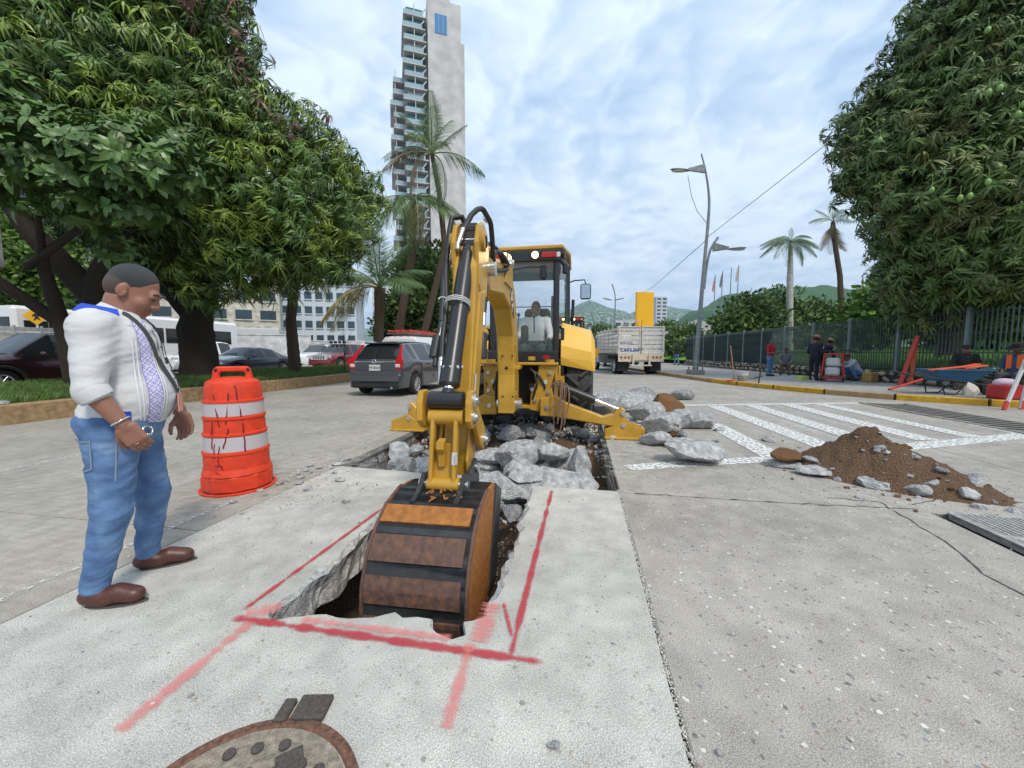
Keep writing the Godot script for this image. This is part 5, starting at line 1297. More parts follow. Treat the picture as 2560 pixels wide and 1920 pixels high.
func backhoe(called: String, label: String, at: Vector3, yaw: float, working: bool) -> Node3D:
	var t := thing(called, label, "backhoe loader", at, yaw)
	var Y: Material = M.cat_yellow; var K: Material = M.cat_black
	# rear frame with its two side cheeks
	var b := MB.new()
	b.box(Vector3(0, 1.03, -0.02), Vector3(1.12, 0.035, 0.34), 0.008); b.box(Vector3(0, 0.40, -0.05), Vector3(1.1, 0.05, 0.3), 0.01)
	for s in [-1.0, 1.0]:
		b.prism([Vector2(s * 0.16, 0.36), Vector2(s * 0.30, 0.34), Vector2(s * 0.52, 0.50), Vector2(s * 0.47, 0.72), Vector2(s * 0.54, 0.98), Vector2(s * 0.50, 1.02), Vector2(s * 0.30, 1.02), Vector2(s * 0.26, 0.8), Vector2(s * 0.18, 0.62)], 0.05, T3(Vector3(0, 0, 0.08)), 0.008)
		b.box(Vector3(s * 0.30, 0.72, -0.06), Vector3(0.035, 0.6, 0.28), 0.006); b.box(Vector3(s * 0.53, 0.70, -0.1), Vector3(0.04, 0.62, 0.2), 0.006)
		b.cyl(Vector3(s * 0.44, 1.02, 0.0), Vector3(s * 0.44, 1.09, 0.0), 0.07)
	obj("rear_frame", b, Y, t)
	b = MB.new(); b.box(Vector3(0, 0.72, -0.28), Vector3(1.0, 0.62, 0.16)); b.box(Vector3(0.0, 0.62, -1.2), Vector3(0.7, 0.45, 1.9), 0.05); obj("chassis", b, M.grime, t)
	for s in [-1.0, 1.0]:
		b = MB.new()
		b.cyl(Vector3(s * 0.2, 0.7, -0.02), Vector3(s * 0.2, 0.7, 0.1), 0.055); b.cyl(Vector3(s * 0.22, 0.52, 0.0), Vector3(s * 0.42, 0.50, 0.02), 0.05); b.cyl(Vector3(s * 0.24, 0.86, 0.02), Vector3(s * 0.38, 0.93, 0.05), 0.045)
		b.tube([Vector3(s * 0.2, 0.95, 0.05), Vector3(s * 0.3, 0.86, 0.14), Vector3(s * 0.38, 0.7, 0.1), Vector3(s * 0.34, 0.5, 0.06)], 0.02, 6)
		b.tube([Vector3(s * 0.12, 1.0, 0.05), Vector3(s * 0.24, 0.9, 0.17), Vector3(s * 0.27, 0.72, 0.15), Vector3(s * 0.2, 0.52, 0.1)], 0.018, 6)
		obj("hydraulics", b, K, t)
	bolts(t, "bolt", [Vector3(-0.45, 0.9, 0.11), Vector3(0.45, 0.9, 0.11), Vector3(-0.45, 0.64, 0.11), Vector3(0.43, 0.62, 0.11), Vector3(0.35, 0.45, 0.11), Vector3(-0.35, 0.45, 0.11), Vector3(0.24, 0.5, 0.11), Vector3(0.2, 0.66, 0.11)], 0.028, M.steel, Vector3(0, 0, 1))
	for s in [-1.0, 1.0]:
		b = MB.new(); b.box(Vector3(s * 0.39, 0.77, 0.108), Vector3(0.05, 0.06, 0.004)); obj("sticker", b, M.white_paint, t)
	stabiliser(t, 1.0, 1.50 if working else 1.3, not working); stabiliser(t, -1.0, 1.70 if working else 1.3, not working)
	# swing casting
	b = MB.new()
	b.box(Vector3(-0.06, 0.46, 0.22), Vector3(0.20, 0.13, 0.4), 0.02); b.box(Vector3(-0.06, 0.98, 0.2), Vector3(0.22, 0.07, 0.34), 0.02)
	b.cyl(Vector3(-0.06, 0.38, 0.2), Vector3(-0.06, 1.03, 0.2), 0.075)
	obj("swing_post", b, Y, t)
	# cab
	var z0 := -0.42; var z1 := -1.95; var hw := 0.58; var hb := 0.60
	b = MB.new()
	b.box(Vector3(-0.02, 1.13, z0 + 0.02), Vector3(1.12, 0.18, 0.07), 0.015)
	b.box(Vector3(-0.02, 2.66, z0 + 0.03), Vector3(1.16, 0.18, 0.1), 0.02)
	for s in [-1.0, 1.0]:
		b.tube([Vector3(s * 0.5, 1.06, z0), Vector3(s * 0.5, 2.62, z0)], 0.052, 6)
		b.tube([Vector3(s * 0.66, 1.0, -1.1), Vector3(s * 0.64, 2.66, -1.15)], 0.045, 6)
		b.tube([Vector3(s * 0.62, 1.0, z1), Vector3(s * 0.60, 2.66, z1 + 0.1)], 0.05, 6)
		b.tube([Vector3(s * 0.52, 2.62, z0), Vector3(s * 0.62, 2.64, -1.15), Vector3(s * 0.60, 2.62, z1 + 0.1)], 0.06, 6)
		b.tube([Vector3(s * 0.52, 1.62, z0 - 0.02), Vector3(s * 0.66, 1.55, -1.1)], 0.028, 6)
		b.box(Vector3(s * 0.60, 1.2, -0.8), Vector3(0.05, 0.75, 0.72), 0.01)
		b.box(Vector3(s * 0.64, 0.95, -1.5), Vector3(0.05, 0.4, 0.9), 0.01)
	b.box(Vector3(0, 2.63, z1 + 0.1), Vector3(1.2, 0.14, 0.08), 0.02); b.box(Vector3(0, 1.05, -1.2), Vector3(1.2, 0.06, 1.5))
	b.box(Vector3(0.0, 1.2, z1 + 0.05), Vector3(1.2, 0.5, 0.06), 0.01)
	obj("cab_frame", b, K, t)
	b = MB.new()
	b.prism([Vector2(-0.60, -0.36), Vector2(0.60, -0.36), Vector2(0.70, -0.9), Vector2(0.68, -2.0), Vector2(-0.68, -2.0), Vector2(-0.70, -0.9)], 0.07, Transform3D(Basis(Vector3(1, 0, 0), Vector3(0, 0, 1), Vector3(0, -1, 0)), Vector3(0, 2.785, 0)), 0.02)
	obj("cab_roof", b, Y, t)
	b = MB.new(); b.box(Vector3(0, 2.70, -1.15), Vector3(1.25, 0.10, 1.6), 0.02); obj("roof_lining", b, K, t)
	var cg := glass("cab_glass", Color(0.55, 0.68, 0.68), 0.14)
	pane(t, "rear_window", [Vector3(-0.45, 1.22, z0), Vector3(0.45, 1.22, z0), Vector3(0.45, 2.57, z0), Vector3(-0.45, 2.57, z0)], cg)
	pane(t, "windscreen", [Vector3(-0.56, 1.4, z1 + 0.04), Vector3(0.56, 1.4, z1 + 0.04), Vector3(0.56, 2.57, z1 + 0.1), Vector3(-0.56, 2.57, z1 + 0.1)], cg)
	for s in [-1.0, 1.0]:
		pane(t, "side_window", [Vector3(s * 0.53, 1.6, z0 - 0.04), Vector3(s * 0.655, 1.55, -1.08), Vector3(s * 0.645, 2.58, -1.12), Vector3(s * 0.54, 2.57, z0 - 0.05)], cg)
		pane(t, "door_window", [Vector3(s * 0.66, 1.2, -1.14), Vector3(s * 0.63, 1.2, z1 + 0.04), Vector3(s * 0.61, 2.57, z1 + 0.12), Vector3(s * 0.645, 2.58, -1.18)], cg)
	b = MB.new(); b.box(Vector3(0.02, 1.9, z0 - 0.004), Vector3(0.9, 0.012, 0.012)); b.box(Vector3(0.30, 2.42, z0 + 0.03), Vector3(0.09, 0.2, 0.05), 0.02); b.tube([Vector3(0.3, 2.5, z0 + 0.04), Vector3(0.02, 2.5, z0 + 0.05), Vector3(-0.2, 2.46, z0 + 0.04)], 0.009, 5); obj("rear_wiper", b, K, t)
	b = MB.new(); b.box(Vector3(0.12, 1.33, -1.02), Vector3(0.46, 0.12, 0.48), 0.05); b.box(Vector3(0.12, 1.66, -1.26), Vector3(0.46, 0.6, 0.12), 0.05, rot(Vector3.RIGHT, 8)); b.box(Vector3(0.12, 1.15, -1.02), Vector3(0.3, 0.26, 0.3)); obj("seat", b, mat("seat_black", Color(0.03, 0.03, 0.032), 0.8), t)
	b = MB.new(); b.box(Vector3(-0.02, 1.38, -0.62), Vector3(0.12, 0.5, 0.1), 0.03); b.tube([Vector3(-0.14, 1.5, -0.6), Vector3(-0.12, 1.78, -0.62)], 0.012, 6); b.tube([Vector3(0.14, 1.5, -0.6), Vector3(0.13, 1.76, -0.62)], 0.012, 6); b.ell(Vector3(-0.12, 1.8, -0.62), Vector3(0.03, 0.035, 0.03), 8, 6); b.ell(Vector3(0.13, 1.78, -0.62), Vector3(0.03, 0.035, 0.03), 8, 6); obj("levers", b, K, t)
	b = MB.new(); b.tube(ring_pts(Vector3(0.02, 1.62, -1.62), 0.19, Vector3(0, 0.85, 0.5), 20), 0.014, 6, false); b.cyl(Vector3(0.02, 1.62, -1.62), Vector3(0.02, 1.2, -1.85), 0.03); obj("steering_wheel", b, K, t)
	# lamps on the roof edge
	for x in [-0.29, 0.18]:
		b = MB.new(); b.box(Vector3(x, 2.665, z0 + 0.085), Vector3(0.15, 0.11, 0.03), 0.01); obj("lamp_housing", b, K, t)
		b = MB.new(); b.cyl(Vector3(x, 2.665, z0 + 0.09), Vector3(x, 2.665, z0 + 0.11), 0.052, 20)
		obj("work_lamp", b, lamp_mat("work_lamp_glow", Color(1.0, 0.86, 0.62), 3.2), t)
		if working:
			var l := SpotLight3D.new(); l.name = "work_light"; t.add_child(l, true); l.position = Vector3(x, 2.665, z0 + 0.14); l.rotation_degrees = Vector3(-25, 180, 0); l.spot_angle = 50; l.spot_range = 12; l.light_energy = 0.5; l.light_size = 0.05; l.light_color = Color(1.0, 0.86, 0.62); l.shadow_enabled = true; l.spot_attenuation = 2.0
	for s in [-1.0, 1.0]:
		b = MB.new(); b.box(Vector3(s * 0.385, 2.66, z0 + 0.09), Vector3(0.21, 0.085, 0.035), 0.012); obj("tail_lamp", b, mat("tail_red", Color(0.42, 0.012, 0.012), 0.25), t)
		b = MB.new(); b.box(Vector3(s * 0.53, 2.66, z0 + 0.085), Vector3(0.06, 0.075, 0.03), 0.008); obj("indicator", b, mat("lens_white", Color(0.6, 0.58, 0.55), 0.2), t)
		b = MB.new(); b.box(Vector3(s * 0.36, 1.12, z0 + 0.06), Vector3(0.1, 0.05, 0.01)); obj("reflector", b, M.tail_red, t)
	b = MB.new(); b.box(Vector3(0.13, 1.10, z0 + 0.06), Vector3(0.11, 0.06, 0.006)); obj("warning_sticker", b, M.kerb_yellow, t)
	# rear fenders
	for s in [-1.0, 1.0]:
		b = MB.new(); b.at(Transform3D(Basis(Vector3(s, 0, 0), Vector3(0, 1, 0), Vector3(0, 0, 1)), Vector3.ZERO))
		var P := [Vector2(-0.42, 1.12), Vector2(-0.44, 1.3), Vector2(-0.62, 1.60), Vector2(-0.85, 1.68), Vector2(-1.5, 1.66), Vector2(-1.8, 1.42), Vector2(-1.86, 1.2)]
		var o2 := [Vector2(-0.42, 1.06), Vector2(-0.43, 1.2), Vector2(-0.52, 1.44), Vector2(-0.80, 1.55), Vector2(-1.5, 1.55), Vector2(-1.75, 1.36), Vector2(-1.8, 1.16)]
		for i in P.size() - 1:
			b.quado(Vector3(0.58, P[i].y, P[i].x + 0.05), Vector3(0.58, P[i + 1].y, P[i + 1].x + 0.05), Vector3(1.04, o2[i + 1].y, o2[i + 1].x), Vector3(1.04, o2[i].y, o2[i].x), Vector3(0, 0.6, 0.5 if i < 3 else -0.3))
			b.quado(Vector3(1.04, o2[i].y, o2[i].x), Vector3(1.04, o2[i + 1].y, o2[i + 1].x), Vector3(1.10, o2[i + 1].y - 0.16, o2[i + 1].x - 0.02), Vector3(1.10, o2[i].y - 0.16, o2[i].x - 0.02), Vector3(1, 0.3, 0))
			b.quado(Vector3(0.58, P[i].y, P[i].x + 0.05), Vector3(0.58, P[i + 1].y, P[i + 1].x + 0.05), Vector3(0.58, 1.0, P[i + 1].x), Vector3(0.58, 1.0, P[i].x), Vector3(-1, 0, 0))
		b.quado(Vector3(0.58, 1.12, -0.37), Vector3(1.04, 1.06, -0.42), Vector3(1.10, 0.9, -0.44), Vector3(0.58, 1.0, -0.40), Vector3(0, 0, 1))
		obj("fender", b, mat("fender_yellow", Color(0.80, 0.46, 0.06), 0.3), t)
	digger_wheel(t, Vector3(0.86, 0.70, -1.12), 0.71, 0.44, 1.0, 17); digger_wheel(t, Vector3(-0.86, 0.70, -1.12), 0.71, 0.44, -1.0, 17)
	digger_wheel(t, Vector3(0.85, 0.5, -3.2), 0.5, 0.32, 1.0, 0); digger_wheel(t, Vector3(-0.85, 0.5, -3.2), 0.5, 0.32, -1.0, 0)
	# bonnet, loader arms and bucket ahead
	b = MB.new(); b.box(Vector3(0, 1.32, -2.85), Vector3(0.84, 0.72, 1.7), 0.08); obj("bonnet", b, Y, t)
	b = MB.new(); b.box(Vector3(0, 0.8, -3.1), Vector3(0.7, 0.4, 1.6), 0.04); obj("axle_block", b, M.grime, t)
	b = MB.new(); b.cyl(Vector3(0.30, 1.6, -2.5), Vector3(0.30, 2.35, -2.5), 0.045); obj("exhaust", b, M.grime, t)
	b = MB.new()
	for s in [-1.0, 1.0]: b.prism([Vector2(-2.05, 1.35), Vector2(-2.2, 1.55), Vector2(-3.4, 1.0), Vector2(-4.1, 0.4), Vector2(-4.0, 0.25), Vector2(-3.3, 0.8)], 0.12, SY(s * 0.56), 0.01)
	obj("loader_arms", b, Y, t)
	b = MB.new()
	for s in [-1.0, 1.0]: b.cyl(Vector3(s * 0.56, 0.9, -2.3), Vector3(s * 0.56, 0.85, -3.4), 0.05); b.cyl(Vector3(s * 0.70, 1.5, -1.98), Vector3(s * 0.72, 2.2, -2.0), 0.03)
	obj("loader_rams", b, K, t)
	b = MB.new(); b.prism([Vector2(-4.05, 0.1), Vector2(-4.9, 0.06), Vector2(-4.9, 0.09), Vector2(-4.3, 0.16), Vector2(-4.12, 0.4), Vector2(-4.2, 0.85), Vector2(-4.16, 0.86), Vector2(-4.02, 0.4)], 2.2, SY(), 0.01); obj("loader_bucket", b, Y, t)
	# mirrors
	for s in [-1.0, 1.0]:
		b = MB.new(); b.tube([Vector3(s * 0.62, 2.5, -1.9), Vector3(s * 0.75, 2.52, -1.75), Vector3(s * 0.93, 2.5, -1.6), Vector3(s * 0.95, 2.42, -1.6)], 0.012, 6); b.box(Vector3(s * 0.95, 2.29, -1.6), Vector3(0.19, 0.28, 0.06), 0.025); b.box(Vector3(s * 0.62, 2.5, -0.6), Vector3(0.08, 0.16, 0.1), 0.02)
		obj("mirror", b, K, t)
		b = MB.new(); b.box(Vector3(s * 0.95, 2.29, -1.565), Vector3(0.155, 0.24, 0.006)); obj("mirror_glass", b, mat("mirror_glass", Color(0.5, 0.56, 0.58), 0.03, 1.0), t)
	if working: digging_arm(t)
	else:
		b = MB.new(); b.prism([Vector2(0.2, 0.5), Vector2(0.7, 0.6), Vector2(0.9, 1.6), Vector2(0.5, 2.5), Vector2(0.25, 2.4), Vector2(0.4, 1.5)], 0.26, SY(), 0.015); obj("boom", b, Y, t)
		b = MB.new(); b.prism([Vector2(0.5, 2.5), Vector2(0.8, 2.4), Vector2(1.15, 1.2), Vector2(1.0, 1.1)], 0.2, SY(), 0.015); obj("stick", b, Y, t)
	return t

func lamp_mat(key: String, c: Color, e: float) -> StandardMaterial3D:
	if M.has(key): return M[key]
	var m := mat(key, Color(0.8, 0.8, 0.8), 0.4); m.emission_enabled = true; m.emission = c; m.emission_energy_multiplier = e
	return m

func ring_pts(c: Vector3, r: float, nrm: Vector3, k: int) -> Array:
	var n := nrm.normalized(); var u := n.cross(Vector3.UP if absf(n.y) < 0.9 else Vector3.RIGHT).normalized(); var w := n.cross(u)
	var out := []
	for i in k + 1: out.append(c + (u * cos(TAU * i / k) + w * sin(TAU * i / k)) * r)
	return out

func smooth_path(p: Array, per := 6) -> Array:
	var cv := Curve3D.new()
	for i in p.size():
		var d: Vector3 = (p[mini(i + 1, p.size() - 1)] - p[maxi(i - 1, 0)]) / 6.0
		cv.add_point(p[i], -d, d)
	var out := []; var L := cv.get_baked_length()
	for i in p.size() * per: out.append(cv.sample_baked(L * i / (p.size() * per - 1.0)))
	return out

func digging_arm(t: Node3D) -> void:
	var Y: Material = M.cat_yellow; var K: Material = M.cat_black
	var A := Transform3D(Basis(Vector3.UP, 0.032), Vector3(-0.075, 0, 0))
	var b: MB
	# boom
	b = MB.new(); b.at(A)
	b.prism([Vector2(0.35, 0.40), Vector2(0.70, 0.40), Vector2(0.68, 0.9), Vector2(0.76, 1.4), Vector2(0.97, 1.72), Vector2(1.5, 1.82), Vector2(2.2, 1.74), Vector2(2.44, 1.82), Vector2(2.46, 1.98), Vector2(2.2, 2.04), Vector2(1.6, 2.12), Vector2(1.3, 2.24), Vector2(1.12, 2.27), Vector2(0.6, 1.95), Vector2(0.36, 1.5), Vector2(0.28, 0.9)], 0.22, SY(-0.02), 0.014)
	var boom := obj("boom", b, Y, t)
	b = MB.new(); b.at(A)   # side ears, boss and stiffener at the bend
	for x in [-0.125, 0.095]: b.prism([Vector2(0.95, 1.95), Vector2(1.5, 1.95), Vector2(1.38, 2.2), Vector2(1.26, 2.31), Vector2(1.12, 2.31), Vector2(0.98, 2.2)], 0.03, SY(x), 0.006)
	b.cyl(Vector3(-0.15, 1.95, 1.5), Vector3(-0.185, 1.95, 1.5), 0.13, 24); b.cyl(Vector3(-0.185, 1.95, 1.5), Vector3(-0.21, 1.95, 1.5), 0.085, 24)
	for y in [0.66, 1.0, 1.3]: b.box(Vector3(0.10, y, 0.66), Vector3(0.03, 0.05, 0.04), 0.006)
	obj("bracket", b, Y, boom)
	b = MB.new(); b.at(A); for q in [[1.22, 2.20, 0.155, 0.045], [2.38, 1.90, 0.17, 0.06], [0.52, 0.5, 0.17, 0.06]]:
		b = MB.new(); b.at(A); pin(b, q[0], q[1], q[2], q[3]); obj("pivot_pin", b, M.steel, boom)
	for p in [Vector3(-0.06, 1.15, 0.735), Vector3(0.07, 1.15, 0.735), Vector3(-0.06, 0.62, 0.7), Vector3(0.07, 0.62, 0.7)]:
		b = MB.new(); b.at(A); b.cyl(p - Vector3(0, 0, 0.03), p + Vector3(0, 0, 0.004), 0.012, 8); obj("plug", b, M.grime, boom)
	b = MB.new(); b.at(A); b.prism([Vector2(0.78, 1.62), Vector2(0.98, 1.76), Vector2(1.12, 2.10), Vector2(1.0, 2.05), Vector2(0.80, 1.84)], 0.006, SY(0.0935), 0.0); var lg := obj("logo_panel", b, K, boom)
	var tm := obj("lettering", textmesh("CAT", 0.13, 0.006, "Droid Sans", true), M.white_paint, boom)
	tm.transform = A * Transform3D(Basis(Vector3(0, 0.84, 0.54).normalized() * -1.0, Vector3(0, 0.54, -0.84).normalized() * -1.0, Vector3(1, 0, 0)), Vector3(0.098, 1.86, 0.96))
	# stick
	var P := []; var Q := []
	for k in [[0.03, 0.08], [0.06, 0.12], [0.22, 0.20], [0.45, 0.17], [0.8, 0.13], [0.97, 0.10], [1.03, 0.05]]:
		var c := Vector2(2.5 + 0.53 * k[0], 2.2 - 1.82 * k[0])
		P.append(c + Vector2(0.96, 0.28) * k[1] * 0.8); Q.append(c - Vector2(0.96, 0.28) * k[1])
	Q.reverse()
	b = MB.new(); b.at(A); b.prism(P + Q, 0.18, SY(0.005), 0.012)
	var stick := obj("stick", b, Y, t)
	b = MB.new(); b.at(A)
	for x in [-0.09, 0.09]:
		b.prism([Vector2(2.36, 2.05), Vector2(2.42, 2.18), Vector2(2.56, 2.23), Vector2(2.70, 2.17), Vector2(2.77, 2.02), Vector2(2.72, 1.72), Vector2(2.62, 1.60), Vector2(2.45, 1.66)], 0.035, SY(x), 0.01)
		b.prism([Vector2(2.52, 1.7), Vector2(2.70, 1.66), Vector2(3.13, 0.45), Vector2(3.10, 0.33), Vector2(3.0, 0.31), Vector2(2.94, 0.40)], 0.022, SY(x * 1.12), 0.006)
	obj("side_plate", b, Y, stick)
	b = MB.new(); b.at(A); b.box(Vector3(0.12, 0.98, 2.93), Vector3(0.004, 0.12, 0.03), 0.0, rot(Vector3.RIGHT, -16)); obj("sticker", b, M.white_paint, stick)
	b = MB.new(); b.at(A); for q in [[2.62, 2.06, 0.13, 0.042], [2.40, 1.9, 0.118, 0.05], [3.03, 0.38, 0.15, 0.045]]:
		b = MB.new(); b.at(A); pin(b, q[0], q[1], q[2], q[3]); obj("pivot_pin", b, M.steel, stick)
	b = MB.new(); b.at(A); b.box(Vector3(0, 2.0, 2.655), Vector3(0.146, 0.42, 0.03), 0.01, rot(Vector3.RIGHT, -10)); b.box(Vector3(0, 2.16, 2.55), Vector3(0.14, 0.05, 0.2), 0.01); obj("recess", b, M.grime, stick)
	for x in [-1.0, 1.0]: b = MB.new(); b.at(A); b.lathe([Vector2(0.075, 0), Vector2(0.075, 0.03), Vector2(0.05, 0.035)], 20, Transform3D(Basis(Vector3(0, -x, 0), Vector3(x, 0, 0), Vector3(0, 0, 1)), Vector3(x * 0.105, 2.06, 2.62))); obj("boss", b, Y, stick)
	# bucket ram on the stick's rear face
	var c0 := Vector3(0, 2.03, 2.63); var c1 := Vector3(0, 1.10, 3.11); var c2 := Vector3(0, 0.90, 3.22)
	b = MB.new(); b.at(A); b.tube([c0, c0.lerp(c1, 0.06), c0.lerp(c1, 0.1), c1], [0.045, 0.05, 0.064, 0.064], 20); b.tube([c1.lerp(c0, 0.02), c1 + (c1 - c0) * 0.13], 0.072, 20); b.cyl(Vector3(-0.09, 2.03, 2.63), Vector3(0.09, 2.03, 2.63), 0.05)
	var ram := obj("bucket_ram", b, K, t)
	b = MB.new(); b.at(A); b.cyl(c1 + (c1 - c0) * 0.12, c2, 0.034, 16); obj("rod", b, M.chrome, ram)
	b = MB.new(); b.at(A); b.tube([c1.lerp(c2, 0.75), c2], [0.038, 0.05], 16); b.cyl(Vector3(-0.115, 0.885, 3.23), Vector3(0.115, 0.885, 3.23), 0.058, 18); obj("rod_eye", b, K, ram)
	b = MB.new(); b.at(A)
	for k in [0.505, 0.52, 0.535]: b.tube(ring_pts(c0.lerp(c1, k) + Vector3(-0.02, 0, 0.0), 0.088 + 0.01 * k, c1 - c0, 18), 0.005, 5, false)
	b.tube([Vector3(-0.10, 1.60, 2.82), Vector3(-0.16, 1.61, 2.84), Vector3(-0.17, 1.59, 2.87)], 0.006, 5)
	obj("strap", b, M.white_paint, ram)
	b = MB.new(); b.at(A)
	for i in 9: b.box(c1 + Vector3(cos(i * 0.7) * 0.07, 0.0, sin(i * 0.7) * 0.07), Vector3(0.02, 0.022, 0.02), 0.004, rot(Vector3.UP, i * 40))
	obj("clamp", b, mat("clamp_pale", Color(0.5, 0.5, 0.48), 0.6), ram)
	# links between ram and bucket
	b = MB.new(); b.at(A); b.cyl(Vector3(-0.115, 0.775, 3.23), Vector3(0.115, 0.775, 3.23), 0.052, 18); b.cyl(Vector3(-0.105, 0.345, 3.31), Vector3(0.105, 0.345, 3.31), 0.046, 18)
	for x in [-0.085, 0.07]: b.box(Vector3(x, 0.56, 3.285), Vector3(0.026, 0.42, 0.06), 0.006, rot(Vector3.RIGHT, -10))
	b.box(Vector3(-0.01, 0.47, 3.26), Vector3(0.17, 0.26, 0.02), 0.004, rot(Vector3.RIGHT, -10))
	b.prism([Vector2(3.27, 0.46), Vector2(3.30, 0.46), Vector2(3.305, 0.54), Vector2(3.335, 0.58), Vector2(3.325, 0.63), Vector2(3.27, 0.64)], 0.05, SY(-0.02), 0.006)
	obj("bucket_link", b, Y, t)
	b = MB.new(); b.at(A)
	for x in [-0.165, 0.16]:
		b.prism([Vector2(3.13, 0.70), Vector2(3.24, 0.70), Vector2(3.31, 0.76), Vector2(3.30, 0.87), Vector2(3.27, 0.95), Vector2(3.18, 0.95), Vector2(3.1, 0.84), Vector2(2.9, 0.66), Vector2(2.86, 0.52), Vector2(2.93, 0.48), Vector2(3.02, 0.54)], 0.04, SY(x), 0.008)
	var gl := obj("guide_link", b, Y, t)
	bolts(gl, "link_pin", [Vector3(0.185, 0.775, 3.23), Vector3(0.185, 0.885, 3.22), Vector3(0.185, 0.56, 2.92)], 0.045, M.steel, Vector3(1, 0, 0), A)
	b = MB.new(); b.at(A); b.box(Vector3(0.088, 0.52, 3.325), Vector3(0.006, 0.07, 0.03)); b.box(Vector3(0.072, 0.52, 3.321), Vector3(0.03, 0.08, 0.004), 0.0, rot(Vector3.RIGHT, -10)); obj("sticker", b, M.white_paint, gl)
	# bucket
	var prof := [Vector2(2.98, 0.22), Vector2(3.12, 0.31), Vector2(3.34, 0.33), Vector2(3.54, 0.29), Vector2(3.68, 0.205), Vector2(3.78, 0.09), Vector2(3.84, -0.05), Vector2(3.855, -0.2), Vector2(3.81, -0.37), Vector2(3.69, -0.52), Vector2(3.5, -0.63), Vector2(3.28, -0.70)]
	var inner := []
	for i in prof.size():
		var e: Vector2 = (prof[mini(i + 1, prof.size() - 1)] - prof[maxi(i - 1, 0)]).normalized()
		inner.append(prof[i] + Vector2(e.y, -e.x) * -0.022 * -1.0)
	var rev := inner.duplicate(); rev.reverse()
	var bk := mat("bucket_steel", Color(0.055, 0.058, 0.062), 0.42, 0.2, TX.blot, 0.5)
	b = MB.new(); b.at(A)
	var gr := []
	for x in [-0.275, 0.275]:
		var row := PackedVector3Array()
		for p in smooth2(prof, 5): row.append(Vector3(x, p.y, p.x))
		gr.append(row)
	b.grid(gr)
	b.prism(prof + rev, 0.548, SY(), 0.0)
	var bucket := obj("bucket", b, bk, t)
	var rust := mat("bucket_rust", Color(1.0, 0.95, 0.9), 0.75, 0.1, TX.rust, 0.6, TX.bump, 0.15)
	var orange := mat("bucket_orange", Color(0.50, 0.185, 0.035), 0.7, 0.0, TX.blot, 0.35, TX.bump, 0.1)
	for x in [-0.287, 0.287]:
		b = MB.new(); b.at(A)
		b.prism(smooth2(prof, 4), 0.022, SY(x), 0.004); obj("side_wall", b, orange, bucket)
		b = MB.new(); b.at(A)
		b.prism([Vector2(2.93, 0.20), Vector2(3.12, 0.305), Vector2(3.22, 0.05), Vector2(3.46, -0.55), Vector2(3.26, -0.72)], 0.03, SY(x * 1.03), 0.006); obj("side_cutter", b, bk, bucket)
		b = MB.new(); b.at(A)
		var edge := smooth2(prof, 5); var rowp := []
		for i in range(10, edge.size() - 6): rowp.append(Vector3(x, edge[i].y, edge[i].x))
		b.tube(rowp, 0.012, 6); obj("rim_weld", b, M.bucket_rust, bucket)
	# wear strips across the back
	var sp := smooth2(prof, 8)
	for k in [[26, 31, "o"], [34, 40, "r"], [43, 49, "r"], [52, 57, "r"], [60, 66, "r"], [69, 75, "r"]]:
		var f := []
		for i in range(k[0], mini(k[1] + 1, sp.size())):
			var e: Vector2 = (sp[mini(i + 1, sp.size() - 1)] - sp[maxi(i - 1, 0)]).normalized(); f.append(sp[i] + Vector2(-e.y, e.x) * 0.015)
		var g := []; for i in range(mini(k[1], sp.size() - 1), k[0] - 1, -1): g.append(sp[i])
		b = MB.new(); b.at(A); b.prism(f + g, 0.525, SY(-0.008), 0.0); obj("wear_strip", b, orange if k[2] == "o" else rust, bucket)
	# scratches of rust on the black top
	b = MB.new(); b.at(A)
	for i in 16:
		var s := 3.36 + rng.randf() * 0.14; var x := rng.randf_range(-0.1, 0.16); var y := 0.3365 - maxf(0.0, s - 3.36) * 0.2
		b.box(Vector3(x, y, s), Vector3(rng.randf_range(0.006, 0.016), 0.004, rng.randf_range(0.02, 0.07)), 0.0, rot(Vector3.RIGHT, 11) * rot(Vector3.UP, rng.randf_range(-60, 60)))
	obj("rust_scratch", b, orange, bucket).set_meta("kind", "stuff")
	for x in [-0.135, 0.135]:
		b = MB.new(); b.at(A)
		b.prism([Vector2(2.95, 0.24), Vector2(2.96, 0.40), Vector2(3.03, 0.45), Vector2(3.10, 0.42), Vector2(3.24, 0.40), Vector2(3.31, 0.42), Vector2(3.37, 0.37), Vector2(3.44, 0.33), Vector2(3.52, 0.31), Vector2(3.52, 0.28), Vector2(3.3, 0.30)], 0.03, SY(x), 0.006); obj("hinge_plate", b, bk, bucket)
	for q in [[3.31, 0.345, 0.165, 0.03], [3.03, 0.38, 0.165, 0.034]]: b = MB.new(); b.at(A); pin(b, q[0], q[1], q[2], q[3]); obj("pivot_pin", b, M.steel, bucket)
	for i in 4: b = MB.new(); b.at(A); b.box(Vector3(-0.2 + i * 0.135, -0.74, 3.2), Vector3(0.06, 0.05, 0.2), 0.015, rot(Vector3.RIGHT, -22)); obj("tooth", b, rust, bucket)
	# hoses
	var H := func(pts: Array, r: float) -> void:
		var hb := MB.new(); hb.tube(smooth_path(pts), r, 9); obj("hose", hb, M.hose, t)
	H.call([Vector3(-0.04, 2.16, 2.42), Vector3(-0.09, 2.31, 2.48), Vector3(-0.155, 2.28, 2.54), Vector3(-0.168, 2.05, 2.6), Vector3(-0.15, 1.8, 2.72), Vector3(-0.105, 1.55, 2.84), Vector3(-0.085, 1.3, 2.98), Vector3(-0.06, 1.13, 3.08)], 0.022)
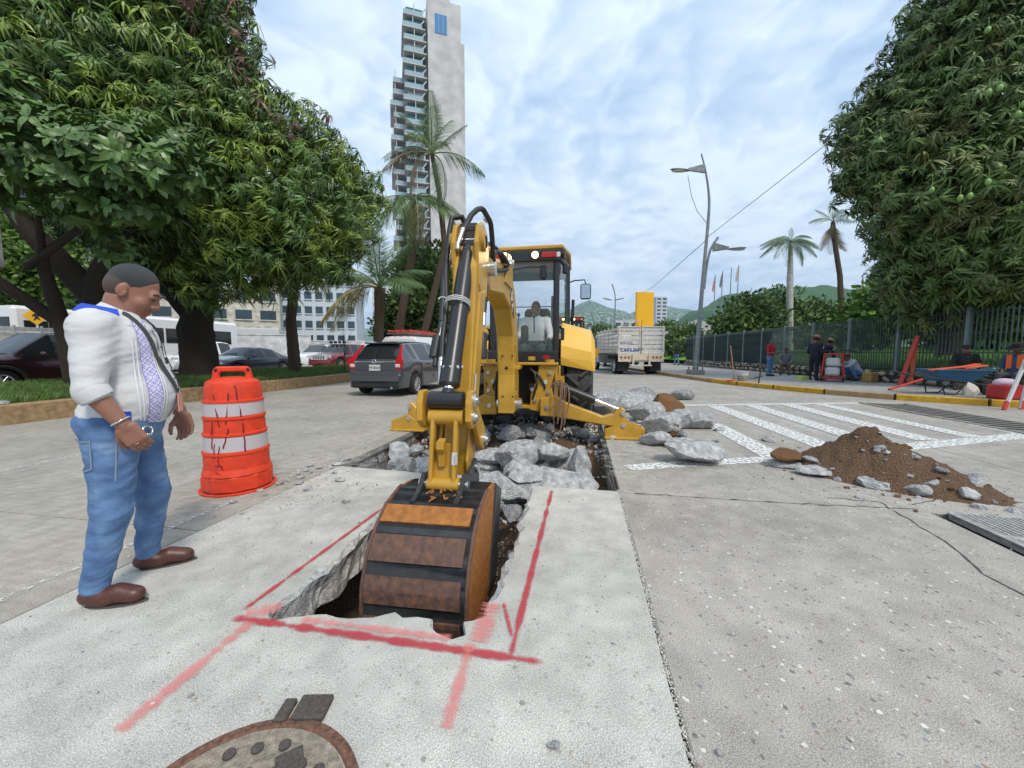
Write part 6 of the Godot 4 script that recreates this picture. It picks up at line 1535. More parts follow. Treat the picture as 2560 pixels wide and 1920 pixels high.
	H.call([Vector3(-0.16, 1.94, 1.6), Vector3(-0.2, 2.02, 2.1), Vector3(-0.185, 1.93, 2.55), Vector3(-0.175, 1.85, 2.68), Vector3(-0.135, 1.58, 2.83), Vector3(-0.115, 1.42, 2.92)], 0.024)
	H.call([Vector3(-0.03, 2.13, 2.66), Vector3(0.01, 2.29, 2.55), Vector3(0.06, 2.40, 2.38), Vector3(0.10, 2.32, 2.25), Vector3(0.085, 2.08, 2.1), Vector3(0.07, 1.99, 1.9), Vector3(0.08, 2.1, 1.4)], 0.023)
	H.call([Vector3(0.10, 2.14, 1.45), Vector3(0.085, 2.19, 1.75), Vector3(0.055, 2.10, 2.05), Vector3(0.055, 1.9, 2.22), Vector3(0.065, 1.7, 2.33), Vector3(0.075, 1.53, 2.42)], 0.023)
	H.call([Vector3(0.05, 2.12, 1.4), Vector3(0.05, 2.22, 1.8), Vector3(0.03, 2.17, 2.15), Vector3(0.02, 1.95, 2.3), Vector3(0.0, 1.8, 2.36)], 0.02)
	H.call([Vector3(-0.05, 1.0, 0.7), Vector3(-0.2, 0.95, 0.6), Vector3(-0.27, 0.7, 0.4), Vector3(-0.3, 0.5, 0.25)], 0.02)
	H.call([Vector3(-0.12, 1.42, 2.92), Vector3(-0.13, 1.2, 3.0), Vector3(-0.12, 1.1, 3.05)], 0.018)
	b = MB.new()
	b.tube([Vector3(-0.115, 1.44, 2.91), Vector3(-0.12, 1.25, 2.98)], 0.017, 8); b.tube([Vector3(-0.065, 1.16, 3.07), Vector3(-0.05, 0.99, 3.14), Vector3(-0.01, 0.99, 3.15)], [0.02, 0.017, 0.02], 8)
	b.tube([Vector3(-0.025, 2.15, 2.66), Vector3(-0.05, 2.02, 2.72), Vector3(-0.045, 1.97, 2.74)], [0.024, 0.02, 0.028], 8); b.tube([Vector3(0.075, 1.55, 2.41), Vector3(0.08, 1.42, 2.46)], 0.02, 8)
	b.tube([Vector3(0.06, 2.36, 2.3), Vector3(0.075, 2.34, 2.26)], 0.027, 8); b.tube([Vector3(0.085, 2.15, 1.5), Vector3(0.10, 2.16, 1.35)], 0.03, 8)
	obj("hose_fitting", b, M.steel, t)
	b = MB.new(); b.box(Vector3(0.085, 1.36, 2.5), Vector3(0.08, 0.05, 0.09), 0.01); obj("valve_bracket", b, Y, t)
	b = MB.new(); b.cyl(Vector3(0.095, 1.35, 2.52), Vector3(0.10, 1.17, 2.58), 0.036, 12); b.cyl(Vector3(0.10, 1.22, 2.57), Vector3(0.102, 1.15, 2.59), 0.044, 8); obj("valve", b, K, t)
	b = MB.new(); b.cyl(Vector3(-0.135, 1.31, 2.95), Vector3(-0.14, 1.16, 3.02), 0.036, 10); obj("valve", b, M.hose, t)

func smooth2(p: Array, per: int) -> Array:
	var cv := Curve2D.new()
	for i in p.size():
		var d: Vector2 = (p[mini(i + 1, p.size() - 1)] - p[maxi(i - 1, 0)]) / 6.0
		cv.add_point(p[i], -d, d)
	var out := []; var L := cv.get_baked_length(); var n := p.size() * per - (per - 1) if per > 1 else p.size()
	for i in n: out.append(cv.sample_baked(L * i / (n - 1.0)))
	return out

func machines() -> void:
	backhoe("backhoe_loader", "yellow digger with its arm and rusty bucket working in the road hole", W(0.116, 5.7), -TH, true)
	backhoe("backhoe_loader", "second yellow digger parked farther up the road with its arm folded", W(2.55, 17.2), -0.14, false)
	# roots and wires hanging from the right stabiliser
	var b := MB.new()
	for i in 16:
		var x := 0.62 + rng.randfn(0, 0.06); var y1 := rng.randf_range(0.02, 0.4)
		b.tube(smooth_path([Vector3(0.45 + rng.randf() * 0.15, 0.72 + rng.randfn(0, 0.05), 0.24), Vector3(x, 0.76 + rng.randfn(0, 0.04), 0.27), Vector3(x + rng.randfn(0, 0.02), 0.5, 0.28), Vector3(x - 0.02 + rng.randfn(0, 0.02), y1, 0.28)], 4), rng.randf_range(0.003, 0.009), 4)
	var o := obj("roots", b, mat("root_brown", Color(0.24, 0.15, 0.09), 0.9), null)
	o.position = W(0.116, 5.7); o.rotation.y = -TH
	tag(o, "tangle of brown roots and wires hanging over the right stabiliser leg", "roots")

func car_paint(key: String, c: Color, metal := 0.3) -> StandardMaterial3D:
	var m := mat("car_" + key, c, 0.28, metal); m.clearcoat_enabled = true; m.clearcoat = 0.8; m.clearcoat_roughness = 0.06
	return m

func road_wheel(parent: Node3D, ctr: Vector3, r: float, w: float, side: float, spokes := 10) -> void:
	var wh := Node3D.new(); wh.name = "wheel"; parent.add_child(wh, true); wh.position = ctr
	var ax := Transform3D(Basis(Vector3(0, side, 0), Vector3(-side, 0, 0), Vector3(0, 0, 1)), Vector3.ZERO)  # lathe y -> outside
	ax.basis = Basis(Vector3(0, 1, 0), Vector3(side, 0, 0), Vector3(0, 0, -side)) if side > 0 else Basis(Vector3(0, 1, 0), Vector3(-1, 0, 0), Vector3(0, 0, 1))
	var h := w * 0.5; var b := MB.new()
	b.lathe([Vector2(r * 0.60, -h), Vector2(r * 0.93, -h), Vector2(r, -h * 0.7), Vector2(r, h * 0.7), Vector2(r * 0.95, h * 0.97), Vector2(r * 0.68, h), Vector2(r * 0.64, h * 0.8), Vector2(r * 0.60, -h)], 30, ax)
	obj("tyre", b, M.rubber, wh)
	b = MB.new(); b.lathe([Vector2(r * 0.66, h * 0.92), Vector2(r * 0.60, h * 0.75), Vector2(r * 0.58, 0)], 30, ax); b.lathe([Vector2(r * 0.18, h * 0.62), Vector2(r * 0.14, h * 0.78), Vector2(0, h * 0.8)], 16, ax)
	for i in spokes:
		var a := TAU * i / spokes
		b.at(ax * Transform3D(Basis(Vector3.UP, a), Vector3.ZERO)); b.box(Vector3(r * 0.38, h * 0.62, 0), Vector3(r * 0.5, 0.025, r * (1.25 / spokes)), 0.005)
	b.at(Transform3D.IDENTITY); obj("rim", b, mat("alloy", Color(0.55, 0.55, 0.56), 0.25, 0.8), wh)
	b = MB.new(); b.lathe([Vector2(r * 0.6, h * 0.1), Vector2(0, h * 0.1)], 20, ax); obj("brake", b, M.black, wh)

# K: [z, top, belt, half width at belt, half width at top, cabin 0/1, slanted glass 0/1]
func car(called: String, label: String, at: Vector3, yaw: float, K: Array, wheels: Array, wr: float, floor_y: float, paint: Material, pillars: Array, cat := "car", group := "", tint := 0.02) -> Node3D:
	var t := thing(called, label, cat, at, yaw, group)
	var N := 72; var zs := []; var z0: float = K[0][0]; var z1: float = K[K.size() - 1][0]
	for i in N + 1: zs.append(lerpf(z0, z1, float(i) / N))
	for k in K: if not zs.has(k[0]): zs.append(k[0])
	zs.sort(); zs.reverse()
	var P := []; var F := []
	for zq in zs:
		var q := []; var z: float = clampf(zq, z1, z0)
		for i in K.size() - 1:
			if z <= K[i][0] and z >= K[i + 1][0]:
				var f: float = (K[i][0] - z) / (K[i][0] - K[i + 1][0])
				for c in range(1, 5): q.append(lerpf(K[i][c], K[i + 1][c], f))
				q.append(K[i + 1][5]); q.append(K[i + 1][6]); break
		var lo := floor_y
		for w in wheels:
			var dz: float = absf(z - w)
			if dz < wr * 1.18: lo = maxf(lo, wr + sqrt(pow(wr * 1.18, 2) - dz * dz) * 0.97)
		lo = minf(lo, q[1] - 0.06)
		var mid: float = lerpf(lo, q[1], 0.62)
		var r := [Vector2(q[2] * 0.80, lo - 0.0), Vector2(q[2] * 1.0, lo + 0.02), Vector2(q[2] * 1.035, mid), Vector2(q[2] * 0.995, q[1]), Vector2(q[3] * 1.02, q[0] - 0.05 if q[0] - q[1] > 0.12 else q[0] - 0.012), Vector2(q[3] * 0.90, q[0]), Vector2(q[3] * 0.5, q[0] + 0.018)]
		var row := PackedVector3Array()
		for p in r: row.append(Vector3(p.x, p.y, z))
		row.append(Vector3(0, q[0] + 0.024, z))
		for i in range(6, -1, -1): row.append(Vector3(-r[i].x, r[i].y, z))
		P.append(row); F.append([q[4], q[5], z])
	var body := MB.new(); var gl := MB.new(); var R := P.size(); var C: int = P[0].size()
	var NN := []
	for i in R:
		var row := PackedVector3Array()
		for j in C:
			var q: Vector3 = (P[i][mini(j + 1, C - 1)] - P[i][maxi(j - 1, 0)]).cross(P[mini(i + 1, R - 1)][j] - P[maxi(i - 1, 0)][j])
			row.append(q.normalized() if q.length() > 1e-9 else Vector3.UP)
		NN.append(row)
	for i in R - 1:
		var zc: float = (F[i][2] + F[i + 1][2]) * 0.5
		var pil := false
		for p in pillars: if zc > p[0] and zc < p[1]: pil = true
		for j in C - 1:
			var side := j == 3 or j == C - 5; var top := j >= 4 and j <= C - 6
			var g: bool = (side and F[i + 1][0] > 0 and not pil) or (top and F[i + 1][1] > 0)
			var mb := gl if g else body
			mb.st(P[i][j], P[i][j + 1], P[i + 1][j + 1], NN[i][j], NN[i][j + 1], NN[i + 1][j + 1]); mb.st(P[i][j], P[i + 1][j + 1], P[i + 1][j], NN[i][j], NN[i + 1][j + 1], NN[i + 1][j])
	for e in [0, R - 1]:
		for j in C - 1: body.trio(Vector3(0, lerpf(P[e][0].y, P[e][7].y, 0.5), P[e][0].z), P[e][j], P[e][j + 1], Vector3(0, 0, 1 if e == 0 else -1))
	obj("body", body, paint, t); obj("windows", gl, mat("car_window_%d" % int(tint * 1000), Color(tint, tint * 1.1, tint * 1.15), 0.04), t)
	var b := MB.new(); b.box(Vector3(0, floor_y + 0.1, (z0 + z1) * 0.5), Vector3(K[3][3] * 1.75, 0.22, (z0 - z1) * 0.93), 0.03)
	for w in wheels: b.box(Vector3(0, wr + 0.16, w), Vector3(K[3][3] * 1.70, wr * 1.2, wr * 2.1), 0.02)
	obj("underbody", b, M.black, t)
	for w in wheels: for s in [-1.0, 1.0]: road_wheel(t, Vector3(s * (K[3][3] - 0.075), wr, w), wr, 0.2, s)
	for s in [-1.0, 1.0]:
		var mz := 0.0
		for i in K.size(): if K[i][6] > 0 and K[i][0] < 0 and mz == 0.0: mz = K[i - 1][0] - 0.35
		b = MB.new(); b.ell(Vector3(s * (K[3][3] + 0.11), K[4][2] + 0.09, mz), Vector3(0.10, 0.075, 0.06), 10, 7); obj("mirror", b, paint, t)
	return t

func plate(t: Node3D, s: String, at: Vector3, back: bool) -> void:
	var b := MB.new(); b.box(at, Vector3(0.33, 0.16, 0.012), 0.004); var p := obj("number_plate", b, mat("plate_white", Color(0.6, 0.6, 0.57), 0.5), t)
	var tm := obj("lettering", textmesh(s, 0.062, 0.003, "Droid Sans", true), mat("plate_ink", Color(0.03, 0.05, 0.04), 0.6), p); tm.position = at + Vector3(0, 0, 0.009 if back else -0.009)
	if not back: tm.rotation.y = PI

func lights(t: Node3D, called: String, c: Vector3, s: Vector3, m: Material, tilt := 0.0) -> void:
	for k in [-1.0, 1.0]:
		var b := MB.new(); b.box(Vector3(c.x * k, c.y, c.z), s, minf(s.x, minf(s.y, s.z)) * 0.42, rot(Vector3.UP, -tilt * k) ); obj(called, b, m, t)

func cars() -> void:
	var red := mat("tail_lens", Color(0.45, 0.01, 0.015), 0.12); var clear := mat("head_lens", Color(0.62, 0.64, 0.66), 0.08, 0.4); var dark := mat("trim_black", Color(0.02, 0.02, 0.021), 0.5)
	# grey hatchback
	var hk := [[2.0, 0.93, 0.90, 0.73, 0.62, 0, 0], [1.96, 0.99, 0.95, 0.77, 0.66, 0, 0], [1.54, 1.40, 1.0, 0.815, 0.56, 0, 1], [1.42, 1.445, 1.0, 0.825, 0.55, 0, 0], [0.95, 1.485, 0.97, 0.84, 0.55, 1, 0], [0.2, 1.50, 0.94, 0.845, 0.56, 1, 0], [-0.4, 1.47, 0.92, 0.845, 0.57, 1, 0], [-1.25, 0.99, 0.90, 0.83, 0.66, 1, 1], [-1.7, 0.82, 0.78, 0.79, 0.62, 0, 0], [-1.95, 0.66, 0.62, 0.70, 0.55, 0, 0], [-2.02, 0.5, 0.46, 0.62, 0.5, 0, 0]]
	var h: Node3D = car("hatchback", "dark grey hatchback with red boomerang tail lights driving away beside the median", W(-3.28, 12.3), -TH - 0.02, hk, [1.22, -1.32], 0.305, 0.22, car_paint("grey", Color(0.10, 0.104, 0.118), 0.5), [[1.0, 1.16], [0.05, 0.16], [-0.95, -0.82], [-1.3, -1.1]])
	for s in [-1.0, 1.0]:
		var b := MB.new(); b.at(Transform3D(Basis(Vector3(s, 0, 0), Vector3(0, 1, 0), Vector3(0, 0, 1)), Vector3.ZERO))
		b.prism([Vector2(0.60, 0.97), Vector2(0.80, 0.99), Vector2(0.815, 0.88), Vector2(0.76, 0.74), Vector2(0.62, 0.73), Vector2(0.585, 0.80)], 0.07, T3(Vector3(0, 0, 1.975)), 0.012)
		b.prism([Vector2(0.60, 0.0), Vector2(0.79, 0.0), Vector2(0.70, 0.22), Vector2(0.61, 0.58), Vector2(0.56, 0.58), Vector2(0.61, 0.2)], 0.05, T3(Vector3(0, 0.965, 1.965), rot(Vector3.RIGHT, -43)), 0.01)
		obj("tail_lamp", b, red, h)
		b = MB.new(); b.box(Vector3(s * 0.665, 0.835, 2.0), Vector3(0.15, 0.10, 0.05), 0.02); obj("reverse_lamp", b, M.lens_white, h)
		b = MB.new(); b.box(Vector3(s * 0.52, 0.42, 2.035), Vector3(0.26, 0.17, 0.02), 0.008, rot(Vector3(0, 0, 1), s * 12)); obj("bumper_vent", b, dark, h)
	var b := MB.new(); b.box(Vector3(0, 0.50, 1.99), Vector3(1.52, 0.26, 0.14), 0.06); obj("bumper", b, M.car_grey, h)
	b = MB.new(); b.box(Vector3(0, 0.31, 1.99), Vector3(1.4, 0.14, 0.11), 0.04); obj("bumper_skirt", b, dark, h)
	b = MB.new(); b.box(Vector3(0, 0.945, 2.005), Vector3(1.18, 0.045, 0.04), 0.012); obj("chrome_strip", b, M.chrome, h)
	b = MB.new(); b.box(Vector3(0, 1.455, 1.53), Vector3(1.0, 0.035, 0.26), 0.015, rot(Vector3.RIGHT, 6)); obj("spoiler", b, M.car_grey, h)
	b = MB.new(); b.tube([Vector3(0.0, 0.99, 2.0), Vector3(0.02, 1.035, 1.97), Vector3(-0.16, 1.06, 1.955), Vector3(-0.34, 1.02, 1.985)], 0.009, 5); obj("wiper", b, dark, h)
	b = MB.new()
	for s in [-1.0, 1.0]: b.box(Vector3(s * 0.034, 0.95, 2.03), Vector3(0.013, 0.085, 0.01), 0.003, rot(Vector3(0, 0, 1), -s * 8))
	b.box(Vector3(0, 0.95, 2.03), Vector3(0.055, 0.014, 0.01)); b.tube(ring_pts(Vector3(0, 0.95, 2.028), 0.058, Vector3(0, 0, 1), 16), 0.007, 5, false); obj("badge", b, M.chrome, h)
	plate(h, "PYF-53-41", Vector3(0.0, 0.78, 2.012), true)
	b = MB.new(); b.box(Vector3(0, 0.72, 2.003), Vector3(1.16, 0.008, 0.008)); obj("tailgate_seam", b, dark, h)
	b = MB.new(); b.cyl(Vector3(0.5, 0.25, 1.9), Vector3(0.5, 0.25, 2.06), 0.03); obj("exhaust", b, M.steel, h)
	for s in [-1.0, 1.0]: for z in [0.42, -0.62]: b = MB.new(); b.box(Vector3(s * 0.862, 0.86, z), Vector3(0.03, 0.03, 0.17), 0.01); obj("door_handle", b, dark, h)
	for s in [-1.0, 1.0]: for z in [0.95, 0.1, -0.95]: b = MB.new(); b.box(Vector3(s * 0.866, 0.66, z), Vector3(0.012, 0.46, 0.010)); obj("door_seam", b, dark, h)
	lights(h, "headlamp", Vector3(0.62, 0.70, -1.86), Vector3(0.26, 0.13, 0.14), clear, 20)
	var op := PI - TH
	# dark sedan
	var sk := [[2.3, 0.80, 0.77, 0.74, 0.62, 0, 0], [2.2, 0.95, 0.90, 0.80, 0.68, 0, 0], [1.75, 1.0, 0.93, 0.86, 0.66, 0, 0], [0.95, 1.36, 0.94, 0.885, 0.57, 1, 1], [0.3, 1.43, 0.93, 0.89, 0.58, 1, 0], [-0.25, 1.40, 0.91, 0.89, 0.58, 1, 0], [-1.05, 1.0, 0.90, 0.88, 0.68, 1, 1], [-1.9, 0.86, 0.80, 0.85, 0.66, 0, 0], [-2.2, 0.70, 0.66, 0.76, 0.6, 0, 0], [-2.3, 0.5, 0.46, 0.68, 0.5, 0, 0]]
	var sd := car("sedan", "dark blue-grey sedan with its headlamps on beyond the median", RU(-16.4, 16.6), op, sk, [1.35, -1.4], 0.33, 0.2, car_paint("slate", Color(0.045, 0.055, 0.07), 0.5), [[0.2, 0.3], [1.0, 1.2], [-1.1, -0.9]])
	lights(sd, "headlamp", Vector3(0.66, 0.68, -2.12), Vector3(0.34, 0.10, 0.2), clear, 18)
	b = MB.new(); b.box(Vector3(0, 0.5, -2.27), Vector3(0.95, 0.30, 0.06), 0.02); obj("grille", b, dark, sd); plate(sd, "GZR-21", Vector3(0, 0.46, -2.31), false)
	for s in [-1.0, 1.0]: b = MB.new(); b.box(Vector3(s * 0.6, 0.40, -2.24), Vector3(0.3, 0.14, 0.06), 0.02); obj("air_intake", b, dark, sd)
	# suv shapes
	var uk := [[2.3, 0.98, 0.95, 0.80, 0.70, 0, 0], [2.22, 1.08, 1.02, 0.86, 0.76, 0, 0], [1.95, 1.62, 1.08, 0.90, 0.68, 0, 1], [1.7, 1.72, 1.08, 0.91, 0.66, 0, 0], [0.8, 1.76, 1.05, 0.92, 0.67, 1, 0], [-0.3, 1.72, 1.03, 0.92, 0.66, 1, 0], [-1.1, 1.16, 1.02, 0.91, 0.76, 1, 1], [-2.0, 1.02, 0.95, 0.88, 0.74, 0, 0], [-2.28, 0.84, 0.78, 0.80, 0.66, 0, 0], [-2.36, 0.55, 0.5, 0.74, 0.6, 0, 0]]
	var pil := [[0.85, 1.0], [-0.1, 0.02], [1.6, 1.75], [-1.15, -0.95]]
	var mr := car("suv", "maroon suv behind the man seen side-on across the grass median", RU(-15.7, 8.9), op, uk, [1.4, -1.42], 0.37, 0.28, car_paint("maroon", Color(0.055, 0.009, 0.014), 0.4), pil)
	lights(mr, "headlamp", Vector3(0.68, 0.86, -2.16), Vector3(0.32, 0.18, 0.22), clear, 15); lights(mr, "tail_lamp", Vector3(0.80, 1.0, 2.18), Vector3(0.16, 0.3, 0.16), red)
	for w in [1.4, -1.42]: for s in [-1.0, 1.0]:
		b = MB.new(); var arc := []
		for i in 13: arc.append(Vector3(s * 0.95, 0.37 + sin(PI * i / 12) * 0.45, w + cos(PI * i / 12) * 0.46))
		b.tube(arc, 0.045, 6); obj("arch_trim", b, dark, mr)
	for z in [0.45, -0.55]: b = MB.new(); b.box(Vector3(0.945, 0.92, z), Vector3(0.03, 0.035, 0.2), 0.01); obj("door_handle", b, dark, mr)
	var rj := car("suv", "red suv with roof lamps and a white grille behind the grey hatchback", RU(-16.6, 24.6), op, uk, [1.4, -1.42], 0.39, 0.34, car_paint("red", Color(0.20, 0.016, 0.022), 0.2), pil)
	b = MB.new(); b.box(Vector3(0, 0.86, -2.36), Vector3(1.2, 0.34, 0.06), 0.02); obj("grille", b, M.white_paint, rj)
	for i in 7: b = MB.new(); b.box(Vector3(-0.36 + i * 0.12, 0.86, -2.395), Vector3(0.06, 0.24, 0.02), 0.01); obj("grille_slot", b, dark, rj)
	for s in [-1.0, 1.0]: b = MB.new(); b.cyl(Vector3(s * 0.66, 0.88, -2.2), Vector3(s * 0.66, 0.88, -2.40), 0.11, 18); obj("headlamp", b, clear, rj)
	for i in 4: b = MB.new(); b.cyl(Vector3(-0.5 + i * 0.33, 1.88, -0.3), Vector3(-0.5 + i * 0.33, 1.88, -0.44), 0.09, 12); obj("roof_lamp", b, dark, rj)
	var ws := car("suv", "white suv partly hidden behind the red one", RU(-20.2, 27.2), op, uk, [1.4, -1.42], 0.38, 0.3, car_paint("white", Color(0.75, 0.75, 0.75), 0.0), pil, "car", "", 0.05); lights(ws, "headlamp", Vector3(0.66, 0.86, -2.2), Vector3(0.3, 0.18, 0.16), clear, 15)
	b = MB.new(); for s in [-1.0, 1.0]: b.tube([Vector3(s * 0.6, 1.74, 1.6), Vector3(s * 0.6, 1.83, 1.3), Vector3(s * 0.6, 1.83, -0.2), Vector3(s * 0.6, 1.74, -0.4)], 0.02, 6)
	obj("roof_rails", b, dark, ws)
	var pk := [[2.7, 1.0, 0.98, 0.84, 0.80, 0, 0], [0.75, 1.04, 1.0, 0.90, 0.86, 0, 0], [0.6, 1.70, 1.06, 0.91, 0.66, 0, 1], [0.2, 1.76, 1.05, 0.92, 0.67, 1, 0], [-0.5, 1.72, 1.03, 0.92, 0.66, 1, 0], [-1.2, 1.16, 1.02, 0.91, 0.76, 1, 1], [-2.2, 1.02, 0.95, 0.88, 0.74, 0, 0], [-2.5, 0.84, 0.78, 0.80, 0.66, 0, 0], [-2.58, 0.55, 0.5, 0.74, 0.6, 0, 0]]
	var wp := car("pickup", "white pickup facing the camera behind the dark sedan", RU(-20.6, 18.4), op, pk, [1.6, -1.6], 0.38, 0.32, M.car_white, [[-0.2, -0.08], [-1.25, -1.05]], "pickup", "", 0.05); lights(wp, "headlamp", Vector3(0.66, 0.86, -2.42), Vector3(0.34, 0.2, 0.16), clear, 15)
	b = MB.new(); b.box(Vector3(0, 0.78, -2.58), Vector3(0.9, 0.3, 0.05), 0.02); obj("grille", b, dark, wp)
	# van with ladders
	var vk := [[2.1, 1.0, 0.97, 0.86, 0.80, 0, 0], [2.05, 1.72, 1.1, 0.88, 0.74, 0, 0], [1.9, 1.84, 1.1, 0.89, 0.74, 0, 0], [0.2, 1.88, 1.1, 0.90, 0.74, 0, 0], [-0.5, 1.84, 1.05, 0.90, 0.72, 1, 0], [-1.25, 1.2, 1.03, 0.89, 0.78, 1, 1], [-1.9, 1.0, 0.92, 0.86, 0.72, 0, 0], [-2.15, 0.6, 0.55, 0.76, 0.6, 0, 0]]
	var vn := car("van", "white van carrying red ladders on its roof ahead of the grey hatchback", W(-4.35, 18.2), -TH, vk, [1.35, -1.35], 0.32, 0.25, M.car_white, [[-1.35, -1.1]], "van"); lights(vn, "tail_lamp", Vector3(0.80, 1.15, 2.05), Vector3(0.12, 0.55, 0.1), red)
	b = MB.new(); b.box(Vector3(0, 1.4, 2.075), Vector3(1.2, 0.42, 0.02), 0.008); obj("rear_glass", b, mat("car_window_20", Color(0.02, 0.022, 0.023), 0.04), vn)
	var ld := thing("ladder", "red ladders tied flat on the roof of the white van", "ladder", W(-4.35, 18.2, 2.05), -TH)
	for s in [-0.45, -0.1, 0.15, 0.5]: b = MB.new(); b.box(Vector3(s, 0.03, -0.2), Vector3(0.05, 0.09, 4.6), 0.01); obj("rail", b, mat("ladder_red", Color(0.55, 0.05, 0.03), 0.5), ld)
	for i in 14: b = MB.new(); b.box(Vector3(-0.27, 0.03, -2.3 + i * 0.32), Vector3(0.36, 0.03, 0.03)); obj("rung", b, M.ladder_red, ld); b = MB.new(); b.box(Vector3(0.32, 0.03, -2.3 + i * 0.32), Vector3(0.36, 0.03, 0.03)); obj("rung", b, M.ladder_red, ld)
	for z in [-1.6, 0.2, 1.6]: b = MB.new(); b.box(Vector3(0, -0.06, z), Vector3(1.5, 0.05, 0.06)); obj("roof_bar", b, M.steel, ld)
	car("suv", "black suv parked beyond the right side of the lorry", W(8.6, 31), 0.0, uk, [1.4, -1.42], 0.38, 0.3, car_paint("black", Color(0.012, 0.012, 0.013), 0.2), pil)
	# stake trucks
	stake_truck("stake_truck", "white stake-bed lorry with blue lettering on its tailgate parked at the right kerb", W(6.75, 20.3), -0.02, 2.4, 5.4, 1.12, 2.52, true)
	var st := stake_truck("stake_truck", "older stake truck with a white door and red cab top behind the mango trunk", RU(-20.3, 11.6), op, 2.1, 3.6, 0.95, 2.1, false)
	# bus
	var bus := thing("bus", "long white bus with a dark window band behind the stake truck", "bus", RU(-25.0, 18.0), op)
	b = MB.new(); b.box(Vector3(0, 1.75, 0), Vector3(2.5, 2.9, 11), 0.15); obj("body", b, M.car_white, bus)
	for s in [-1.0, 1.0]:
		for i in 7: b = MB.new(); b.box(Vector3(s * 1.26, 2.15, -4.5 + i * 1.45), Vector3(0.03, 0.85, 1.33), 0.01); obj("window", b, M.car_window_20, bus)
		for z in [3.2, -3.4]: road_wheel(bus, Vector3(s * 1.1, 0.48, z), 0.48, 0.28, s, 8)
	b = MB.new(); b.box(Vector3(0, 2.1, -5.51), Vector3(2.2, 1.2, 0.03), 0.01); obj("windscreen", b, M.car_window_20, bus)
	# quad bike on a yellow trailer at the far left
	var tr := thing("trailer", "low yellow trailer at the far left beyond the maroon suv", "trailer", RU(-21.0, 6.6), op)
	b = MB.new(); b.box(Vector3(0, 0.75, 0), Vector3(2.0, 0.3, 4.0), 0.05); obj("bed", b, mat("trailer_yellow", Color(0.6, 0.42, 0.08), 0.5), tr)
	for s in [-1.0, 1.0]: road_wheel(tr, Vector3(s * 0.95, 0.35, 0.3), 0.35, 0.2, s, 8)
	var qb := thing("quad_bike", "red and black quad bike standing on the yellow trailer", "quad bike", RU(-21.0, 7.2, 0.9), op)
	for s in [-1.0, 1.0]: for z in [0.6, -0.6]: road_wheel(qb, Vector3(s * 0.42, 0.27, z), 0.27, 0.22, s, 6)
	b = MB.new(); b.box(Vector3(0, 0.42, 0), Vector3(0.34, 0.25, 1.1), 0.08); obj("frame", b, M.black, qb)
	b = MB.new(); b.box(Vector3(0, 0.66, 0.25), Vector3(0.3, 0.14, 0.7), 0.06); obj("seat", b, M.black, qb)
	b = MB.new(); b.box(Vector3(0, 0.62, -0.55), Vector3(1.0, 0.1, 0.5), 0.04); b.box(Vector3(0, 0.6, 0.6), Vector3(1.0, 0.1, 0.45), 0.04); obj("mudguard", b, M.car_red, qb)
	b = MB.new(); b.tube([Vector3(-0.38, 0.98, -0.2), Vector3(-0.1, 0.92, -0.35), Vector3(0.1, 0.92, -0.35), Vector3(0.38, 0.98, -0.2)], 0.02, 6); b.cyl(Vector3(0, 0.6, -0.5), Vector3(0, 0.92, -0.35), 0.03); obj("handlebar", b, M.black, qb)

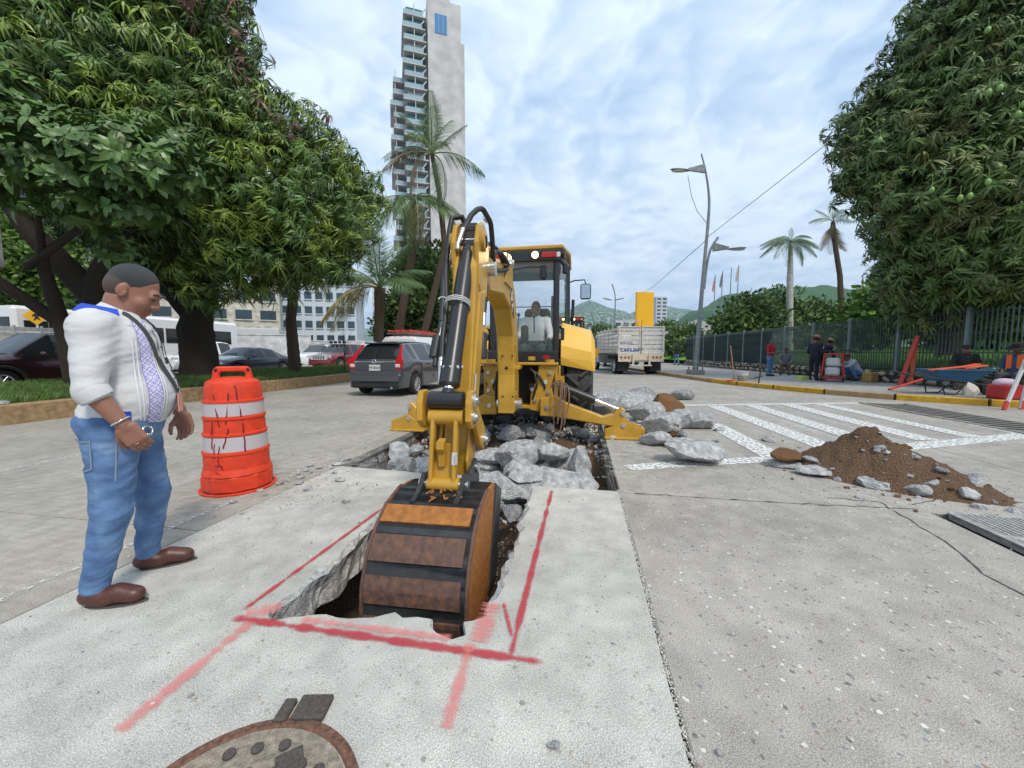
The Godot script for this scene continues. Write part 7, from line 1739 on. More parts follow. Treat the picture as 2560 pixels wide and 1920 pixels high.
func stake_truck(called: String, label: String, at: Vector3, yaw: float, w: float, l: float, y0: float, y1: float, big: bool) -> Node3D:
	var t := thing(called, label, "truck", at, yaw)   # the tail at the origin, the cab towards -z
	var wood := mat("board_white", Color(0.72, 0.70, 0.66), 0.75, 0, TX.sheen, 1.2, null, 0.0, false); var cream := mat("lorry_cream", Color(0.74, 0.66, 0.50), 0.7, 0, TX.sheen, 0.9, null, 0.0, false); var b: MB
	var rows := 6; var bh := (y1 - y0) / rows
	for s in [-1.0, 1.0]:
		for i in rows: b = MB.new(); b.box(Vector3(s * (w * 0.5 - 0.02), y0 + (i + 0.5) * bh, -l * 0.5), Vector3(0.03, bh * 0.72, l - 0.06), 0.005); obj("board", b, wood, t)
		for i in 6: b = MB.new(); b.box(Vector3(s * (w * 0.5 + 0.015), (y0 + y1) * 0.5, -0.06 - i * (l - 0.12) / 5), Vector3(0.04, y1 - y0 + 0.06, 0.07), 0.006); obj("stake", b, wood, t)
	for i in rows: b = MB.new(); b.box(Vector3(0, y0 + (i + 0.5) * bh, -l + 0.03), Vector3(w - 0.1, bh * 0.72, 0.03), 0.005); obj("board", b, wood, t)
	for s in [-1.0, 1.0]:   # the two tail doors
		for i in rows: b = MB.new(); b.box(Vector3(s * (w * 0.25 - 0.01), y0 + (i + 0.5) * bh, -0.03), Vector3(w * 0.5 - 0.14, bh * 0.84, 0.03), 0.006); obj("board", b, wood, t)
		b = MB.new()
		b.box(Vector3(s * (w * 0.5 - 0.05), (y0 + y1) * 0.5, 0.0), Vector3(0.08, y1 - y0 + 0.06, 0.06), 0.008); b.box(Vector3(s * 0.06, (y0 + y1) * 0.5, 0.0), Vector3(0.07, y1 - y0, 0.05), 0.008)
		b.box(Vector3(s * (w * 0.25), y1 - 0.01, 0.0), Vector3(w * 0.5, 0.05, 0.05), 0.006); b.box(Vector3(s * (w * 0.25), y0 + 0.02, 0.0), Vector3(w * 0.5, 0.05, 0.05), 0.006)
		for y in [0.22, 0.72]: b.box(Vector3(s * (w * 0.5 - 0.12), lerpf(y0, y1, y), 0.03), Vector3(0.2, 0.06, 0.03), 0.006)
		obj("door_frame", b, wood, t)
	b = MB.new(); b.cyl(Vector3(0, y0, 0.05), Vector3(0, y1 + 0.35, 0.05), 0.016); b.box(Vector3(0, y0 + 0.25, 0.06), Vector3(0.3, 0.03, 0.03)); obj("lock_bar", b, mat("rusty_bar", Color(0.2, 0.13, 0.1), 0.8), t)
	b = MB.new(); b.box(Vector3(0, y0 - 0.06, -l * 0.5), Vector3(w, 0.1, l), 0.01); b.box(Vector3(-0.4, y0 - 0.22, -l * 0.5 - 0.5), Vector3(0.12, 0.24, l + 1), 0.01); b.box(Vector3(0.4, y0 - 0.22, -l * 0.5 - 0.5), Vector3(0.12, 0.24, l + 1), 0.01); obj("chassis", b, M.grime, t)
	b = MB.new(); b.box(Vector3(0, y0 - 0.22, 0.03), Vector3(w - 0.03, 0.42, 0.05), 0.01); obj("tail_panel", b, cream if big else M.grime, t)
	for s in [-1.0, 1.0]: for i in 3: b = MB.new(); b.cyl(Vector3(s * (w * 0.5 - 0.18 - i * 0.19), y0 - 0.2, 0.04), Vector3(s * (w * 0.5 - 0.18 - i * 0.19), y0 - 0.2, 0.075), 0.06, 14); obj("tail_lamp", b, mat("lamp_old", Color(0.30, 0.06, 0.05), 0.4), t)
	if big:
		b = MB.new(); for s in [-1.0, 1.0]: b.box(Vector3(s * 0.42, y0 - 0.32, 0.13), Vector3(0.1, 0.62, 0.06), 0.008)
		b.box(Vector3(0, y0 - 0.62, 0.13), Vector3(1.1, 0.06, 0.09), 0.008); b.box(Vector3(0, y0 - 0.3, 0.13), Vector3(0.84, 0.05, 0.05)); obj("step_frame", b, cream, t)
		for k in [["CAPAMA", -0.55, 0.175, 0.18], ["DOP-470", -0.80, 0.55, 0.13]]:
			var tm := obj("lettering", textmesh(k[0], k[3], 0.004, "Droid Sans", k[0] == "CAPAMA"), mat("blue_ink", Color(0.06, 0.08, 0.30), 0.6), t); tm.position = Vector3(k[1], y0 + k[2], -0.002)
		b = MB.new(); b.tube([Vector3(-0.1, y1 + 0.3, -0.1), Vector3(-0.5, y1 + 0.18, -0.4), Vector3(-1.0, y1 + 0.05, -0.9)], 0.03, 6); obj("tied_tarp", b, wood, t)
	for s in [-1.0, 1.0]: b = MB.new(); b.box(Vector3(s * (w * 0.5 - 0.32), y0 - 0.62, -0.25), Vector3(0.56, 0.62, 0.02), 0.004); obj("mud_flap", b, M.rubber, t)
	var wr := 0.44 if big else 0.36
	for s in [-1.0, 1.0]: 
		for k in [0.0, 0.26]: road_wheel(t, Vector3(s * (w * 0.5 - 0.18 - k), wr, -1.1), wr, 0.22, s, 6)
		road_wheel(t, Vector3(s * (w * 0.5 - 0.2), wr, -l - 1.0), wr, 0.22, s, 6)
	var cab := MB.new(); var cw := w * 0.92; var cz := -l - 0.95; var ch := 2.35 if big else 1.85
	cab.prism([Vector2(0.75, 0.5), Vector2(0.75, ch - 0.1), Vector2(0.65, ch), Vector2(-0.25, ch), Vector2(-0.75, ch * 0.62), Vector2(-1.6, ch * 0.54), Vector2(-1.75, 0.5)], cw, SY() * T3(Vector3(cz, 0, 0)), 0.05)
	obj("cab", cab, M.white_paint, t)
	if not big: b = MB.new(); b.prism([Vector2(0.78, ch * 0.62), Vector2(0.78, ch - 0.08), Vector2(0.66, ch + 0.02), Vector2(-0.27, ch + 0.02), Vector2(-0.42, ch * 0.88), Vector2(0.5, ch * 0.9), Vector2(0.6, ch * 0.62)], cw + 0.02, SY() * T3(Vector3(cz, 0, 0)), 0.03); obj("cab_top", b, M.car_red, t)
	for s in [-1.0, 1.0]: b = MB.new(); b.prism([Vector2(0.5, ch * 0.62), Vector2(0.48, ch - 0.2), Vector2(-0.2, ch - 0.2), Vector2(-0.58, ch * 0.63)], 0.02, SY(s * (cw * 0.5 + 0.012)) * T3(Vector3(cz, 0, 0))); obj("side_window", b, M.car_window_20, t)
	b = MB.new(); b.box(Vector3(cw * 0.5 + 0.01, ch * 0.5, cz + 0.2), Vector3(0.03, 0.03, 0.15)); obj("door_handle", b, M.black, t)
	return t

class Field:
	var prims := []    # [kind, a, b, ra, rb, k, colour, neg]
	var clips := []    # Plane: what lies above it is cut off
	var col := Color(1, 1, 1)
	func cap(a: Vector3, b: Vector3, ra: float, rb: float, k := 0.03) -> Field:
		prims.append([0, a, b, ra, rb, k, col, false]); return self
	func ell(c: Vector3, r: Vector3, k := 0.03, bs := Basis.IDENTITY, neg := false) -> Field:
		prims.append([1, c, r, bs.inverse(), 0.0, k, col, neg]); return self
	func dist(q: Array, p: Vector3) -> float:
		if q[0] == 0:
			var a: Vector3 = q[1]; var ab: Vector3 = q[2] - a; var t := clampf((p - a).dot(ab) / maxf(ab.length_squared(), 1e-9), 0.0, 1.0)
			return (p - a - ab * t).length() - lerpf(q[3], q[4], t)
		var r: Vector3 = q[2]; var e: Vector3 = (q[3] as Basis) * (p - q[1]); var s := e / r
		var k0 := s.length(); var k1 := (s / r).length()
		return k0 * (k0 - 1.0) / maxf(k1, 1e-6)
	func eval(p: Vector3) -> float:
		var d := 1e3
		for q in prims:
			var e := dist(q, p)
			if q[7]: d = maxf(d, -e)
			else:
				var h: float = maxf(q[5] - absf(d - e), 0.0) / q[5]; d = minf(d, e) - h * h * q[5] * 0.25
		for c in clips: d = maxf(d, c.distance_to(p))
		return d
	func cast(from: Vector3, dir: Vector3) -> Vector3:
		var p := from
		for i in 40:
			var d := eval(p)
			if d < 0.0008: break
			p += dir * d * 0.8
		return p
	func norm(p: Vector3) -> Vector3:
		var e := 0.006
		return Vector3(eval(p + Vector3(e, 0, 0)) - eval(p - Vector3(e, 0, 0)), eval(p + Vector3(0, e, 0)) - eval(p - Vector3(0, e, 0)), eval(p + Vector3(0, 0, e)) - eval(p - Vector3(0, 0, e))).normalized()
	func build(mb: MB, cell: float, wrinkle := 0.0, wf := 9.0) -> void:
		var lo := Vector3.ONE * 1e3; var hi := -lo
		var boxes := []
		for q in prims:
			var r: Vector3
			var l: Vector3; var h: Vector3
			if q[0] == 0:
				var m: float = maxf(q[3], q[4]); l = (q[1] as Vector3).min(q[2]) - Vector3.ONE * m; h = (q[1] as Vector3).max(q[2]) + Vector3.ONE * m
			else:
				r = Vector3.ONE * maxf(q[2].x, maxf(q[2].y, q[2].z)) if not (q[3] as Basis).is_equal_approx(Basis.IDENTITY) else q[2]
				l = q[1] - r; h = q[1] + r
			var ex: float = q[5] + cell * 2.0
			boxes.append([l - Vector3.ONE * ex, h + Vector3.ONE * ex])
			if not q[7]: lo = lo.min(l); hi = hi.max(h)
		lo -= Vector3.ONE * cell * 3.0; hi += Vector3.ONE * cell * 3.0
		var n := Vector3i(((hi - lo) / cell).ceil()) + Vector3i.ONE
		var D := PackedFloat32Array(); D.resize(n.x * n.y * n.z); D.fill(1e3)
		var W2 := PackedInt32Array(); W2.resize(D.size())
		var best := PackedFloat32Array(); best.resize(D.size()); best.fill(1e3)
		for qi in prims.size():
			var q: Array = prims[qi]; var k: float = q[5]
			var a := Vector3i(((boxes[qi][0] - lo) / cell).floor()).clamp(Vector3i.ZERO, n - Vector3i.ONE); var b := Vector3i(((boxes[qi][1] - lo) / cell).ceil()).clamp(Vector3i.ZERO, n - Vector3i.ONE)
			var is_cap: bool = q[0] == 0
			var pa: Vector3 = q[1]; var ab := Vector3.ZERO; var il := 0.0; var ra: float = 0.0; var rb: float = 0.0; var er := Vector3.ONE; var bs := Basis.IDENTITY
			if is_cap: ab = q[2] - pa; il = 1.0 / maxf(ab.length_squared(), 1e-9); ra = q[3]; rb = q[4]
			else: er = q[2]; bs = q[3]
			var neg: bool = q[7]
			for z in range(a.z, b.z + 1): for y in range(a.y, b.y + 1):
				var i := (z * n.y + y) * n.x + a.x
				var p := lo + Vector3(a.x, y, z) * cell
				for x in range(a.x, b.x + 1):
					var d: float
					if is_cap:
						var t := clampf((p - pa).dot(ab) * il, 0.0, 1.0)
						d = (p - pa - ab * t).length() - (ra + (rb - ra) * t)
					else:
						var s := (bs * (p - pa)) / er; var k0 := s.length(); d = k0 * (k0 - 1.0) / maxf((s / er).length(), 1e-6)
					if neg: D[i] = maxf(D[i], -d)
					else:
						if d < best[i]: best[i] = d; W2[i] = qi
						var o: float = D[i]; var h: float = maxf(k - absf(o - d), 0.0) / k
						D[i] = minf(o, d) - h * h * k * 0.25
					i += 1; p.x += cell
		var f := FastNoiseLite.new(); f.seed = 5; f.frequency = 1.0
		if clips.size() > 0 or wrinkle > 0.0:
			for z in n.z: for y in n.y: for x in n.x:
				var i := (z * n.y + y) * n.x + x
				if D[i] > 0.1: continue
				var p := lo + Vector3(x, y, z) * cell
				if wrinkle > 0.0: D[i] += (f.get_noise_3d(p.x * wf * 0.55, p.y * wf * 2.3 + p.x * wf * 0.9, p.z * wf * 0.55 + p.y * 2.0)) * wrinkle
				for c in clips: D[i] = maxf(D[i], c.distance_to(p))
		var id := PackedInt32Array(); id.resize(D.size()); id.fill(-1)
		var V := PackedVector3Array(); var N := PackedVector3Array(); var C := PackedColorArray()
		var sx := 1; var sy := n.x; var sz := n.x * n.y
		var off := [0, sx, sy, sx + sy, sz, sx + sz, sy + sz, sx + sy + sz]
		for z in n.z - 1: for y in n.y - 1: for x in n.x - 1:
			var i := (z * n.y + y) * n.x + x
			var d0 := D[i]
			if d0 > 0.2: continue
			var inside := 0
			for o in off: if D[i + o] < 0.0: inside += 1
			if inside == 0 or inside == 8: continue
			var sum := Vector3.ZERO; var cnt := 0
			for e in [[0, 1], [2, 3], [4, 5], [6, 7], [0, 2], [1, 3], [4, 6], [5, 7], [0, 4], [1, 5], [2, 6], [3, 7]]:
				var da := D[i + off[e[0]]]; var db := D[i + off[e[1]]]
				if (da < 0.0) != (db < 0.0):
					var t := da / (da - db); var pa := Vector3(e[0] & 1, (e[0] >> 1) & 1, e[0] >> 2); var pb := Vector3(e[1] & 1, (e[1] >> 1) & 1, e[1] >> 2)
					sum += pa.lerp(pb, t); cnt += 1
			var g := Vector3(D[i + 1] + D[i + sx + sy] + D[i + sx + sz] + D[i + off[7]] - D[i] - D[i + sy] - D[i + sz] - D[i + sy + sz], D[i + sy] + D[i + sx + sy] + D[i + sy + sz] + D[i + off[7]] - D[i] - D[i + 1] - D[i + sz] - D[i + sx + sz], D[i + sz] + D[i + sx + sz] + D[i + sy + sz] + D[i + off[7]] - D[i] - D[i + 1] - D[i + sy] - D[i + sx + sy])
			id[i] = V.size(); V.append(lo + (Vector3(x, y, z) + sum / cnt) * cell); N.append(g.normalized()); C.append(prims[W2[i]][6])
		for z in range(1, n.z - 1): for y in range(1, n.y - 1): for x in range(1, n.x - 1):
			var i := (z * n.y + y) * n.x + x
			if id[i] < 0 and D[i] > 0.05: continue
			var in0 := D[i] < 0.0
			for ax in 3:
				var st: int = [sx, sy, sz][ax]
				if (D[i + st] < 0.0) == in0: continue
				var u: int = [sy, sz, sx][ax]; var v: int = [sz, sx, sy][ax]
				var q := [id[i - u - v], id[i - v], id[i], id[i - u]]
				if q[0] < 0 or q[1] < 0 or q[2] < 0 or q[3] < 0: continue
				if not in0: q = [q[3], q[2], q[1], q[0]]
				mb.col = C[q[0]]
				mb.st(V[q[0]], V[q[1]], V[q[2]], N[q[0]], N[q[1]], N[q[2]]); mb.st(V[q[0]], V[q[2]], V[q[3]], N[q[0]], N[q[2]], N[q[3]])

func head_field(c: Vector3, bs: Basis, s: float, fat: float, skin: Color) -> Field:
	var f := Field.new(); f.col = skin
	var at := func(x: float, y: float, z: float) -> Vector3: return c + bs * (Vector3(x, y, z) * s)
	var k := 0.016 * s
	f.ell(at.call(0, 0.035, 0.012), Vector3(0.076, 0.092, 0.096) * s, k, bs)
	f.ell(at.call(0, -0.028, -0.022), Vector3(0.066 + fat * 0.006, 0.088, 0.074) * s, 0.02 * s, bs)
	f.ell(at.call(0, -0.075, -0.030), Vector3(0.054 + fat * 0.010, 0.042, 0.056) * s, 0.02 * s, bs)
	f.ell(at.call(0, -0.100, -0.066), Vector3(0.026, 0.019, 0.022) * s, 0.02 * s, bs)
	if fat > 0: f.ell(at.call(0, -0.112, -0.012), Vector3(0.056, 0.036, 0.056) * s, 0.03 * s, bs)
	for x in [-1.0, 1.0]:
		f.ell(at.call(x * 0.040, -0.036, -0.058), Vector3(0.028, 0.028, 0.026) * s, 0.02 * s, bs)
		f.ell(at.call(x * 0.031, 0.010, -0.108), Vector3(0.017, 0.010, 0.016) * s, 0.01, bs, true)
		f.ell(at.call(x * 0.031, 0.008, -0.081), Vector3(0.017, 0.013, 0.014) * s, 0.006 * s, bs)
		f.ell(at.call(x * 0.079, -0.008, 0.016), Vector3(0.011, 0.033, 0.021) * s, 0.008 * s, bs * Basis(Vector3.UP, x * 0.3))
		f.cap(at.call(x * 0.079, -0.018, 0.0), at.call(x * 0.079, -0.034, 0.004), 0.009 * s, 0.008 * s, 0.008 * s)
		f.ell(at.call(x * 0.015, -0.036, -0.098), Vector3(0.011, 0.010, 0.012) * s, 0.008 * s, bs)
	f.cap(at.call(-0.034, 0.026, -0.083), at.call(0.034, 0.026, -0.083), 0.0115 * s, 0.0115 * s, 0.022 * s)
	f.cap(at.call(0, 0.014, -0.090), at.call(0, -0.030, -0.107), 0.0095 * s, 0.0155 * s, 0.014 * s)
	f.col = Color(skin.r * 0.82, skin.g * 0.66, skin.b * 0.66)
	f.cap(at.call(-0.021, -0.063, -0.090), at.call(0.021, -0.063, -0.090), 0.0085 * s, 0.0085 * s, 0.007 * s)
	f.cap(at.call(-0.016, -0.075, -0.088), at.call(0.016, -0.075, -0.088), 0.009 * s, 0.009 * s, 0.008 * s)
	f.col = skin
	return f

func hand_field(wrist: Vector3, dir: Vector3, palm: Vector3, side: float, curl: float, s: float, skin: Color) -> Field:  # dir: along the hand, palm: the way the palm faces
	var f := Field.new(); f.col = skin
	dir = dir.normalized(); palm = (palm - dir * palm.dot(dir)).normalized(); var thumb := dir.cross(palm) * side
	f.cap(wrist - dir * 0.03 * s, wrist + dir * 0.01, 0.027 * s, 0.026 * s, 0.015)
	for i in 4:
		var o := (1.5 - i) * 0.0205 * s
		var a := wrist + dir * 0.02 * s + thumb * o * 0.8; var kn := wrist + dir * 0.088 * s + thumb * o
		f.cap(a, kn, 0.017 * s, 0.0135 * s, 0.012 * s)
		var L: float = [0.074, 0.084, 0.078, 0.060][i] * s; var p := kn; var d := dir.rotated(thumb * side, 0.0)
		for j in 3:
			d = (d + palm * (curl * [0.55, 0.75, 0.5][j])).normalized(); var q: Vector3 = p + d * L * [0.45, 0.31, 0.24][j]
			f.cap(p, q, (0.0105 - j * 0.0012) * s, (0.0095 - j * 0.0012) * s, 0.004 * s); p = q
	var t0 := wrist + dir * 0.025 * s + thumb * 0.024 * s; var t1 := t0 + (dir * 0.6 + thumb * 0.62 + palm * 0.35).normalized() * 0.046 * s; var t2 := t1 + (dir * 0.85 + thumb * 0.15 + palm * 0.4).normalized() * 0.032 * s; var t3 := t2 + (dir * 0.9 - thumb * 0.1 + palm * 0.35).normalized() * 0.024 * s
	f.cap(t0, t1, 0.016 * s, 0.0125 * s, 0.012 * s); f.cap(t1, t2, 0.0115 * s, 0.0105 * s, 0.004 * s); f.cap(t2, t3, 0.0105 * s, 0.0085 * s, 0.004 * s)
	return f

# J: joints in the person's own axes, looking along -z, right hand at +x. Each cloth a mesh of its own over one body.
func person(label: String, at: Vector3, yaw: float, J: Dictionary, o: Dictionary) -> Node3D:
	var t := thing("person", label, "person", at, yaw, o.get("group", ""))
	var s: float = o.get("scale", 1.0); var g: float = o.get("girth", 1.0); var cell: float = o.get("cell", 0.02); var skin: Color = o.get("skin", Color(0.20, 0.105, 0.065))
	for k in J: J[k] = J[k] * s
	var sm := mat("skin", Color(1, 1, 1), 0.5); sm.vertex_color_use_as_albedo = true; sm.subsurf_scatter_enabled = true; sm.subsurf_scatter_strength = 0.08
	var hb := Basis(Vector3.UP, o.get("turn", 0.0)) * Basis(Vector3.RIGHT, -o.get("nod", 0.0)) * Basis(Vector3(0, 0, 1), o.get("tilt", 0.0))
	var b := MB.new(); var f := Field.new(); f.col = skin
	f.cap(J.neck - Vector3(0, 0.06, 0) * s, J.head - hb * Vector3(0, 0.06, -0.02) * s, 0.062 * s * g, 0.056 * s * g, 0.03)
	f.ell(J.chest, Vector3(0.15 * g, 0.18, 0.11 * g) * s, 0.05); f.ell((J.chest + J.hip) * 0.5, Vector3(0.14 * g, 0.17, 0.11 * g) * s, 0.06); f.ell(J.hip, Vector3(0.15 * g, 0.12, 0.115 * g) * s, 0.06)
	for e in ["R", "L"]:
		f.cap(J["sh" + e], J["el" + e], 0.045 * s * g, 0.037 * s * g, 0.03); f.cap(J["el" + e], J["wr" + e], 0.038 * s * g, 0.026 * s * g, 0.02)
		f.cap(J["hp" + e], J["kn" + e], 0.07 * s * g, 0.048 * s * g, 0.04); f.cap(J["kn" + e], J["an" + e], 0.05 * s, 0.036 * s, 0.03)
	f.build(b, cell)
	head_field(J.head, hb, s * o.get("head", 1.0), g - 1.0, skin).build(b, o.get("hcell", 0.009))
	for e in ["R", "L"]:
		hand_field(J["wr" + e], J["hd" + e], o.get("palm" + e, Vector3(-1 if e == "R" else 1, 0, 0)), -1.0 if e == "R" else 1.0, o.get("curl", 0.5), s * (0.95 if g < 1.15 else 1.05), skin).build(b, minf(cell, 0.0062))
	obj("body", b, sm, t)
	# shirt
	f = Field.new(); var th := 0.016 * s
	f.cap(J.shR, J.shL, 0.062 * s * g, 0.062 * s * g, 0.05); f.ell(J.chest, Vector3(0.165 * g, 0.20, 0.128 * g) * s, 0.05)
	f.ell(J.get("belly", (J.chest + J.hip) * 0.5), Vector3(0.155 * g, 0.19, 0.125 * g) * s * o.get("belly", Vector3.ONE), 0.08)
	f.ell(J.hip + Vector3(0, 0.02, 0) * s, Vector3(0.165 * g, 0.15, 0.13 * g) * s, 0.06)
	f.cap(J.neck - Vector3(0, 0.08, 0) * s, J.neck - Vector3(0, 0.01, 0) * s, 0.09 * s * g, 0.066 * s * g, 0.04)
	var sl: float = o.get("sleeve", 0.6); var ak: float = o.get("arm", 1.0)
	for e in ["R", "L"]:
		var end: Vector3 = J["sh" + e].lerp(J["el" + e], minf(sl, 1.0))
		f.cap(J["sh" + e], end, 0.066 * s * g, 0.056 * s * g * ak, 0.04)
		if sl > 1.0: f.cap(J["el" + e], J["el" + e].lerp(J["wr" + e], sl - 1.0), 0.056 * s * g * ak, 0.048 * s * g * ak, 0.02)
	if o.has("hem"): f.clips.append(Plane(Vector3(0, -1, o.get("hem_tilt", 0.0)).normalized(), -o.hem * s))
	o.field = f
	b = MB.new(); f.build(b, cell * 0.9, o.get("wrinkle", 0.004) * s, o.get("wf", 9.0)); obj("shirt", b, o.shirt, t)
	# trousers
	f = Field.new()
	f.ell(J.hip - Vector3(0, 0.01, 0) * s, Vector3(0.162 * g, 0.13, 0.128 * g) * s * o.get("seat", Vector3.ONE), 0.05)
	for e in ["R", "L"]:
		f.cap(J["hp" + e], J["kn" + e], 0.092 * s * g, 0.066 * s * lerpf(1, g, 0.6), 0.05); f.cap(J["kn" + e], J["an" + e] + Vector3(0, 0.02, 0) * s, 0.066 * s * lerpf(1, g, 0.6), 0.058 * s * o.get("cuff", 1.0), 0.03)
	if o.has("waist"): f.clips.append(Plane(Vector3(0, 1, 0), o.waist * s))
	f.clips.append(Plane(Vector3(0, -1, 0), -(minf(J.anR.y, J.anL.y) - 0.045 * s)))
	b = MB.new(); f.build(b, cell * 0.9, o.get("wrinkle", 0.004) * 1.05 * s, 8.0); obj("trousers", b, o.trousers, t)
	o.legs = f
	for e in ["R", "L"]:
		f = Field.new(); var an: Vector3 = J["an" + e]; var to: Vector3 = J["to" + e]; var dn := Vector3(0, an.y - 0.045 * s, 0)
		f.cap(an - Vector3(0, 0.03, 0) * s, an + (to - an).normalized() * 0.05 * s - Vector3(0, 0.035, 0) * s, 0.046 * s, 0.046 * s, 0.03)
		f.cap(an - (to - an).normalized() * 0.035 * s - Vector3(0, 0.045, 0) * s, to, 0.037 * s, 0.032 * s, 0.03); f.cap(an.lerp(to, 0.55), an.lerp(to, 0.9), 0.043 * s, 0.04 * s, 0.02)
		f.clips.append(Plane(Vector3(0, -1, 0), -(minf(to.y, an.y) - 0.034 * s)))
		b = MB.new(); f.build(b, minf(cell * 0.7, 0.012)); var sh := obj("shoe", b, o.shoes, t)
		b = MB.new(); var c := (an + to) * 0.5; var dir := (to - an); dir.y = 0
		b.at(Transform3D(Basis.looking_at(dir), Vector3(c.x, minf(to.y, an.y) - 0.037 * s, c.z))); var ol := []
		for i in 16: var a := TAU * i / 16; ol.append(Vector2(cos(a) * 0.045 * s, sin(a) * 0.135 * s))
		b.prism(ol, 0.018 * s, Transform3D(Basis(Vector3(1, 0, 0), Vector3(0, 0, -1), Vector3(0, 1, 0)), Vector3.ZERO), 0.004); obj("sole", b, o.get("sole", M.black), sh)
	# hair, brows, eyes
	if o.has("hair"):
		f = Field.new(); var hs: float = s * o.get("head", 1.0)
		f.col = Color(0.05, 0.051, 0.057); f.ell(J.head + hb * Vector3(0, 0.042, 0.013) * hs, Vector3(0.0775, 0.091, 0.0975) * hs, 0.01, hb); f.col = Color(0.12, 0.078, 0.062); f.ell(J.head + hb * Vector3(0, 0.008, 0.030) * hs, Vector3(0.0770, 0.080, 0.082) * hs, 0.01, hb)
		f.clips.append(Plane(hb * Vector3(0, -0.50, -0.87).normalized(), (hb * Vector3(0, -0.50, -0.87).normalized()).dot(J.head + hb * Vector3(0, 0.073, -0.060) * hs)))
		if o.has("long_hair"): f.cap(J.head + hb * Vector3(0, 0.0, 0.05) * hs, J.head + Vector3(0, -0.32, 0.10) * hs, 0.085 * hs, 0.07 * hs, 0.04)
		b = MB.new(); f.build(b, minf(0.008, o.get("hcell", 0.009))); obj("hair", b, o.hair, t)
		for x in [-1.0, 1.0]:
			b = MB.new(); b.tube([J.head + hb * Vector3(x * 0.016, 0.026, -0.099) * hs, J.head + hb * Vector3(x * 0.033, 0.031, -0.098) * hs, J.head + hb * Vector3(x * 0.05, 0.024, -0.086) * hs], 0.0042 * hs, 5); b.c.fill(Color(0.03, 0.028, 0.028)); obj("eyebrow", b, o.hair, t)
			b = MB.new(); b.tube([J.head + hb * Vector3(x * 0.019, 0.002, -0.0935) * hs, J.head + hb * Vector3(x * 0.031, -0.001, -0.0955) * hs, J.head + hb * Vector3(x * 0.044, 0.002, -0.088) * hs], 0.0032 * hs, 5); obj("eye", b, M.black, t)
	return t

func vcol(m: StandardMaterial3D) -> StandardMaterial3D:
	m.vertex_color_use_as_albedo = true; return m

func standing(lean := 0.0) -> Dictionary:
	return {head = Vector3(0, 1.60, -0.02 - lean), neck = Vector3(0, 1.46, 0.01 - lean * 0.7), chest = Vector3(0, 1.27, -lean * 0.45), hip = Vector3(0, 0.94, 0), shR = Vector3(0.19, 1.40, -lean * 0.6), shL = Vector3(-0.19, 1.40, -lean * 0.6), elR = Vector3(0.25, 1.12, 0.0 - lean * 0.5), elL = Vector3(-0.25, 1.12, 0.0 - lean * 0.5), wrR = Vector3(0.24, 0.88, -0.1), wrL = Vector3(-0.24, 0.88, -0.1), hdR = Vector3(0, -1, -0.3), hdL = Vector3(0, -1, -0.3),
		hpR = Vector3(0.09, 0.9, 0), hpL = Vector3(-0.09, 0.9, 0), knR = Vector3(0.11, 0.49, -0.01), knL = Vector3(-0.11, 0.49, -0.01), anR = Vector3(0.12, 0.09, 0.03), anL = Vector3(-0.12, 0.09, 0.03), toR = Vector3(0.14, 0.035, -0.13), toL = Vector3(-0.14, 0.035, -0.13)}

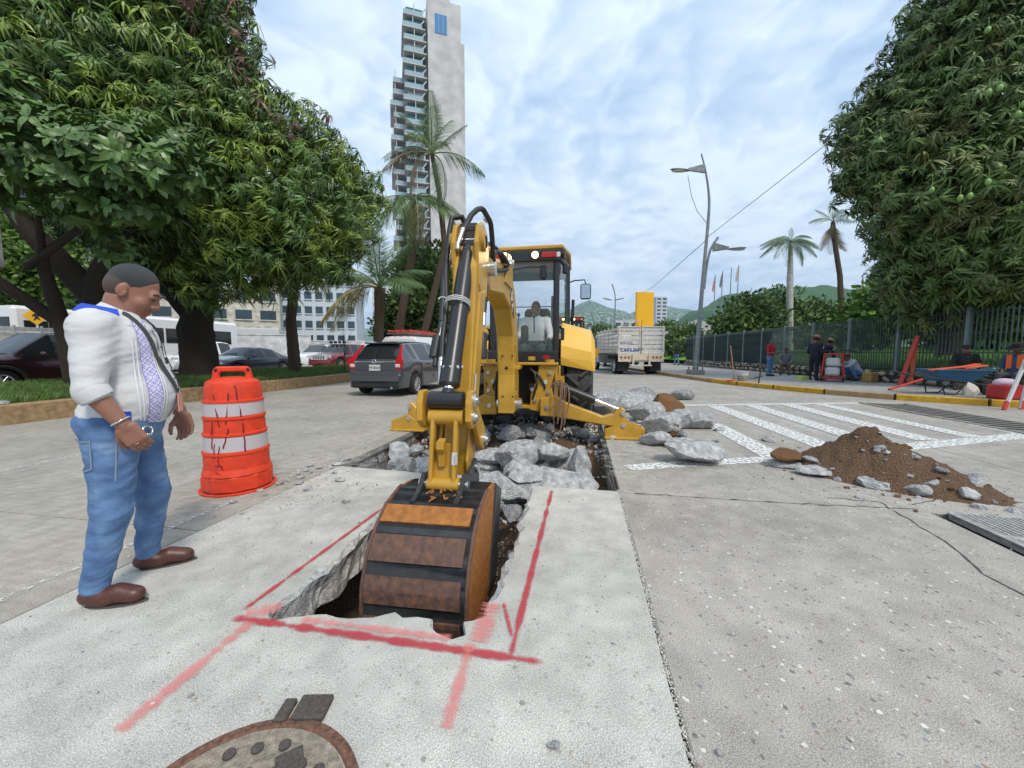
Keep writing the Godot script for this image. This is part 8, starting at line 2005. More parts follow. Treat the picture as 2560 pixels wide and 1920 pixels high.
func barrel() -> void:
	var t := thing("traffic_drum", "orange traffic drum with two white bands and dark spray scrawls on it", "traffic drum", W(-2.45, 3.38), 0.5)
	var og := mat("drum_orange", Color(0.86, 0.058, 0.014), 0.55, 0, TX.sheen, 0.6); var b := MB.new()
	b.lathe([Vector2(0.245, 0.14), Vector2(0.243, 0.33), Vector2(0.250, 0.335), Vector2(0.250, 0.352), Vector2(0.236, 0.357), Vector2(0.232, 0.49), Vector2(0.240, 0.495), Vector2(0.240, 0.512), Vector2(0.228, 0.518), Vector2(0.224, 0.63), Vector2(0.233, 0.635), Vector2(0.233, 0.652), Vector2(0.221, 0.657), Vector2(0.218, 0.77), Vector2(0.226, 0.775), Vector2(0.226, 0.792), Vector2(0.214, 0.797), Vector2(0.208, 0.90), Vector2(0.195, 0.945), Vector2(0.165, 0.965), Vector2(0.06, 0.985), Vector2(0, 0.985)], 40)
	obj("shell", b, og, t)
	b = MB.new(); var oc := []; for i in 10: oc.append(Vector2(cos(TAU * (i + 0.5) / 10), sin(TAU * (i + 0.5) / 10)) * 0.27)
	b.prism(oc, 0.15, Transform3D(Basis(Vector3(1, 0, 0), Vector3(0, 0, -1), Vector3(0, 1, 0)), Vector3(0, 0.085, 0)), 0.02)
	b.lathe([Vector2(0.285, 0.0), Vector2(0.290, 0.014), Vector2(0.27, 0.02)], 40); b.lathe([Vector2(0.262, 0.155), Vector2(0.246, 0.21)], 40); obj("base", b, og, t)
	for y in [0.36, 0.66]:
		b = MB.new(); b.lathe([Vector2(0.2378 if y < 0.5 else 0.2228, y + 0.002), Vector2(0.2342 if y < 0.5 else 0.2198, y + 0.126)], 40); obj("white_band", b, mat("band_white", Color(0.72, 0.66, 0.69), 0.45, 0, TX.grain, 0.3), t)
	b = MB.new()
	b.prism([Vector2(-0.15, 0.95), Vector2(-0.135, 1.05), Vector2(-0.11, 1.075), Vector2(0.11, 1.075), Vector2(0.135, 1.05), Vector2(0.15, 0.95), Vector2(0.09, 0.97), Vector2(0.095, 1.01), Vector2(0.08, 1.03), Vector2(-0.08, 1.03), Vector2(-0.095, 1.01), Vector2(-0.09, 0.97)], 0.045, Transform3D.IDENTITY, 0.01); obj("handle", b, og, t)
	for x in [-0.115, 0.115]: b = MB.new(); b.cyl(Vector3(x, 1.045, -0.03), Vector3(x, 1.045, 0.03), 0.013, 10); obj("handle_hole", b, M.black, t)
	var ink := mat("drum_ink", Color(0.20, 0.012, 0.02), 0.8)
	for k in [[-0.45, 0.85, -0.22, 0.58], [-0.5, 0.62, -0.5, 0.4], [0.1, 0.86, -0.02, 0.6], [0.05, 0.56, -0.12, 0.4], [0.32, 0.92, 0.5, 0.62], [0.5, 0.6, 0.52, 0.36], [-0.42, 0.44, -0.44, 0.32], [-0.25, 0.42, -0.28, 0.30], [-0.4, 0.26, -0.15, 0.25], [-0.38, 0.2, -0.16, 0.17], [-0.33, 0.30, -0.15, 0.22]]:
		b = MB.new(); var pts := []
		for i in 7: var q := i / 6.0; var a := lerpf(k[0], k[2], q) + sin(i * 2.1) * 0.015 - 0.15; var y := lerpf(k[1], k[3], q); var r := lerpf(0.2475, 0.205, clampf((y - 0.25) / 0.65, 0, 1)) + (0.004 if fposmod(y - 0.335, 0.16) < 0.03 else 0.0); pts.append(Vector3(sin(a) * r, y, cos(a) * r))
		b.tube(pts, 0.006 if k[1] > 0.45 else 0.004, 5); obj("spray_scrawl", b, ink, t)

func main_person() -> void:
	var wh := mat("shirt_white", Color(0.88, 0.88, 0.89), 0.75, 0, TX.grain, 0.06, TX.pit, 0.05, false)
	var dn := mat("denim", Color(1, 1, 1), 0.85, 0, TX.denim, 0.9, TX.pit, 0.06, false)
	var J := standing()
	J.merge({head = Vector3(0, 1.555, -0.075), neck = Vector3(0, 1.435, 0.005), chest = Vector3(0, 1.26, -0.01), hip = Vector3(0, 0.90, 0.01), belly = Vector3(0, 1.03, -0.055), shR = Vector3(0.185, 1.36, 0.02), shL = Vector3(-0.185, 1.36, 0.02), elR = Vector3(0.265, 1.07, 0.015), elL = Vector3(-0.27, 1.07, 0.02), wrR = Vector3(0.255, 0.90, -0.085), wrL = Vector3(-0.25, 0.88, -0.17), hdR = Vector3(-0.12, -0.85, -0.42), hdL = Vector3(0.1, -1, -0.2),
		hpR = Vector3(0.105, 0.84, 0.01), hpL = Vector3(-0.105, 0.84, 0.0), knR = Vector3(0.15, 0.46, 0.02), knL = Vector3(-0.13, 0.46, -0.05), anR = Vector3(0.165, 0.085, 0.10), anL = Vector3(-0.155, 0.085, 0.0), toR = Vector3(0.215, 0.035, -0.07), toL = Vector3(-0.16, 0.035, -0.175)}, true)
	var o := {scale = 0.965, girth = 1.2, cell = 0.0125, hcell = 0.0042, skin = Color(0.30, 0.142, 0.095), nod = 0.46, turn = 0.05, head = 1.05, shirt = wh, trousers = dn, shoes = mat("shoe_brown", Color(0.13, 0.045, 0.03), 0.42, 0, TX.blot, 0.12), sole = mat("sole_dark", Color(0.06, 0.055, 0.05), 0.8), hair = vcol(mat("hair_grey", Color(1.1, 1.1, 1.1), 0.6, 0, TX.grain, 0.04, TX.pit, 0.2, false)), sleeve = 1.12, hem = 0.865, waist = 0.96, belly = Vector3(0.97, 0.98, 1.13), seat = Vector3(1.0, 1.0, 1.12), curl = 0.9, wrinkle = 0.0095, wf = 6.0, cuff = 0.98, arm = 0.86, palmR = Vector3(-1, 0, 0.1), palmL = Vector3(1, 0, 0.2)}
	var t := person("man in a white embroidered shirt and blue jeans looking down at the hole", W(-1.96, 1.93), deg_to_rad(-64), J, o)
	var s := 0.965; var f: Field = o.field; var lg: Field = o.legs
	var ribbon := func(parent: Node, called: String, pts: Array, w: float, m: Material, fld: Field, lift: float, uvl: float) -> void:  # pts: [azimuth deg from the front towards the right, height]
		var b := MB.new(); var rows := []
		for i in pts.size():
			var a := deg_to_rad(pts[i][0]); var d := Vector3(sin(a), 0, -cos(a)); var c := Vector3(0, pts[i][1] * s, -0.03)
			var p: Vector3 = fld.cast(c + d * 0.6, -d); var n: Vector3 = fld.norm(p)
			var nx: Array = pts[mini(i + 1, pts.size() - 1)]; var pv: Array = pts[maxi(i - 1, 0)]
			var ta := deg_to_rad(nx[0] - pv[0]); var al := (Vector3(cos(a), 0, sin(a)) * ta * 0.2 + Vector3(0, (nx[1] - pv[1]) * s, 0)).normalized()
			var sd := n.cross(al).normalized()
			var q: Vector3 = fld.cast(p + sd * w * 0.5 + n * 0.05, -n); var r: Vector3 = fld.cast(p - sd * w * 0.5 + n * 0.05, -n)
			rows.append(PackedVector3Array([q + n * lift, p + n * lift * 1.4, r + n * lift]))
		b.grid(rows); 
		for i in b.t.size(): b.t[i].y *= uvl
		obj(called, b, m, parent)
	var line := func(a0: float, y0: float, a1: float, y1: float, n: int) -> Array:
		var r := []; for i in n: r.append([lerpf(a0, a1, i / (n - 1.0)), lerpf(y0, y1, i / (n - 1.0))])
		return r
	# embroidery band down the front, worked in violet thread
	var em := Image.create(64, 64, false, Image.FORMAT_RGB8)
	for y in 64: for x in 64:
		var u := absf((x + 0.5) / 32.0 - 1.0); var v := absf((y + 0.5) / 32.0 - 1.0); var rr := Vector2(u, v).length()
		var on := (absf(u + v - 0.86) < 0.08) or (rr < 0.26 and rr > 0.10) or (absf(rr - 0.42) < 0.05 and (x + y) % 6 < 4) or u > 0.92 or (absf(u - v) < 0.07 and rr > 0.5) or (u + v > 1.25 and (x * 3 + y * 2) % 7 < 3)
		em.set_pixel(x, y, Color8(150, 140, 205) if on else Color8(236, 236, 246))
	var emm := mat("embroidery", Color(0.85, 0.85, 0.9), 0.8); emm.albedo_texture = ImageTexture.create_from_image(em)
	ribbon.call(t, "embroidery_band", line.call(46, 1.40, 40, 0.885, 30), 0.062, emm, f, 0.004, 9.0)
	ribbon.call(t, "embroidery_band", line.call(-46, 1.40, -40, 0.885, 24), 0.062, emm, f, 0.004, 9.0)
	var pt := mat("shirt_pleat", Color(0.74, 0.75, 0.79), 0.8)
	for a in [56, 61]: ribbon.call(t, "pleat", line.call(a + 4, 1.30, a, 0.9, 20), 0.006, pt, f, 0.004, 1.0)
	for a in [31, 27]: ribbon.call(t, "pleat", line.call(a, 1.30, a, 0.9, 20), 0.006, pt, f, 0.004, 1.0)
	ribbon.call(t, "placket", line.call(2, 1.36, 0, 0.885, 24), 0.034, wh, f, 0.005, 1.0)
	for i in 6:
		var p: Vector3 = f.cast(Vector3(0.005, (0.93 + i * 0.085) * s, -0.6), Vector3(0, 0, 1)); var b := MB.new(); b.lathe([Vector2(0.0055, 0), Vector2(0.005, 0.004), Vector2(0, 0.004)], 8, Transform3D(Basis(Vector3(1, 0, 0), Vector3(0, 0, -1), Vector3(0, 1, 0)), p + Vector3(0, 0, -0.004))); obj("button", b, M.black, t)
	# lanyard and badge
	var ly := mat("lanyard_grey", Color(0.05, 0.048, 0.05), 0.7)
	var lan := Node3D.new(); lan.name = "lanyard"; t.add_child(lan, true)
	ribbon.call(lan, "strap", [[75, 1.435], [62, 1.42], [50, 1.39], [40, 1.345], [31, 1.29], [24, 1.22], [17, 1.15], [10, 1.08], [4, 1.03]], 0.03, ly, f, 0.008, 1.0)
	ribbon.call(lan, "strap", [[-75, 1.435], [-60, 1.42], [-46, 1.38], [-34, 1.31], [-24, 1.22], [-14, 1.14], [-4, 1.05]], 0.03, ly, f, 0.009, 1.0)
	var bp: Vector3 = f.cast(Vector3(0.0, 0.99 * s, -0.6), Vector3(0, 0, 1)); var bb := MB.new(); bb.box(bp + Vector3(0, -0.02, -0.012), Vector3(0.065, 0.095, 0.004), 0.002); obj("badge", bb, mat("badge_card", Color(0.75, 0.36, 0.28), 0.4), lan)
	bb = MB.new(); bb.box(bp + Vector3(0, 0.045, -0.014), Vector3(0.014, 0.03, 0.008), 0.003); obj("clip", bb, M.chrome, lan)
	# collar with its blue lining, blue side vent, rolled cuffs
	var cb := mat("trim_blue", Color(0.018, 0.075, 0.50), 0.8)
	var cr := []; var nb := Vector3(0, 1.425, 0.008) * s
	var cm := MB.new(); var rows := []
	for i in 21:
		var a := deg_to_rad(lerpf(18, 342, i / 20.0)); var d := Vector3(sin(a), 0, -cos(a)); var back := 0.5 - 0.5 * cos(a); back = 1.0 - (0.5 + 0.5 * cos(a))
		var base := nb + d * Vector3(0.10, 0, 0.102) + Vector3(0, -0.03 + 0.03 * back, 0); var top := nb + d * Vector3(0.094, 0, 0.094) + Vector3(0, 0.014 + 0.04 * back, 0); var fall := nb + d * Vector3(0.156, 0, 0.15) + Vector3(0, -0.052 + 0.03 * back - 0.03 * maxf(0.0, cos(a) - 0.6), 0)
		rows.append(PackedVector3Array([base, top, top + d * 0.010 + Vector3(0, 0.001, 0), fall]))
	cm.grid(rows); obj("collar", cm, wh, t)
	var bt := MB.new(); var br := []
	for i in 9:
		var a := deg_to_rad(lerpf(150, 62, i / 8.0)); var d := Vector3(sin(a), 0, -cos(a)); var back := 0.5 - 0.5 * cos(a)
		br.append(PackedVector3Array([nb + d * 0.103 + Vector3(0, 0.018 + 0.04 * back, 0), nb + d * 0.122 + Vector3(0, 0.006 + 0.036 * back, 0), nb + d * 0.138 + Vector3(0, -0.012 + 0.03 * back, 0)]))
	bt.grid(br); obj("blue_trim", bt, cb, t)
	ribbon.call(t, "blue_trim", line.call(78, 0.955, 80, 0.868, 5), 0.04, cb, f, 0.005, 1.0)
	for e in ["R", "L"]:
		var a: Vector3 = J["el" + e]; var w2: Vector3 = J["wr" + e]; var b := MB.new(); b.tube([a.lerp(w2, -0.04), a.lerp(w2, 0.02), a.lerp(w2, 0.16), a.lerp(w2, 0.24)], [0.060, 0.063, 0.062, 0.059], 20, false); b.tube([a.lerp(w2, 0.24), a.lerp(w2, 0.10)], [0.059, 0.046], 20, false); obj("rolled_cuff", b, wh, t)
	# bracelet, ring, watch at the waist, pocket and seams
	var wr: Vector3 = J.wrR; var hd := Vector3(-0.12, -0.85, -0.42).normalized(); var b := MB.new()
	b.tube(ring_pts(wr - hd * 0.02, 0.036, (J.wrR - J.elR), 18), 0.004, 6, false); obj("bracelet", b, M.chrome, t)
	b = MB.new(); b.tube(ring_pts(wr + hd * 0.105 + Vector3(0, 0, 0.008), 0.012, hd, 12), 0.003, 5, false); obj("ring", b, mat("gold", Color(0.8, 0.55, 0.2), 0.2, 1.0), t)
	var wp: Vector3 = lg.cast(Vector3(0.3, 0.845 * s, -0.36), Vector3(-0.6, 0, 0.8).normalized()); b = MB.new()
	b.tube(ring_pts(wp + Vector3(0.008, 0.0, -0.010), 0.022, Vector3(0.5, 0.25, -0.8), 16), 0.006, 7, false); obj("watch", b, M.chrome, t)
	var stc := mat("stitch", Color(0.20, 0.26, 0.36), 0.9)
	ribbon.call(t, "side_seam", line.call(88, 0.84, 92, 0.62, 14), 0.007, stc, lg, 0.003, 1.0)
	ribbon.call(t, "pocket_seam", line.call(60, 0.845, 84, 0.79, 8), 0.007, stc, lg, 0.003, 1.0)
	for k in [[112, 0.83, 112, 0.69], [112, 0.69, 128, 0.67], [128, 0.67, 144, 0.69], [144, 0.69, 146, 0.83], [112, 0.82, 146, 0.82]]: ribbon.call(t, "back_pocket_seam", line.call(k[0], k[1], k[2], k[3], 6), 0.008, stc, lg, 0.004, 1.0)

var chunk_mesh := []
func chunk(called: String, label: String, at: Vector3, size: Vector3, yaw: float, kind: int, m: Material, tilt := 0.0, group := "", roll := 0.0) -> MeshInstance3D:
	var v := rng.randi() % 6
	var o := obj(called, chunk_mesh[kind * 6 + v], m)
	o.transform = Transform3D(Basis(Vector3.UP, yaw) * Basis(Vector3.RIGHT, tilt) * Basis(Vector3(0, 0, 1), roll) * Basis.from_scale(size), at)
	tag(o, label, "rubble", group); return o

func rubble() -> void:
	for k in [0, 1, 2]: for i in 6: chunk_mesh.append(rock_mesh(400 + k * 20 + i, Vector3.ONE, k))
	var rk: Material = M.rock; var br: Material = M.rock_brown; var dk: Material = M.rock_dark
	# the big pieces beside the digger
	for k in [["concrete_chunk", "pale flat slab piece leaning behind the right stabiliser foot", 2.5, 7.9, 0.14, [0.75, 0.42, 0.5], 0.3, 2, rk, 0.5], ["concrete_chunk", "dark rough slab lying farthest up the road past the rear wheel", 3.6, 10.6, 0.10, [1.0, 0.34, 0.6], 0.2, 0, dk, 0.0],
			["concrete_chunk", "lone rough grey slab block on the road above the white box", 4.25, 9.75, 0.12, [0.62, 0.30, 0.4], 0.1, 0, dk, 0.1], ["dirt_clod", "ochre earth clod with a flat brown skirt among the slab pieces", 3.1, 7.7, 0.12, [0.9, 0.42, 0.5], 0.4, 0, br, 0.1],
			["concrete_chunk", "thick square-edged slab block with a pale top beside the white hatching", 3.0, 6.15, 0.12, [0.62, 0.36, 0.5], 0.05, 2, rk, 0.0], ["concrete_chunk", "big wedge boulder with a brown broken side by the stabiliser foot", 2.15, 5.55, 0.17, [0.5, 0.46, 0.46], 0.6, 0, rk, 0.3],
			["dirt_clod", "brown earth face stuck to the wedge boulder", 2.27, 5.4, 0.13, [0.30, 0.30, 0.16], 0.9, 2, br, 0.4], ["concrete_chunk", "mid-grey block just behind the stabiliser foot pad", 2.3, 6.7, 0.16, [0.62, 0.4, 0.5], 0.2, 0, rk, 0.1],
			["concrete_chunk", "rounded grey block touching the thick slab block", 2.62, 6.05, 0.14, [0.44, 0.36, 0.4], 0.8, 0, rk, 0.0], ["concrete_chunk", "blunt grey block in front of the stabiliser foot pad", 1.85, 4.95, 0.09, [0.40, 0.22, 0.3], 0.4, 0, rk, 0.1],
			["concrete_chunk", "low flat grey piece to the right of the blunt block", 2.12, 4.82, 0.06, [0.46, 0.16, 0.3], 0.1, 0, rk, 0.0], ["concrete_chunk", "large pale pyramid boulder on the white edge line", 1.93, 4.12, 0.12, [0.58, 0.30, 0.38], 0.0, 0, rk, 0.0],
			["concrete_chunk", "small grey stone between the slab blocks and the pyramid boulder", 2.42, 5.4, 0.05, [0.2, 0.13, 0.16], 0.7, 0, dk, 0.0], ["concrete_chunk", "long thin slab propped against the rear wheel side", 2.0, 8.6, 0.16, [0.9, 0.26, 0.5], 0.2, 2, rk, 0.25], ["concrete_chunk", "upper flat slab sheet behind the pale leaning slab", 2.9, 9.2, 0.12, [1.1, 0.22, 0.7], -0.1, 2, rk, 0.12],
			["concrete_chunk", "second flat slab sheet under the dark rough slab", 2.6, 10.0, 0.1, [1.2, 0.2, 0.6], 0.15, 2, rk, 0.1], ["concrete_chunk", "grey block between the tyre and the pale leaning slab", 1.7, 7.2, 0.16, [0.55, 0.4, 0.5], 0.5, 0, dk, 0.2]]:
		chunk(k[0], k[1], W(k[2], k[3], k[4]), Vector3(k[5][0], k[5][1], k[5][2]), k[6], k[7], k[8], k[9])
	# the big pieces in the trench
	for k in [["large pale boulder in the trench right of the digger's bucket link", 0.0, 4.55, -0.02, [0.62, 0.46, 0.5], 0.3, 0, rk, 0.1, 0.0], ["pale faceted block in front of the large trench boulder", 0.02, 4.05, -0.06, [0.42, 0.30, 0.36], 0.9, 0, rk, 0.2, 0.0], ["broad smooth slab tilted up from the near edge of the trench", 0.43, 3.72, -0.10, [1.05, 0.16, 0.62], -0.25, 2, rk, 0.42, -0.12],
			["dark-edged slab piece wedged at the head of the hole", -0.12, 3.55, -0.05, [0.62, 0.18, 0.4], -0.3, 0, rk, 0.2, -0.3], ["flat piece lying on the wedged slab at the head of the hole", 0.12, 3.75, 0.0, [0.5, 0.12, 0.3], 0.1, 0, rk, 0.2, 0.0], ["upright pale shard just right of the bucket", -0.2, 3.25, -0.12, [0.30, 0.36, 0.10], 0.2, 2, rk, 0.2, 0.4],
			["dark rock buried at the right rim of the hole", 0.02, 3.2, -0.17, [0.30, 0.2, 0.3], 0.5, 0, dk, 0.0, 0.0], ["dark stone in the earth bank right of the bucket", 0.0, 2.55, -0.20, [0.12, 0.09, 0.12], 0.5, 1, dk, 0.0, 0.0], ["tall grey block against the right trench wall", 0.78, 4.35, -0.08, [0.34, 0.42, 0.34], 0.4, 0, rk, 0.3, 0.0], ["pale block below the tall block at the right trench wall", 0.72, 3.85, -0.14, [0.40, 0.28, 0.30], 0.8, 0, rk, -0.2, 0.0],
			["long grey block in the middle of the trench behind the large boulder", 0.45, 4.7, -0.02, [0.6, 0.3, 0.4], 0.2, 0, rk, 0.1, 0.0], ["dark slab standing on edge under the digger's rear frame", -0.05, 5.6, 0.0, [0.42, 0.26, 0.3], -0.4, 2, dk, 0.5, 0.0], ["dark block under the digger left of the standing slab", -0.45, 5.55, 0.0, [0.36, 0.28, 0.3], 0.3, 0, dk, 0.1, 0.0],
			["grey block by the left trench wall near the broken corner", -1.25, 4.35, -0.14, [0.36, 0.34, 0.34], 0.3, 0, rk, 0.4, 0.2], ["flat shard leaning on the left trench wall", -1.45, 4.9, -0.1, [0.4, 0.14, 0.4], 0.6, 2, rk, 0.5, 0.0]]:
		chunk("concrete_chunk", k[0], W(k[1], k[2], k[3]), Vector3(k[4][0], k[4][1], k[4][2]) * 0.84, k[5], k[6], k[7], k[8], "", k[9])
	# the rest of the broken concrete in the trench
	var fn := noise(5, 1.1, 0, 5)
	for i in 290:
		var u := rng.randf_range(3.6, 7.9); var r := rng.randf_range(-2.35, 0.22)
		if i % 3 == 0: u = rng.randf_range(3.6, 5.2)
		if i % 4 == 1: r = rng.randf_range(-0.9, 0.2)
		if fn.get_noise_2d(r * 0.9 + 7.0, u * 0.9) > 0.12 and u > 4.4: continue
		var s := 0.07 + 0.30 * pow(rng.randf(), 2.2)
		var p := RU(r, u, soil_y(r, u, fn) + s * rng.randf_range(0.15, 0.5))
		var where: String = "by the left trench wall" if r < -1.7 else "against the right trench wall" if r > -0.25 else "under the digger's rear frame" if u > 5.3 else "in the middle of the trench behind the bucket"
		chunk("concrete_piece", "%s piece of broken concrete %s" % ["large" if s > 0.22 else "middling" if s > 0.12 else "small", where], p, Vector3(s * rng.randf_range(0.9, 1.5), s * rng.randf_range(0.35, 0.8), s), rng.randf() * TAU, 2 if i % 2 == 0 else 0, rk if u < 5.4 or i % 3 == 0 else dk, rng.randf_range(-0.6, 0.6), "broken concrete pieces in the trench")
	for i in 60:
		var p: Vector3; var a := rng.randf()
		if a < 0.55: p = W(rng.randf_range(1.3, 3.6), rng.randf_range(5.0, 9.0), 0.0)
		else: p = W(-1.95 + rng.randfn(0, 0.18), 3.75 + rng.randfn(0, 0.35), 0.0)
		var ru := to_ru(p.x, -p.z)
		if ru.x < 0.36 and ru.x > -2.5 and ru.y > 3.4: continue
		var s := rng.randf_range(0.05, 0.2) if a < 0.55 else rng.randf_range(0.02, 0.07)
		chunk("concrete_chip", "small concrete fragment lying on the road along the trench", p + Vector3(0, s * 0.2, 0), Vector3(s * 1.3, s * 0.55, s), rng.randf() * TAU, 0, rk, rng.randf_range(-0.2, 0.2), "small fragments on the road beside the trench")
	var xs := []; var cs := []
	for i in 5200:
		var u := rng.randf_range(3.5, 8.6); var r := rng.randf_range(-2.4, 0.28)
		var hole := i % 9 == 0
		if hole: u = rng.randf_range(1.8, 3.4); r = rng.randf_range(-1.4, -0.25)
		elif fn.get_noise_2d(r * 0.9 + 7.0, u * 0.9) > 0.10 and rng.randf() < 0.85: continue
		var s := rng.randf_range(0.012, 0.05) * (0.5 if hole else 1.0)
		if i % 6 == 0: s *= 1.6
		xs.append(Transform3D(Basis.from_euler(Vector3(rng.randf() * 6, rng.randf() * 6, rng.randf() * 6)).scaled(Vector3.ONE * s), RU(r, u, soil_y(r, u, fn) + s * 0.3)))
		var t := rng.randf_range(0.4, 1.1); cs.append(Color(t, t, t) if not hole else Color(t * 0.55, t * 0.45, t * 0.36))
	multi("gravel", chunk_mesh[2], M.grit, xs, cs)
	# heap of excavated earth at the right
	var heap := thing("dirt_heap", "heap of brown excavated earth studded with grey stones on the road at the right", "dirt heap", W(3.52, 3.66))
	var rows := []; var hn := noise(15, 3.0, 0, 5); var ax := Vector2(0.56, -0.83)
	for i in 56:
		var row := PackedVector3Array()
		for j in 56:
			var x := lerpf(-1.15, 1.15, j / 55.0); var d := lerpf(-1.15, 1.15, i / 55.0)
			row.append(Vector3(x, heap_y(x, d, hn), -d))
		rows.append(row)
	var b := MB.new(); b.grid(rows); obj("earth", b, M.soil, heap)
	for i in 150:
		var x := rng.randfn(0, 0.42); var d := rng.randfn(0, 0.46)
		var y := heap_y(x, d, hn)
		if y < 0.0: y = 0.0
		var s := rng.randf_range(0.012, 0.045) if i > 18 else rng.randf_range(0.05, 0.11)
		if i < 34 and d > 0.2: continue
		var o := obj("stone", chunk_mesh[rng.randi() % 12], [rk, rk, dk, br][rng.randi() % 4] if i < 34 else [M.soil, dk, br][rng.randi() % 3], heap)
		o.transform = Transform3D(Basis.from_euler(Vector3(rng.randf() * 0.5, rng.randf() * 6, rng.randf() * 0.5)) * Basis.from_scale(Vector3(s * 1.3, s * 0.8, s)), Vector3(x, y + s * 0.1, -d))
	for k in [[-0.60, 0.34, 0.12, 0.36, 0.10, 0.24, br], [-0.60, 0.30, 0.03, 0.34, 0.10, 0.2, rk], [-0.52, 0.02, 0.05, 0.34, 0.06, 0.2, rk], [-0.30, 0.0, 0.07, 0.2, 0.14, 0.14, rk], [-0.28, -0.30, 0.04, 0.34, 0.08, 0.2, rk], [-0.1, -0.48, 0.04, 0.17, 0.13, 0.15, rk], [0.05, -0.42, 0.06, 0.2, 0.14, 0.15, rk], [0.36, -0.5, 0.12, 0.15, 0.17, 0.13, rk], [0.12, -0.28, 0.15, 0.22, 0.05, 0.12, dk], [-0.42, 0.2, 0.08, 0.2, 0.12, 0.2, rk]]:
		var o := obj("slab_piece", chunk_mesh[12 + rng.randi() % 6] if k[4] < 0.11 else chunk_mesh[rng.randi() % 6], k[6], heap)
		o.transform = Transform3D(Basis(Vector3.UP, rng.randf_range(-0.5, 0.5)) * Basis(Vector3.RIGHT, 0.15) * Basis.from_scale(Vector3(k[3], k[4], k[5])), Vector3(k[0], k[2], -k[1]))
	# stray pebbles in the foreground
	for k in [[0.13, 1.08, 0.03, "dark pebble on the middle slab near the bottom edge"], [0.62, 1.06, 0.022, "light pebble on the right slab near the bottom edge"], [0.94, 1.55, 0.018, "pale chip on the right slab beside the gritty joint"], [-2.3, 2.9, 0.02, "small light chip on the road left of the hole"], [-1.33, 3.0, 0.05, "pale chip on the slab left of the bucket"], [0.42, 1.5, 0.014, "grey chip beside the gravel-filled joint"]]:
		chunk("pebble", k[3], W(k[0], k[1], k[2] * 0.3), Vector3(k[2] * 1.4, k[2] * 0.8, k[2]), 0.4, 1, rk)

func heap_y(x: float, d: float, hn: FastNoiseLite) -> float:
	var u := x * 0.60 - d * 0.80; var v := x * 0.80 + d * 0.60
	var q := Vector2((u + 0.05) / (0.95 if u > 0 else 0.80), v / 0.52).length()
	return 0.50 * pow(maxf(1.0 - q, 0.0), 1.15) * (1.0 + 0.2 * hn.get_noise_2d(x, d)) + hn.get_noise_2d(x * 2.0, d * 2.0) * 0.05 * smoothstep(1.15, 0.7, q) - 0.02 - 0.05 * smoothstep(0.95, 1.2, q)

